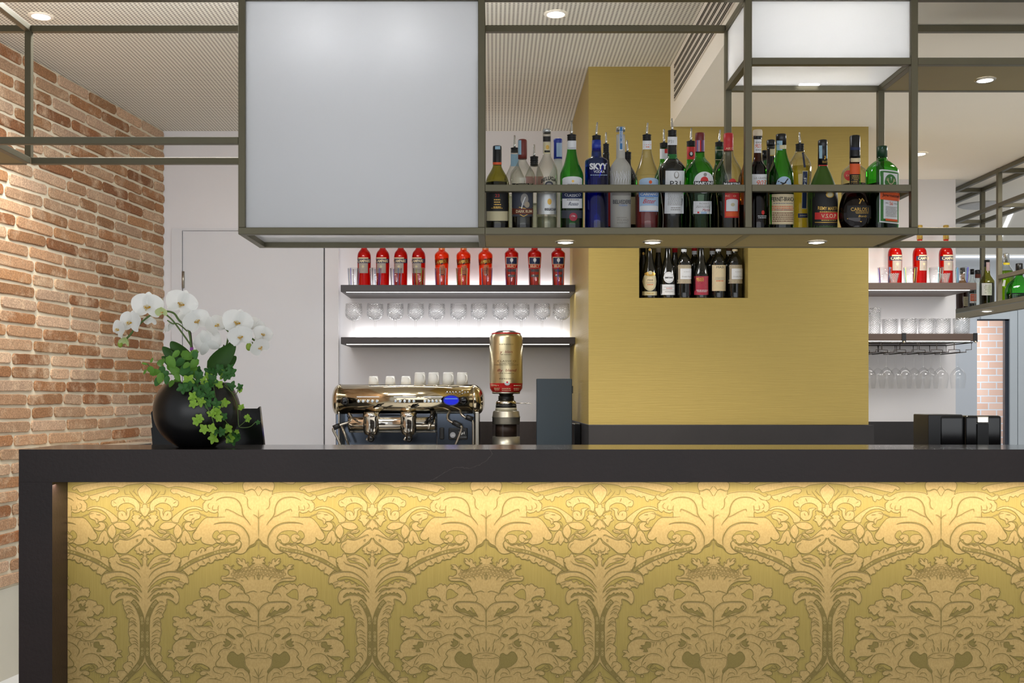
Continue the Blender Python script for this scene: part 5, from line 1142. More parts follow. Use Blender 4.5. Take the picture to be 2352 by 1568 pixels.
wine('wine bottle with crimson label low on its body', 1610.3, burg, labels=[('r', -16.6, 16.6, 634, 677, PCR), ('t', 'MONTE', -5, 639.5, 16, 4.6, PGD, {'b': .03}), ('t', 'TONDO', -5, 643.8, 16, 4.6, PGD, {'b': .03}), ('l', [(-10, 652), (-2, 650), (8, 655), (15, 652)], 1, PMR), ('lines', -13, 14, 665, 671, 3, PW)])
wine('wine bottle with tall pale yellow label and large black name', 1649.8, bord, labels=[('r', -15.8, 15.8, 608.5, 668, PC), ('t', 'MASI', 1, 613.5, 17, 5, PBK), ('e', 1, 641, 13, 19, PBG), ('e', 1, 641, 12.4, 18.4, PC), ('t', 'BONACOSTA', 1, 638, 21, 2.8, PGY), ('t', 'VALPOLICELLA', 1, 641.5, 24, 2.8, PGY), ('lines', -10, 12, 643, 647, 1, PO)], neck=[('r', -6.2, 6.2, 572, 577, PW)])
wine('wine bottle with taupe patterned label and white square, rightmost in the niche', 1688, bord, labels=orn, neck=[('r', -6.4, 6.4, 572, 577, PC)])
for cx, cm, lb in ((1477, C_BK, 'dark wine bottle with gold neck seal, left end of the niche back row'), (1512, C_WHITE, 'dark wine bottle with a pale neck band second in the niche back row'), (1550, C_RED, 'dark wine bottle with a red neck second from centre in the niche back row'), (1595, C_RED, 'dark wine bottle with red cap and white neck band behind the crimson label'), (1636, C_COPPER, 'dark wine bottle with copper cap and white neck band behind the yellow label'), (1674, C_COPPER, 'dark wine bottle with copper cap at the right end of the niche back row')):
    wine(lb, cx, burg if cx < 1560 else bord, YN2, cm, neck=([('e', 0, 582, 2.6, 3.4, PGD)] if cx == 1477 else [('r', -6, 6, 576, 584, PW)] if cx > 1560 else None))

# --- red and orange aperitif bottles on the wall shelves
YS1, YS2 = 6.10, 5.965
k1 = YS1 / F
GS = 'aperitif bottles on the left wall shelf'
def camp(label, cx, z, du, grp):
    base = wz(0, YS1)  # pixel rows below are relative to a bottle standing at y=655
    dy = 0 if z == Z_U else -6
    T = lambda v: v + dy
    G = thin_glass('ruby_glass', (244, 120, 116), 0.5)
    return bottle(label, cx, YS1, z + 0.0005, [(T(655), 15.2), (T(600), 15.6), (T(588), 15.4), (T(580), 13.5), (T(574), 9), (T(570), 6.6), (T(560), 5.8), (T(530), 5.2)], G, cap=[(T(556), 6.6), (T(540), 6.3), (T(524), 6.3), (T(523), 5)], capm=pm('gold_cap', (190, 160, 80), 0.35, 0.5), liq=(T(572), L_RED), group=grp, sq=2.0,
        labels=[('r', -13 + du, 10 + du, T(591), T(594), PC), ('r', max(-15.2, -18 + du), min(15.2, 18 + du), T(594), T(604), PN), ('t', 'CAMPARI', du - 1, T(599), 28, 7, PC, {'b': .04}), ('r', -12 + du, 9 + du, T(604), T(627), paper('label_grey', (172, 160, 150))), ('e', -2 + du, T(612), 3, 3, PBG), ('e', -2 + du, T(620), 2, 2.5, PTN)])
for i, cx in enumerate((836.4, 879, 920.6, 961.7)):
    camp('red bitter bottle with navy name band, %s from the left on the left wall shelf' % ORD[i], cx, Z_U, (1, -0.5, -1.5, -2.5)[i], GS)
def aper(label, cx):
    dy = 0; T = lambda v: v + dy
    G = thin_glass('orange_glass', (255, 196, 150), 0.75)
    return bottle(label, cx, YS1, Z_U + 0.0005, [(T(655), 15), (T(635), 14.8), (T(610), 15.6), (T(595), 16.6), (T(585), 16.4), (T(580), 13), (T(576), 8.5), (T(571), 7.4), (T(530), 6)], G, cap=[(T(535), 6.5), (T(524), 6.5)], capm=C_BLUE, liq=(T(574), L_ORANGE), group=GS,
        labels=[('l', [(-15, T(602.5)), (0, T(600.5)), (15, T(598.5))], 13, PN), ('t', 'APEROL', 0.5, T(600.5), 24, 7.5, PGD, {'b': .04, 'shear': .2, 'slope': -3}), ('r', -4, 8, T(609), T(632), paper('peach', (214, 120, 76))), ('lines', -3, 7, T(611), T(628), 4, PBR), ('r', -2, 6, T(629), T(632), PMR)])
for i, cx in enumerate((1014.7, 1064.7, 1115)):
    aper('orange aperitif bottle with slanted navy name band, %s of the three orange ones' % ('left', 'middle', 'right')[i], cx)
def sele(label, cx):
    dy = 0; T = lambda v: v + dy
    G = thin_glass('ruby_glass', (244, 120, 116), 0.5)
    return bottle(label, cx, YS1, Z_U + 0.0005, [(T(655), 13.5), (T(620), 14), (T(600), 15.2), (T(585), 16), (T(580), 14.8), (T(575), 9.5), (T(571), 7.4), (T(530), 6)], G, cap=[(T(535), 6.4), (T(524), 6.4)], capm=C_BK, liq=(T(574), L_RED), group=GS,
        labels=[('r', -13, 13, T(590), T(607), PC), ('r', -12, 12, T(591.5), T(606), PN), ('e', 0, T(597), 3.6, 4.6, PW), ('r', -0.5, 0.5, T(601), T(605), PW), ('t', 'SELECT', 0, T(611), 22, 6, PC, {'b': .03}), ('r', -9, 9, T(618), T(624), PSL), ('r', -9, 9, T(630.5), T(636), PSL)])
for i, cx in enumerate((1175, 1227.8, 1282)):
    sele('red aperitif bottle with navy square showing a white goblet, %s of three' % ('left', 'middle', 'right')[i], cx)
for i, cx in enumerate((2055.5, 2112.5, 2172.8)):
    camp('red bitter bottle with navy name band on the right wall shelf, %s of three' % ('left', 'middle', 'right')[i], cx, Z_UR, (2, 6, 2)[i], 'aperitif bottles on the right wall shelf')

# --- bottles on the passage rack
GP = 'bottles on the passage rack'
ZP = z_s + 0.0045
def pas(label, px, X, body, glass, **k):
    Y = X * F / (px - CX)
    return bottle(label, px, Y, ZP, body, glass, group=GP, **k)
pas('amber bottle with cream label at the far end of the passage rack', 2211, 2.87, [(705, 14), (660, 14), (650, 10), (640, 5), (625, 5)], G_AMBER, liq=(664, L_BROWN), cap=[(628, 5.5), (615, 5.5)], capm=C_BK, labels=[('r', -4, 10, 681, 703, PBG), ('lines', -2, 8, 684, 700, 4, PTN)])
pas('bottle with red and white striped label on the passage rack', 2233, 2.88, [(703, 9), (655, 9), (645, 6), (638, 4), (625, 4)], G_CLEAR, liq=(665, L_DARK), cap=[(630, 4.5), (618, 4.5)], capm=C_BK, labels=[('r', -8, 8, 674, 696, PW), ('r', -7, 7, 675, 691, PO)] + [('r', -6, 6, 678 + i * 4, 679 + i * 4, PW) for i in range(3)])
pas('slim clear bottle with black and brown screw cap on the passage rack', 2246, 2.87, [(701, 7.5), (660, 7.5), (648, 6.6), (640, 6.2), (630, 6)], G_CLEAR, cap=[(638, 6.4), (630, 6.4), (629, 6.8), (621, 6.8), (620, 6)], capm=C_BK, neck=[('r', -6.5, 6.5, 629, 638, PBR)])
pas('olive wine bottle with white label and pale neck strip on the passage rack', 2267, 2.88, [(700, 16), (650, 16), (640, 13), (632, 8), (622, 6.4), (606, 5.8)], G_OLIVE, liq=(650, L_DARK), cap=[(612, 6.4), (597, 6.2)], capm=C_BK, labels=[('r', -15, 4, 650, 678, PW), ('lines', -12, 2, 653, 674, 6, PGY)], neck=[('r', -4, 4, 602, 622, paper('rose', (206, 178, 178)))])
pas('lime coloured gin bottle with silver cap and yellow neck ring on the passage rack', 2311, 2.89, [(697, 13), (660, 13), (645, 17), (632, 18), (620, 14), (612, 8.5), (606, 7.5)], G_CLEAR, liq=(622, L_LIME), cap=[(603, 7.5), (586, 7), (583, 7.6), (582, 6)], capm=C_SILVER, neck=[('r', -7.4, 7.4, 603, 608, pm('yellow_ring', (230, 206, 40), 0.5))], labels=[('r', -12, -8, 643, 657, PW)])
pas('dark green flask bottle with black cap, nearest on the passage rack', 2341, 2.89, [(694, 30), (665, 30), (650, 24), (640, 12), (634, 8), (628, 7)], G_GREEN, liq=(674, L_DARK), cap=[(632, 8), (606, 7.8), (605, 7)], capm=C_BK, sq=3, ry=0.6)
# ------------------------------------------------------------------ glasses
CUT = thin_glass('cut_glass', (254, 254, 254), 0.86, 0.10, 1, 0.160)
FINE = thin_glass('fine_glass', (254, 254, 254), 0.88, 0.03)
TUMB = thin_glass('tumbler_glass', (252, 253, 254), 0.82, 0.03)
def shell(prof_out, t):
    """Open vessel: outer wall up, inner wall down."""
    inn = [(max(z, prof_out[0][0] + t * 1.5), max(0.0006, r - t)) for z, r in reversed(prof_out)]
    return prof_out + inn
k6 = 6.0 / F
def make_goblet():
    g = thing('stemmed_glass', '', 'glass', (0, 0, 0), 'stemmed cut glasses on the lower left wall shelf')
    b = MB(); b.lathe([(0, 0.034), (0.002, 0.034), (0.006, 0.012), (0.012, 0.006)], FINE, 24); b.lathe([(0.012, 0.0062), (0.03, 0.0048), (0.086, 0.006), (0.098, 0.008)], FINE, 14); b.build('stem', g)
    o = [(0.098, 0.008), (0.102, 0.022), (0.111, 0.036), (0.122, 0.0445), (0.136, 0.0475), (0.162, 0.0468), (0.190, 0.0445)]
    b = MB(); b.lathe(shell(smooth_loop(o, False, 3), 0.002), CUT, 36); b.lathe([(0.1895, 0.0445), (0.191, 0.0438), (0.1895, 0.0425)], FINE, 36, cap0=False, cap1=False); b.build('bowl', g)
    return g
gcx = (812.7, 861.7, 907.9, 954.8, 1003, 1053.3, 1100.2, 1150.2, 1197.1, 1245, 1294)
g0 = make_goblet()
for i, cx in enumerate(gcx):
    lb = 'stemmed cut glass goblet, %s from the left on the lower left shelf' % ORD[i]
    p = (wx(cx, 6.0) - (0.012 if i == 10 else 0), 6.0, Z_L + 0.0005)
    if i == 0: g0.location = p; g0['label'] = lb
    else: dup(g0, p, lb)
def make_tumbler(cols, h=0.100, r=0.033, group='striped tumblers on the left upper shelf'):
    g = thing('tumbler', '', 'glass', (0, 0, 0), group)
    o = [(0, r * 0.80), (0.002, r * 0.84), (h * 0.5, r * 0.93), (h, r)]
    b = MB(); b.lathe(shell(o, 0.0018), TUMB, 28); b.lathe([(h - .0006, r), (h + .0006, r - .0009), (h - .0006, r - .0018)], FINE, 28, cap0=False, cap1=False); b.build('glass_body', g)
    for j, c in enumerate(cols):
        a = 2 * PI * j / len(cols) + 0.5
        pts = [((r * (0.8 + 0.2 * t)) * math.cos(a), (r * (0.8 + 0.2 * t)) * math.sin(a), 0.002 + (h - 0.003) * t) for t in (0, .25, .5, .75, 1)]
        pts = [(r * 0.45 * math.cos(a), r * 0.45 * math.sin(a), 0.0025)] + pts
        b = MB(); b.tube(pts, 0.0017, pm('stripe_' + c, {'violet': (78, 66, 190), 'brown': (120, 60, 60), 'blue': (40, 50, 190), 'green': (120, 170, 60), 'yellow': (214, 220, 80), 'aqua': (110, 200, 210), 'teal': (140, 206, 186), 'black': (40, 40, 60)}[c], 0.15), 6); b.build('stripe', g)
    return g
tl = [(812.7, ('violet', 'brown', 'blue', 'violet', 'black')), (862.4, ('violet', 'blue', 'brown', 'black', 'violet')), (909.6, ('blue', 'violet', 'black', 'blue')), (962.4, ('green', 'yellow', 'black', 'green')), (1011.7, ('aqua', 'violet', 'aqua')), (1060.7, ('yellow', 'green', 'yellow')), (1118.3, ('violet', 'blue', 'black')), (1173, ('black', 'violet', 'black')), (1227.8, ('yellow', 'black', 'brown')), (1281, ('blue', 'aqua', 'violet'))]
for i, (cx, cols) in enumerate(tl):
    g = make_tumbler(cols); g.location = (wx(cx, YS2), YS2, Z_U + 0.0005)
    g['label'] = 'clear tumbler with %s stripes, %s from the left on the upper left shelf' % (cols[0], ORD[i])
for i, (cx, cols, lb) in enumerate(((2031, ('brown', 'violet', 'brown', 'blue'), 'clear tumbler with brown and violet stripes on the right upper shelf'), (2090.5, ('yellow', 'aqua', 'yellow', 'black'), 'clear tumbler with yellow and aqua stripes on the right upper shelf'), (2150, ('teal', 'teal', 'aqua'), 'clear tumbler with pale teal stripes on the right upper shelf'), (2210, ('blue', 'aqua', 'blue', 'violet'), 'clear tumbler with deep blue stripes at the end of the right upper shelf'))):
    g = make_tumbler(cols, 0.092, 0.0375, 'striped tumblers on the right upper shelf'); g.location = (wx(cx, 5.965), 5.965, Z_UR + 0.0005); g['label'] = lb
def make_shot():
    g = thing('shot_glass', '', 'glass', (0, 0, 0), 'shot glasses on the right upper shelf')
    o = [(0, 0.016), (0.006, 0.017), (0.012, 0.0172), (0.052, 0.0265)]; b = MB(); b.lathe(shell(o, 0.0035), CUT, 14); b.build('glass_body', g); return g
s0 = make_shot(); s0.location = (wx(2053.5, 5.90), 5.90, Z_UR + 0.0005); s0['label'] = 'small ribbed shot glass before the left red bottle on the right shelf'
dup(s0, (wx(2171, 5.90), 5.90, Z_UR + 0.0005), 'small ribbed shot glass before the right red bottle on the right shelf')
def make_cut(h, r, lb, px, Y=6.0):
    g = thing('cut_tumbler', lb, 'glass', (wx(px, Y), Y, Z_LR + 0.0005), 'cut tumblers on the lower right shelf')
    o = [(0, r * .90), (0.003, r * .95), (h * .35, r * .97), (h, r)]; b = MB(); b.lathe(shell(o, 0.003), CUT, 40); b.lathe([(0.001, r * .6), (0.010, r * .88), (0.010, 0.001)], CUT, 24); b.build('glass_body', g); return g
make_cut(0.148, 0.034, 'tall cut glass highball beside the gold block on the lower right shelf', 2009)
for i, px in enumerate((2044, 2087.5, 2126.7, 2164.5, 2208)):
    make_cut(0.088, 0.0445, 'short cut glass tumbler, %s from the gold block on the lower right shelf' % ORD[i], px, (6.02, 5.98, 5.98, 5.98, 5.95)[i])
# wire rack under the lower right shelf and wine glasses hanging in it
wr = thing('stemware_rack', 'dark wire stemware rack hung below the lower right shelf', 'glass rack', (0, 0, 0))
zr = Z_LR - 0.047; WIRE = pm('dark_wire', (52, 44, 38), 0.4, 0.5)
xw0, xw1 = XG1 + 0.004, wx(2236, YSF)
yr0, yr1 = YSF + 0.012, YW - 0.05
b = MB(); b.tube([(xw0, yr0, zr), (xw1, yr0, zr)], 0.003, WIRE); b.tube([(xw0, yr1, zr), (xw1, yr1, zr)], 0.003, WIRE); b.tube([(xw1, yr0, zr), (xw1, yr1, zr)], 0.003, WIRE); b.build('frame', wr)
chx = [wx(p, 5.9) for p in (2002, 2043.5, 2085, 2129, 2169, 2209)]
zc_ = zr - 0.052
for i, x in enumerate(chx):
    b = MB()
    for yy in (yr0 + .004, yr1 - .004):
        b.tube([(x - 0.047, yy, zr), (x - 0.047, yy, zc_ + .014), (x - .016, yy, zc_ + .012), (x - .016, yy, zc_)], 0.0022, WIRE, 6)
        b.tube([(x + 0.047, yy, zr), (x + 0.047, yy, zc_ + .014), (x + .016, yy, zc_ + .012), (x + .016, yy, zc_)], 0.0022, WIRE, 6)
    for sx in (-.016, .016): b.tube([(x + sx, yr0, zc_), (x + sx, yr1, zc_)], 0.0022, WIRE, 6)
    b.build('channel', wr)
def make_wine_glass():
    g = thing('wine_glass', '', 'glass', (0, 0, 0), 'wine glasses hanging upside down')
    b = MB(); b.lathe([(-0.004, 0.002), (-0.001, 0.033), (0.0, 0.034), (0.0012, 0.033), (0.002, 0.004)], FINE, 24); b.build('foot', g)
    b = MB(); b.lathe([(-0.004, 0.0055), (-0.02, 0.0036), (-0.075, 0.0036), (-0.088, 0.006)], FINE, 12); b.build('stem', g)
    o = [(-0.088, 0.006), (-0.094, 0.016), (-0.108, 0.030), (-0.126, 0.0395), (-0.145, 0.0415), (-0.175, 0.0385), (-0.202, 0.0345)]
    o = smooth_loop(o, False, 3); inn = [(z - 0.0, max(0.0006, r - 0.0012)) for z, r in reversed(o)]
    b = MB(); b.lathe(o, FINE, 32, cap0=False, cap1=False); b.build('bowl', g); return g
w0 = make_wine_glass(); first = True
rows = ((5.95, 'front'), (6.08, 'rear'))
for y, rn in rows:
    for i, x in enumerate(chx):
        if rn == 'rear' and i == 5: continue
        lb = 'upside down wine glass, %s row of the wire rack, %s from gold block' % (rn, ORD[i])
        p = (x, y, zc_ + 0.0065)
        if first: w0.location = p; w0['label'] = lb; first = False
        else: dup(w0, p, lb)

# ------------------------------------------------------------------ espresso machine, cups, grinder
YE = 5.56
em = thing('espresso_machine', 'polished steel espresso machine with rounded hood and blue oval display', 'espresso machine', (0, 0, 0))
def ex(px): return wx(px, YE)
def ez(py): return wz(py, YE)
ztop, zbot = ez(882), ez(951); zm = (ztop + zbot) / 2; hh = (ztop - zbot) / 2
hood = []   # (depth from front, height) section of the hood
for i in range(13):
    a = PI / 2 - PI * i / 12
    hood.append((0.085 - 0.085 * math.cos(a) ** 0.9 if math.cos(a) > 0 else 0.085, zm + hh * math.sin(a)))
hood = [(0.42, ztop - 0.004), (0.30, ztop)] + hood + [(0.30, zbot), (0.42, zbot + 0.01)]
def hood_y(z):
    s = max(-1, min(1, (z - zm) / hh)); return YE + 0.085 - 0.085 * max(0, math.sqrt(1 - s * s)) ** 0.9
def loft(mb, secs, m):
    n = len(hood); vs, fs = [], []
    for x, s, dz in secs:
        for d, z in hood: vs.append((x, YE + 0.21 + (d - 0.21) * (0.35 + 0.65 * s), zm + (z - zm) * s + dz))
    for j in range(len(secs) - 1):
        for i in range(n):
            q = (i + 1) % n; fs.append((j * n + i, j * n + q, (j + 1) * n + q, (j + 1) * n + i))
    fs.append(tuple(range(n))); fs.append(tuple((len(secs) - 1) * n + i for i in reversed(range(n))))
    mb.add(vs, fs, m, True)
HOODM = pm('polished_hood', (206, 194, 168), 0.12, 1.0, 0.03, 5)
b = MB(); loft(b, [(ex(777), 1, 0), (ex(1085), 1, 0)], HOODM); b.build('hood', em)
for sgn, x0, x1, nm in ((-1, 776, 756.5, 0), (1, 1086, 1112, 0)):
    b = MB(); S = []
    for t in (0, .2, .4, .6, .75, .88, .96, 1):
        S.append((ex(x0 + (x1 - x0) * t), 1.02 * math.sqrt(max(0.02, 1 - t ** 2.4 * 0.97)) ** 0.8, -0.012 * t))
    loft(b, S, HOODM); b.build('end_cap', em)
BKB = pm('tray_mirror', (96, 104, 116), 0.15, 0.9, 0.1, 6)
b = MB(); b.bbox(ex(763), ex(1100), YE + 0.12, YE + 0.40, 0.975, zbot + 0.01, BKB, 0.004); b.build('back_panel', em)
b = MB(); b.bbox(ex(763), ex(1100), YE - 0.02, YE + 0.41, 0.9405, 0.975, STEEL, 0.004); b.build('drip_tray', em)
for p, q in ((775, 779), (1091, 1100)):
    b = MB(); b.bbox(ex(p), ex(q), YE + 0.02, YE + 0.40, 0.974, zbot + 0.012, STEEL, 0.003); b.build('side_column', em)
b = MB(); MR = Matrix.Translation((ex(797), YE + 0.062, ez(972))) @ Matrix.Rotation(PI / 2, 4, 'Y'); LH = ex(1000) - ex(797)
b.lathe([(0, 0.036), (0.006, 0.043), (LH * .17, 0.043), (LH * .175, 0.045), (LH * .19, 0.045), (LH * .195, 0.043), (LH * .60, 0.043), (LH * .605, 0.045), (LH * .62, 0.045), (LH * .625, 0.043), (LH - 0.006, 0.043), (LH, 0.036)], CHROME, 40, M=MR)
b.bbox(ex(795), ex(1001), YE + 0.09, YE + 0.13, ez(994.5), ez(946), CHROME, 0.008, 3); b.build('group_housing', em)
b = MB(); b.bbox(ex(795), ex(1000), YE + 0.030, YE + 0.10, ez(959), ez(948.5), pm('dark_chrome', (96, 100, 108), 0.12, 1.0), 0.006, 3); b.build('group_bridge', em)
b = MB(); b.bbox(ex(1001), ex(1090), YE + 0.07, YE + 0.13, 0.976, zbot + 0.008, BKB, 0.004); b.build('side_panel', em)
for cx in (851, 937):
    b = MB(); x = ex(cx); M = Matrix.Translation((x, YE + 0.035, 0))
    b.lathe([(ez(1000), 0.020), (ez(998), 0.034), (ez(990), 0.041), (ez(975), 0.0435), (ez(960), 0.042), (ez(958), 0.045), (ez(946), 0.043)], CHROME, 28, M=M); g = b.build('group_head', em)
    b = MB(); b.tube([(x + 0.004, YE - 0.004, ez(989)), (x + 0.010, YE - 0.045, ez(997)), (x + 0.014, YE - 0.10, ez(1005))], 0.012, BLACKG, 12, r2=0.019); b.ball((x + 0.014, YE - 0.105, ez(1005)), 0.019, BLACKG); b.build('portafilter_handle', em)['label'] = 'black portafilter handle'
    b = MB(); b.tube([(x - 0.004, YE + 0.01, ez(999)), (x - 0.012, YE - 0.0, ez(1006)), (x - 0.02, YE - 0.003, ez(1011))], 0.007, CHROME, 10); b.build('spout', em)
    b = MB(); b.add([(x + 0.012, hood_y(ez(934)) - 0.004, ez(937)), (x + 0.025, hood_y(ez(932)) - 0.012, ez(931)), (x + 0.062, hood_y(ez(930)) - 0.016, ez(929.5)), (x + 0.045, hood_y(ez(934)) - 0.010, ez(934))], [(0, 1, 2, 3)], BLACKG)
    b.tube([(x + 0.014, hood_y(ez(936)) - 0.004, ez(936)), (x + 0.055, hood_y(ez(931)) - 0.014, ez(930.5))], 0.004, BLACKG, 8); b.build('cup_guard', em)
for px, ii in ((792, 0), (1065, 1)):
    z = ez(921 if ii == 0 else 919.5); b = MB(); b.lathe([(0, 0.022), (0.012, 0.0215), (0.020, 0.017), (0.022, 0.010)], BLACKG, 22, M=Matrix.Translation((ex(px), hood_y(z) + 0.002, z)) @ Matrix.Rotation(PI / 2, 4, 'X')); b.build('steam_knob', em)
def btn(px, py, r, m=None, name='button'):
    z = ez(py); b = MB(); M = Matrix.Translation((ex(px), hood_y(z) + 0.003, z)) @ Matrix.Rotation(PI / 2, 4, 'X')
    b.lathe([(0, r), (0.006, r), (0.007, r * .8)], CHROME, 14, M=M); b.lathe([(0.0068, r * .72), (0.0076, r * .5)], m or pm('button_face', (190, 206, 222), 0.2), 12, M=M); b.build(name, em)
for x0, n, st in ((823.5, 5, 10.6), (908.5, 5, 10.5), (976, 5, 9)):
    for i in range(n): btn(x0 + i * st, 921, 0.0088)
    b = MB(); z = ez(911); b.box(ex(x0 - 4), ex(x0 + (n - 1) * st + 5), hood_y(z) - 0.001, hood_y(z) + 0.01, z - 0.002, z + 0.002, pm('legend_plate', (226, 230, 236), 0.3)); b.build('legend', em)
for i in range(4): btn(1027 + i * 6.8, 900, 0.0042)
for dx, dy in ((0, 0), (6, -3.3), (6, 3.3), (12, 0), (19, 0)): btn(1056 + dx, 900 + dy, 0.0038)
z = ez(919); b = MB(); b.disc((ex(1036.5), hood_y(z) - 0.010, z), 0.0415, pm('display_rim', (24, 30, 110), 0.25), 'Y', 36, 0.0265); b.disc((ex(1036.5), hood_y(z) - 0.0105, z), 0.037, glow('display_blue', (52, 60, 235), 0.9), 'Y', 36, 0.0225)
b.tube([(ex(1036.5) + 0.0405 * math.cos(a * PI / 16), hood_y(z) - 0.009, z + 0.0258 * math.sin(a * PI / 16)) for a in range(33)], 0.0022, pm('display_rim', (24, 30, 110), 0.25), 6); b.box(ex(1022), ex(1051), hood_y(z) - 0.0112, hood_y(z) - 0.0106, z + 0.006, z + 0.010, glow('display_pale', (130, 180, 240), 0.8)); b.build('display', em)['label'] = 'glowing blue oval display'
def wand(pts, grip, name='steam_wand'):
    b = MB(); P = [Vector((ex(px), YE + dy, ez(py))) for px, py, dy in pts]; b.tube([tuple(v) for v in smooth_loop([tuple(p) for p in P], False, 5)], 0.0062, STEEL, 10); w = b.build(name, em)
    b = MB(); a, c = [(ex(px), YE + dy, ez(py)) for px, py, dy in grip]; b.tube([a, c], 0.013, C_RUBBER, 12); b.build('grip', w)['label'] = 'black rubber grip'
wand([(800, 949, 0.02), (806, 960, 0.0), (802, 969, -0.03), (788, 974, -0.04), (771, 982, -0.05), (769, 988, -0.05), (777, 1003, -0.05), (785, 1021, -0.05)], [(783, 976, -0.043), (769, 982, -0.05)])
b = MB(); b.tube([(ex(784), YE + 0.0, ez(976)), (ex(801), YE - 0.01, ez(1021))], 0.0062, STEEL, 10); b.build('steam_wand', em)
wand([(1033, 944, 0.03), (1028, 954, 0.01), (1030, 964, -0.01), (1044, 972, -0.03), (1057, 977, -0.04), (1061, 983, -0.04), (1054, 1003, -0.04), (1047, 1020, -0.04)], [(1041, 969, -0.03), (1059, 978, -0.04)])
wand([(1057, 942, 0.03), (1059, 950, 0.01), (1066, 957, 0.0), (1075, 962, 0.0), (1085, 966, 0.0), (1087, 985, 0.0), (1087, 1020, 0.0)], [(1070, 957, 0.0), (1086, 963, 0.0)])
b = MB(); b.tube([(ex(995), YE + 0.02, ez(945)), (ex(990), YE - 0.005, ez(970))], 0.014, BLACKG, 12); b.tube([(ex(989.5), YE - 0.005, ez(970)), (ex(984), YE - 0.018, ez(985))], 0.009, STEEL, 12, r2=0.007); b.build('water_outlet', em)
b = MB(); b.bbox(ex(1008), ex(1019), YE + 0.060, YE + 0.072, ez(1010), ez(982), C_RUBBER, 0.006, 3); b.build('level_slot', em)
b = MB(); b.bbox(ex(1029), ex(1073.5), YE + 0.060, YE + 0.072, ez(1010.5), ez(983), BLACKP, 0.006, 3)
b.disc((ex(1039), YE + 0.0592, ez(999.5)), 0.0145, pm('dial_grey', (150, 152, 158), 0.4), 'Y', 24); b.box(ex(1036), ex(1043), YE + 0.0586, YE + 0.0590, ez(1000.5), ez(999.7), WHITEP)
vs, fs = text2d('Xp1', 0.02); b.add([(ex(1052 + x * 14), YE + 0.0594, ez(999.5 - y * 7.5)) for x, y in vs], fs, WHITEP)
vs, fs = text2d('LaCimbali', 0.0); b.add([(ex(1053 + x * 18), YE + 0.0594, ez(1005.5 - y * 2.6)) for x, y in vs], fs, pm('dial_grey', (150, 152, 158), 0.4)); b.build('gauge_plate', em)['label'] = 'black gauge plate with white dial'
# cups on top of the machine
CUP = pm('white_porcelain', (222, 222, 218), 0.3, 0, 0.02)
def make_cup(h, r0, r1, handle=True):
    g = thing('coffee_cup', '', 'cup', (0, 0, 0), 'white cups upside down on the espresso machine')
    b = MB(); b.lathe([(0, r0), (h * .5, (r0 * .55 + r1 * .45)), (h * .9, r1), (h - .001, r1 * .96), (h, r1 * .85), (h - .003, r1 * .8)], CUP, 28); b.build('body', g)
    if handle:
        b = MB(); b.tube([tuple(p) for p in smooth_loop([(r1 * .6, -r1 * .75, h * .82), (r1 * .95, -r1 * 1.15, h * .70), (r1 * 1.02, -r1 * 1.2, h * .40), (r0 * .72, -r0 * .66, h * .16)], False, 5)], 0.0038, CUP, 8); b.build('handle', g)
    return g
c0 = make_cup(0.048, 0.0285, 0.0235); c1 = make_cup(0.063, 0.0305, 0.0265)
for i, (px, big) in enumerate(((858, 0), (896.5, 0), (932.5, 0), (964.5, 1), (996, 1), (1029.5, 1), (1061.5, 1))):
    Y = 5.86 if not big else 5.70; p = (wx(px, Y), Y, ztop + 0.0005 - (0.0 if big else 0.002))
    lb = ('small white cup upside down on the machine, %s from the left' if not big else 'taller white cup upside down on the machine, %s from the left') % ORD[i if not big else i - 3]
    if i == 0: c0.location = p; c0['label'] = lb
    elif i == 3: c1.location = p; c1['label'] = lb
    else: dup(c1 if big else c0, p, lb)
# grinder with an upturned coffee can as hopper
YG = 5.72
gr = thing('coffee_grinder', 'steel coffee grinder with a glass grounds chamber and an upturned can', 'coffee grinder', (wx(1162.5, YG), YG, 0.9405))
kg = YG / F
def gz(py): return wz(py, YG) - 0.9405
SATIN = pm('satin_aluminium', (168, 164, 152), 0.38, 0.85, 0.05, 30)
def lp(l): return [(gz(py), hw * kg) for py, hw in l]
b = MB(); b.lathe([(0, 32 * kg), (0.02, 32.5 * kg)] + lp([(1002, 31.5)]), SATIN, 36); b.build('base', gr)
b = MB(); b.lathe(lp([(1002, 24.5), (974, 24.5)]), pm('ground_coffee', (40, 22, 12), 0.6, 0, 0.4, 60), 30); b.build('coffee_grounds', gr)
b = MB(); b.lathe(lp([(1002, 31), (974, 31)]), FINE, 36, cap0=False, cap1=False); b.build('glass_chamber', gr)['label'] = 'clear glass chamber'
b = MB(); b.lathe(lp([(974, 31), (972, 31.5), (959, 31.8), (958, 32.6), (957, 32.6), (956, 31.6), (945, 30), (943, 28)]), SATIN, 40); b.build('body', gr)
b = MB(); b.lathe(lp([(943, 25), (937, 24.5), (936, 24)]), pm('pale_collar', (198, 192, 170), 0.4, 0.4), 36); b.build('collar', gr)
b = MB(); b.lathe(lp([(936, 24), (929, 23.8)]), BLACKP, 40); b.build('adjusting_ring', gr)
b = MB(); b.lathe(lp([(929, 23), (926, 24), (922, 23), (918, 18)]), CHROME, 36); b.tube([(22 * kg, -0.01, gz(925.5)), (56 * kg, -0.02, gz(926.5))], 0.0022, CHROME, 8); b.bbox(46 * kg, 57 * kg, -0.024, -0.014, gz(927), gz(925.8), CHROME, 0.001, 1); b.build('burr_dial', gr)
b = MB(); b.lathe(lp([(918, 18), (909, 18), (908, 15), (904, 17)]), BLACKP, 36); b.build('neck', gr)
can = MB(); CANM = pm('can_metal', (196, 184, 150), 0.28, 0.95, 0.04, 40); CANR = pm('can_red', (176, 26, 24), 0.3, 0.3)
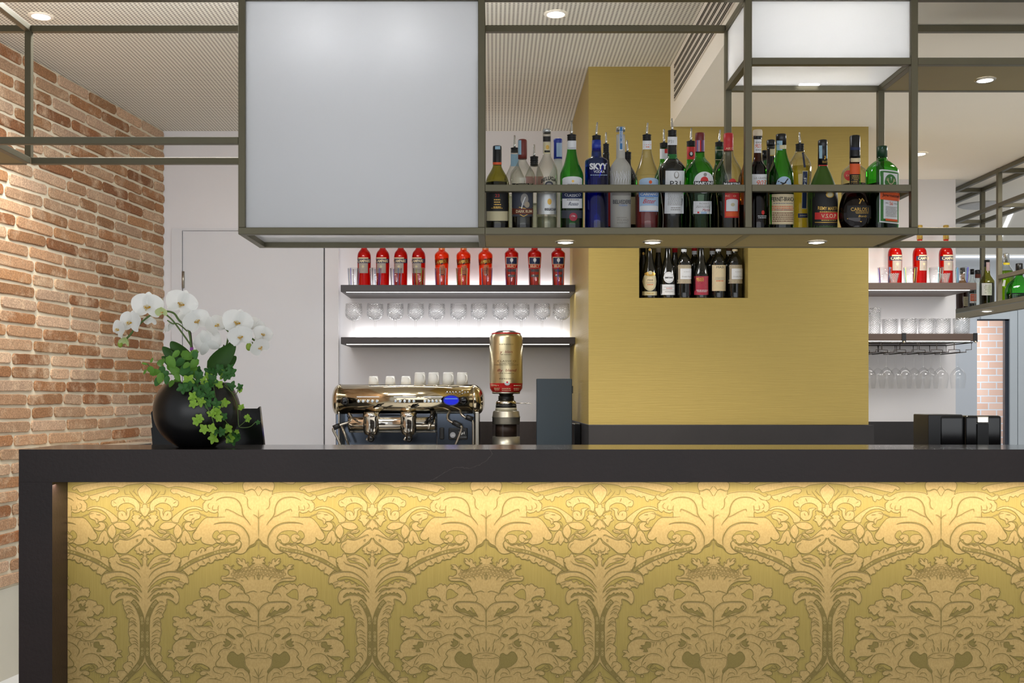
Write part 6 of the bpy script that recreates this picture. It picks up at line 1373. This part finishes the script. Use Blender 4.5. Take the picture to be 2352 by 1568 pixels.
can.lathe(lp([(904, 31), (902, 32.5), (899.5, 31.5)]), STEEL, 44); can.lathe(lp([(899.5, 32), (892, 37), (880, 38)]), CANR, 44, cap0=False, cap1=False)
can.lathe(lp([(880, 38), (776, 38), (771, 36), (768, 33.5)]), CANM, 44, cap0=False, cap1=False); can.lathe(lp([(768, 33.8), (766.5, 34), (765, 33)]), CANR, 44, cap0=False, cap1=False); can.lathe(lp([(765.5, 33), (762, 24), (759.5, 19), (761, 14)]), CHROME, 44, cap0=False)
cn = can.build('coffee_can', gr); cn['label'] = 'gold and red coffee can'
sk = Skin(1162.5, YG, 0.9405, sorted(lp([(904, 31), (892, 37), (880, 38), (776, 38), (768, 33)])), 2.0, 1.0)
TXD = pm('can_text', (92, 78, 48), 0.5); TXR = pm('can_script', (126, 40, 34), 0.5)
label_mesh(sk, [('t', 'ESPRESSO', 0, 790.5, 32, 3, TXD), ('t', 'y  blen', 0, 808.5, 28, 8, TXR, {'shear': .2}), ('t', '0% ARABIC', 0, 814, 26, 2.4, TXD), ('t', 'CLASSICO', 1, 829, 43, 4.4, TXD), ('t', 'CLASSIC ROAST', 1, 834.5, 34, 2.4, TXD), ('t', 'TORREFACTION CLASSIQUE', 0, 838, 55, 2.8, TXD), ('t', 'illy  blend', 1, 851, 43, 8.5, TXR, {'shear': .2}), ('t', '100% ARABICA', 0, 857, 36, 2.4, TXD), ('t', 'ESPRESSO', 0, 869.5, 32, 3, TXD), ('e', 2, 880, 6.5, 5, pm('silver_foil', (196, 198, 198), 0.3, 0.7)), ('e', 2, 877.5, 2.6, 2, CANR), ('t', '1000g e', -26, 885, 17, 4, PBG), ('lines', 16, 34, 883, 887, 1, PBG), ('lines', -28, -15, 890, 897, 3, PBG), ('lines', -10, 12, 890, 898, 2, PBG), ('lines', 16, 30, 890, 897, 2, PBG)], 'label', cn)
# dark slate coloured panel standing beside the grinder
YBX = 5.50
bx = thing('dark_panel', 'tall dark blue grey panel standing on the back counter beside the grinder', 'panel', (0, 0, 0))
b = MB(); b.bbox(wx(1232.5, YBX), wx(1314, YBX), YBX, YBX + 0.05, 0.9405, wz(869.5, YBX), pm('slate_blue', (36, 50, 60), 0.45, 0, 0.04), 0.002, 1); b.build('board', bx)
b = MB(); b.bbox(wx(1314, YBX), wx(1316.5, YBX), YBX + 0.012, YBX + 0.03, wz(903, YBX), wz(886, YBX), BLACKP, 0.001, 1); b.build('clip', bx)
b = MB(); b.bbox(wx(1317, 5.5), wx(1333, 5.5), 5.46, 5.60, 0.9405, wz(972, 5.5), BLACKG, 0.004, 2); o = b.build('black_box'); tag(o, 'small black box between the dark panel and the gold block', 'box')
# black appliance on the right, behind the counter
ap = thing('black_appliance', 'black glossy coffee appliance with a chrome latch at the far right', 'appliance', (0, 0, 0))
YA = 3.30
b = MB(); b.bbox(wx(2132.5, YA), wx(2211, YA), YA, YA + 0.12, 0.9005, wz(951.5, YA), BLACKP, 0.003, 2); b.build('tank', ap)
b = MB(); b.bbox(wx(2158, YA), wx(2216, YA), YA - 0.003, YA + 0.11, 0.9005, wz(953, YA), BLACKG, 0.010, 4); b.build('side_cover', ap)
b = MB(); b.bbox(wx(2214, YA), wx(2298, YA), YA - 0.01, YA + 0.13, 0.9005, wz(954, YA), BLACKG, 0.008, 4); b.build('body', ap)
b = MB(); b.bbox(wx(2240, YA), wx(2266, YA), YA - 0.016, YA + 0.04, wz(971.5, YA), wz(955.5, YA), CHROME, 0.003, 3); b.build('latch', ap)['label'] = 'chrome latch'
b = MB(); b.bbox(wx(2240, YA), wx(2266, YA), YA - 0.016, YA + 0.0, 0.9005, wz(973, YA), BLACKP, 0.002, 2); b.build('grip', ap)
# till screen behind the vase
ts = thing('till_screen', 'back of a black till screen behind the orchid vase', 'till', (wx(474, 3.16), 3.16, 0.9005))
kt = 3.16 / F
b = MB()
zt0, zt1 = wz(938, 3.16) - 0.9005, wz(1030, 3.16) - 0.9005
def sheet(pts, y0, y1, m):
    n = len(pts); vs = [(x, y0 + (z - zt1) * 0.25, z) for x, z in pts] + [(x, y1 + (z - zt1) * 0.25, z) for x, z in pts]
    fs = [tuple(range(n)), tuple(range(2 * n - 1, n - 1, -1))] + [(i, (i + 1) % n, n + (i + 1) % n, n + i) for i in range(n)]
    b.add(vs, fs, m)
sheet([(-123 * kt, zt1), (133 * kt, zt1), (117 * kt, zt0 + .006), (112 * kt, zt0), (-128 * kt, zt0 - .002), (-134 * kt, zt0 - .012), (-128 * kt, zt0 - 0.055), (-131 * kt, zt0 - 0.057)], 0, 0.02, BLACKG); b.build('screen', ts)
b = MB(); b.bbox(-0.10, 0.10, -0.03, 0.10, 0, 0.02, BLACKP, 0.005); b.bbox(-0.03, 0.03, 0.03, 0.07, 0.02, zt1 + 0.03, BLACKP, 0.004); b.build('stand', ts)
# ------------------------------------------------------------------ white orchid with trailing greenery in a round black vase
YV = 2.765; kv = YV / F
oc = thing('potted_orchid', 'white orchid with trailing ivy in a round matt black vase on the counter', 'potted plant', (wx(452.5, YV), YV, ZT))
zc0 = wz(946, YV) - ZT; R0 = 97.5 * kv
def V(px, py, d=0.0): return Vector(((px - 452.5) * kv, d, wz(py, YV) - ZT))
def Z(zx, zy, d=0.0): return V(230 + zx / 3.92, 640 + zy / 3.92, d)    # from the enlarged view of the photograph
VASE = pm('matt_black_vase', (18, 18, 19), 0.33, 0, 0.1, 20, 0.03, 200)
pr = []
for i in range(25):
    a = -PI / 2 + 0.42 + (PI - 0.42 - 0.80) * i / 24; pr.append((zc0 + R0 * math.sin(a), R0 * math.cos(a)))
sc0 = -pr[0][0]; pr = [(max(0.0, z + sc0 * (1 - i / 24.0)), r) for i, (z, r) in enumerate(pr)]
inner = [(z, r - 0.005) for z, r in reversed(pr[10:])]
b = MB(); b.lathe(pr + inner, VASE, 64, cap1=False); b.build('vase', oc)
ztp = pr[-1][0]
b = MB(); b.lathe([(ztp - 0.02, pr[-1][1] - 0.006), (ztp - 0.016, 0.001)], pm('soil', (40, 30, 22), 0.9, 0, 0.4, 60, 0.5), 24); b.build('soil', oc)
def petal_mat(name, c, c2):
    m, nt, out = new_mat(name); bs = nd(nt, 'ShaderNodeBsdfPrincipled', i_Roughness=0.55)
    tc = nd(nt, 'ShaderNodeTexCoord'); n = nd(nt, 'ShaderNodeTexNoise', i_Scale=26.0, i_Detail=3.0); nt.links.new(tc.outputs['Object'], n.inputs['Vector'])
    cc = mixc(nt, n.outputs['Fac'], lin(c), lin(c2)); nt.links.new(cc, bs.inputs['Base Color'])
    tl = nd(nt, 'ShaderNodeBsdfTranslucent'); nt.links.new(cc, tl.inputs[0]); mx = nd(nt, 'ShaderNodeMixShader', i_Fac=0.3)
    nt.links.new(bs.outputs[0], mx.inputs[1]); nt.links.new(tl.outputs[0], mx.inputs[2]); nt.links.new(mx.outputs[0], out.inputs[0]); return m
PET = petal_mat('orchid_petal', (253, 253, 251), (246, 247, 244)); PETG = petal_mat('orchid_petal_green', (226, 236, 188), (206, 224, 150)); LIP = petal_mat('orchid_lip', (238, 196, 60), (216, 156, 30)); LIPW = petal_mat('orchid_lip_white', (246, 240, 220), (240, 226, 180))
STEMM = pm('orchid_stem', (86, 110, 50), 0.5); BUD = petal_mat('orchid_bud', (186, 206, 96), (150, 182, 60)); STAKE = pm('stake', (44, 30, 26), 0.6)
LEAFD = petal_mat('orchid_leaf', (48, 84, 36), (66, 104, 44)); LEAFM = petal_mat('round_leaf', (122, 172, 66), (92, 146, 52)); LEAFI = petal_mat('ivy_leaf_light', (176, 214, 84), (146, 196, 66)); LEAFK = petal_mat('ivy_leaf_dark', (78, 134, 60), (54, 106, 50))
def petal(mb, M, L, W, m, cup=0.18, tip=0.5, seg=8, wid=7, wave=0.0, ph=0.0):
    """A petal growing along +Z of M, facing -Y, L long and W wide."""
    vs, fs = [], []
    for i in range(seg + 1):
        t = math.sin(PI / 2 * i / seg) ** 0.9
        w = W * 0.5 * (math.sin(PI * min(1, t ** (0.75 if tip > .4 else 1.0) * 0.93 + 0.07)) ** 0.55) if i < seg else W * 0.01
        for j in range(wid):
            s = -1 + 2 * j / (wid - 1)
            y = -cup * L * (s * s) * 0.5 * (w / (W * .5 + 1e-9)) - cup * L * (t - .4) ** 2 * 0.8 + wave * L * math.sin(s * 5 + ph) * t
            vs.append(M @ Vector((w * s, y, L * t)))
    for i in range(seg):
        for j in range(wid - 1):
            q = i * wid + j; fs.append((q, q + 1, q + wid + 1, q + wid))
    mb.add(vs, fs, m, True)
def basis(fwd, up=(0, 0, 1)):
    f = Vector(fwd).normalized(); y = -f; z = Vector(up); z = (z - y * z.dot(y)).normalized(); x = y.cross(z)
    return Matrix(((x.x, y.x, z.x, 0), (x.y, y.y, z.y, 0), (x.z, y.z, z.z, 0), (0, 0, 0, 1)))
def flower(c, r, fwd, roll=0.0, m=None, back=False, closed=0.0):
    m = m or PET; mb = MB(); B = Matrix.Translation(c) @ basis(fwd) @ Matrix.Rotation(roll, 4, 'Y')
    for ang, L, W, dy in ((0, .95, .78, .004), (2.25, .92, .62, .005), (-2.25, .92, .62, .005)):      # sepals
        petal(mb, B @ Matrix.Translation((0, dy, 0)) @ Matrix.Rotation(ang, 4, 'Y') @ Matrix.Rotation(closed, 4, 'X'), r * L, r * W, m, 0.14)
    for ang in (1.22, -1.22):                                                                           # broad petals
        petal(mb, B @ Matrix.Translation((0, -0.001, 0)) @ Matrix.Rotation(ang, 4, 'Y') @ Matrix.Rotation(closed, 4, 'X'), r * 1.08, r * 1.42, m, 0.16, 0.6, 9, 9, 0.015, ang)
    o = mb.build('flower', oc)
    if not back:
        lb = MB()
        for ang in (2.2, -2.2): petal(lb, B @ Matrix.Translation((0, -r * .10, 0)) @ Matrix.Rotation(ang, 4, 'Y') @ Matrix.Rotation(0.9, 4, 'X'), r * .34, r * .28, LIPW, 0.5)
        petal(lb, B @ Matrix.Translation((0, -r * .08, 0)) @ Matrix.Rotation(PI, 4, 'Y') @ Matrix.Rotation(0.8, 4, 'X'), r * .42, r * .22, LIPW, 0.4)
        for q in ((-.1, -.22, -.05), (.1, -.22, -.05), (0, -.2, -.12), (-.16, -.16, -.0), (.16, -.16, 0)):
            p = B @ Vector((q[0] * r, q[1] * r, q[2] * r)); lb.ball(p, r * .065, LIP, 8, 5)
        lb.ball(B @ Vector((0, -.16 * r, .05 * r)), r * .085, LIPW, 8, 5)
        lb.build('lip', o)['label'] = 'yellow flower lip'
    return o
q = 1 / 3.92 * kv
flower(Z(440, 255, -.01), 142 * q, (0.05, -1, -.12), 0.1)
flower(Z(300, 400, -.02), 118 * q, (-0.45, -1, .02), 0.15)
flower(Z(195, 462, -.02), 92 * q, (-0.75, -1, .1), 0.5)
flower(Z(725, 225, .005), 140 * q, (0.22, -1, -.1), 0.35)
flower(Z(590, 305, -.03), 60 * q, (0.05, -1, -.5), 0, PETG, closed=.45)
flower(Z(575, 430, .02), 85 * q, (0.75, .5, -.45), .2, None, True, .3)
flower(Z(435, 370, .02), 66 * q, (-.5, .6, -.5), 0, None, True, .3)
flower(Z(872, 385, .0), 120 * q, (0.28, -1, .05), -.45)
flower(Z(770, 330, .02), 96 * q, (-0.1, -1, .3), -.8, None, True)
flower(Z(950, 575, .02), 135 * q, (0.15, .95, .15), .35, None, True)
flower(Z(1050, 425, -.01), 108 * q, (.75, -.75, .35), -.55)
flower(Z(1245, 400, -.01), 136 * q, (0.1, -1, .05), .25)
flower(Z(1290, 530, -.03), 112 * q, (.05, -1, -.1), -.2)
flower(Z(1380, 420, .02), 90 * q, (.5, -1, .3), .6, None, True)
flower(Z(1470, 505, -.01), 92 * q, (.7, -1, .12), .2)
flower(Z(1455, 620, -.02), 92 * q, (.35, -1, -.35), -.6, None, False, .25)
flower(Z(255, 560, -.02), 66 * q, (-.1, -1, -.6), .3, PETG, True, .75)
for zx, zy, r, m in ((205, 592, 27, BUD), (1355, 615, 32, BUD), (1405, 645, 22, BUD)):
    b = MB(); b.ball(Z(zx, zy, -.02), r * q, m, 12, 8, (.85, .85, 1.15)); b.build('bud', oc)
def stalk(pts, r=0.0022, m=None, name='stem', r2=None):
    b = MB(); b.tube([tuple(p) for p in smooth_loop([tuple(Z(*p)) for p in pts], False, 5)], r, m or STEMM, 8, r2=r2); return b.build(name, oc)
stalk([(830, 880, .02), (800, 620, .02), (790, 520, .02), (770, 440, .015), (700, 370, .01), (650, 305, .01), (560, 290, .01), (450, 320, .01), (330, 430, 0), (270, 520, -.01), (205, 590, -.02)], .0026)
stalk([(800, 600, .02), (720, 480, .015), (640, 370, .01), (590, 320, .0)]); stalk([(770, 470, .015), (700, 405, .005), (640, 400, .01), (590, 370, .015)], .0017)
stalk([(1060, 800, .02), (1080, 670, .02), (1120, 600, .02), (1150, 500, .01), (1180, 480, .0), (1260, 470, .0), (1370, 540, 0), (1420, 580, 0)], .0024); stalk([(1160, 490, .01), (1100, 425, .005)], .0018); stalk([(1100, 640, .02), (1040, 620, .02), (990, 590, .02)], .0018); stalk([(1130, 590, .02), (1200, 555, .0), (1280, 530, -.01)], .0018); stalk([(1370, 570, 0), (1400, 640, -.02)], .0016)
stalk([(830, 900, .03), (790, 440, .022)], .0016, STAKE, 'stake'); stalk([(1050, 800, .03), (1095, 590, .022)], .0016, STAKE, 'stake')
b = MB(); b.box(-.004, .004, -.002, .002, -.004, .004, pm('purple_tag', (150, 60, 160), 0.5), Matrix.Translation(Z(815, 630, .01))); b.build('plant_tag', oc)
def blade(base, tip, W, side, m, name='leaf', bend=.0):
    a, c = Z(*base), Z(*tip); d = c - a; L = d.length; zax = d.normalized(); y = Vector((side, 1, 0.2)); y = (y - zax * y.dot(zax)).normalized(); x = y.cross(zax)
    M = Matrix(((x.x, y.x, zax.x, a.x), (x.y, y.y, zax.y, a.y), (x.z, y.z, zax.z, a.z), (0, 0, 0, 1)))
    mb = MB(); petal(mb, M, L, W * q, m, 0.2 + bend, 0.6, 12, 9); o = mb.build(name, oc); return o
blade((850, 800, .01), (625, 560, .02), 190, .5, LEAFD); blade((760, 800, .02), (540, 605, .03), 150, .6, LEAFD); blade((740, 800, -.02), (580, 700, -.02), 95, .4, LEAFD)
blade((990, 815, .0), (1222, 575, -.01), 175, -.5, LEAFD); blade((1040, 820, .03), (1200, 690, .03), 120, -.4, LEAFD)
rnd = random.Random(11)
def leaflet(mb, base, direc, L, W, m, face=None):
    zax = Vector(direc).normalized(); y = Vector(face or (rnd.uniform(-.35, .35), 1, rnd.uniform(-.5, .1))); y = (y - zax * y.dot(zax)).normalized(); x = y.cross(zax)
    M = Matrix(((x.x, y.x, zax.x, base.x), (x.y, y.y, zax.y, base.y), (x.z, y.z, zax.z, base.z), (0, 0, 0, 1)))
    petal(mb, M, L, W, m, 0.22, 0.6, 6, 5)
# round-leaved plant on the left of the rim
sp = [(700, 790), (620, 830), (560, 850), (590, 930), (690, 920), (720, 950), (780, 890), (800, 850), (850, 790), (900, 770), (840, 700), (760, 690), (900, 690), (930, 700), (720, 760), (780, 760), (660, 870), (530, 830), (640, 770), (830, 830), (890, 830), (770, 950), (620, 900), (745, 830)]
for i, (zx, zy) in enumerate(sp):
    b = MB(); d = Vector((rnd.uniform(-.8, .8), rnd.uniform(-.5, 0), rnd.uniform(-.9, .6))); L = rnd.uniform(70, 120) * q
    if zy > 880: d.z = -abs(d.z) - .4
    base = Z(zx, zy, -.05 - rnd.uniform(0, .03)) - d.normalized() * L * .5; leaflet(b, base, d, L, L * .72, LEAFM if rnd.random() < .75 else LEAFK); b.build('round_leaf', oc)
stalk([(700, 860, -.02), (560, 850, -.04), (500, 800, -.04), (470, 770, -.04)], .0014)
for zx, zy, dx, dz in ((500, 760, .5, 1), (470, 775, -.8, .2), (460, 820, -.5, -1)):
    b = MB(); leaflet(b, Z(zx, zy, -.04), (dx, -.1, dz), 50 * q, 22 * q, LEAFM); b.build('round_leaf', oc)
# ivy trailing down over the vase
def ivy(zx, zy, s, m, dep):
    b = MB(); c = Z(zx, zy, dep); a0 = rnd.uniform(0, 6.28)
    for kq in range(5):
        a = a0 + kq * 2 * PI / 5 + rnd.uniform(-.2, .2); leaflet(b, c, (math.cos(a), rnd.uniform(-.35, .05), math.sin(a) - .15), s * q * rnd.uniform(.8, 1.1), s * q * .72, m)
    b.build('ivy_leaf', oc)
def surf(zx, zy):   # how far the vase bulges towards the viewer there
    p = Z(zx, zy); rr = R0 ** 2 - p.x ** 2 - (p.z - zc0) ** 2
    return -(math.sqrt(max(rr, 0.0)) + 0.006) if rr > 0 else -.01
trail = [(860, 860), (920, 830), (990, 830), (950, 880), (1030, 880), (880, 920), (940, 940), (1000, 930), (1060, 920), (850, 990), (900, 960), (980, 1000), (1040, 990), (1080, 1040), (1000, 1050), (950, 1060), (1110, 960), (1150, 870), (1120, 870), (1180, 800), (1200, 850), (1190, 960), (960, 1120), (1010, 1100), (1060, 1110), (1120, 1130), (1180, 1110), (1130, 1180), (1090, 1200), (1140, 1240), (1180, 1230), (990, 1270), (1010, 1240), (1040, 1340), (1090, 1330), (1110, 1370), (1150, 1360), (1200, 1340), (1180, 1430), (1220, 1400), (1090, 1420), (1240, 1420), (1250, 1380), (1215, 1435), (1060, 960), (1100, 810), (1040, 840), (1270, 970), (1280, 1000), (1330, 1240), (1340, 1260), (1430, 1290), (1290, 1150)]
for zx, zy in trail:
    light = (zy > 1050 and rnd.random() < .7) or rnd.random() < .2
    s = rnd.uniform(42, 62) if zx < 1250 else rnd.uniform(26, 44)
    ivy(zx + rnd.uniform(-8, 8), zy + rnd.uniform(-8, 8), s, LEAFI if light else LEAFK, surf(zx, zy) - rnd.uniform(0, .012))
def vine(pts): stalk([(a, c, surf(a, c) - .002) for a, c in pts], .0011, STEMM, 'vine')
vine([(900, 850), (960, 960), (1030, 1100), (1090, 1230), (1120, 1350), (1180, 1440)]); vine([(1000, 840), (1080, 960), (1130, 1130), (1170, 1240), (1230, 1400)])
stalk([(1140, 940, -.03), (1220, 1040, -.03), (1260, 1150, -.03), (1270, 1300, -.03), (1290, 1335, -.03), (1370, 1330, -.03), (1420, 1290, -.03)], .0010, STEMM, 'vine'); stalk([(1150, 960, -.04), (1240, 1040, -.03), (1270, 980, -.03)], .001, STEMM, 'vine'); stalk([(1270, 1330, -.03), (1320, 1290, -.03), (1340, 1250, -.03)], .0009, STEMM, 'vine')
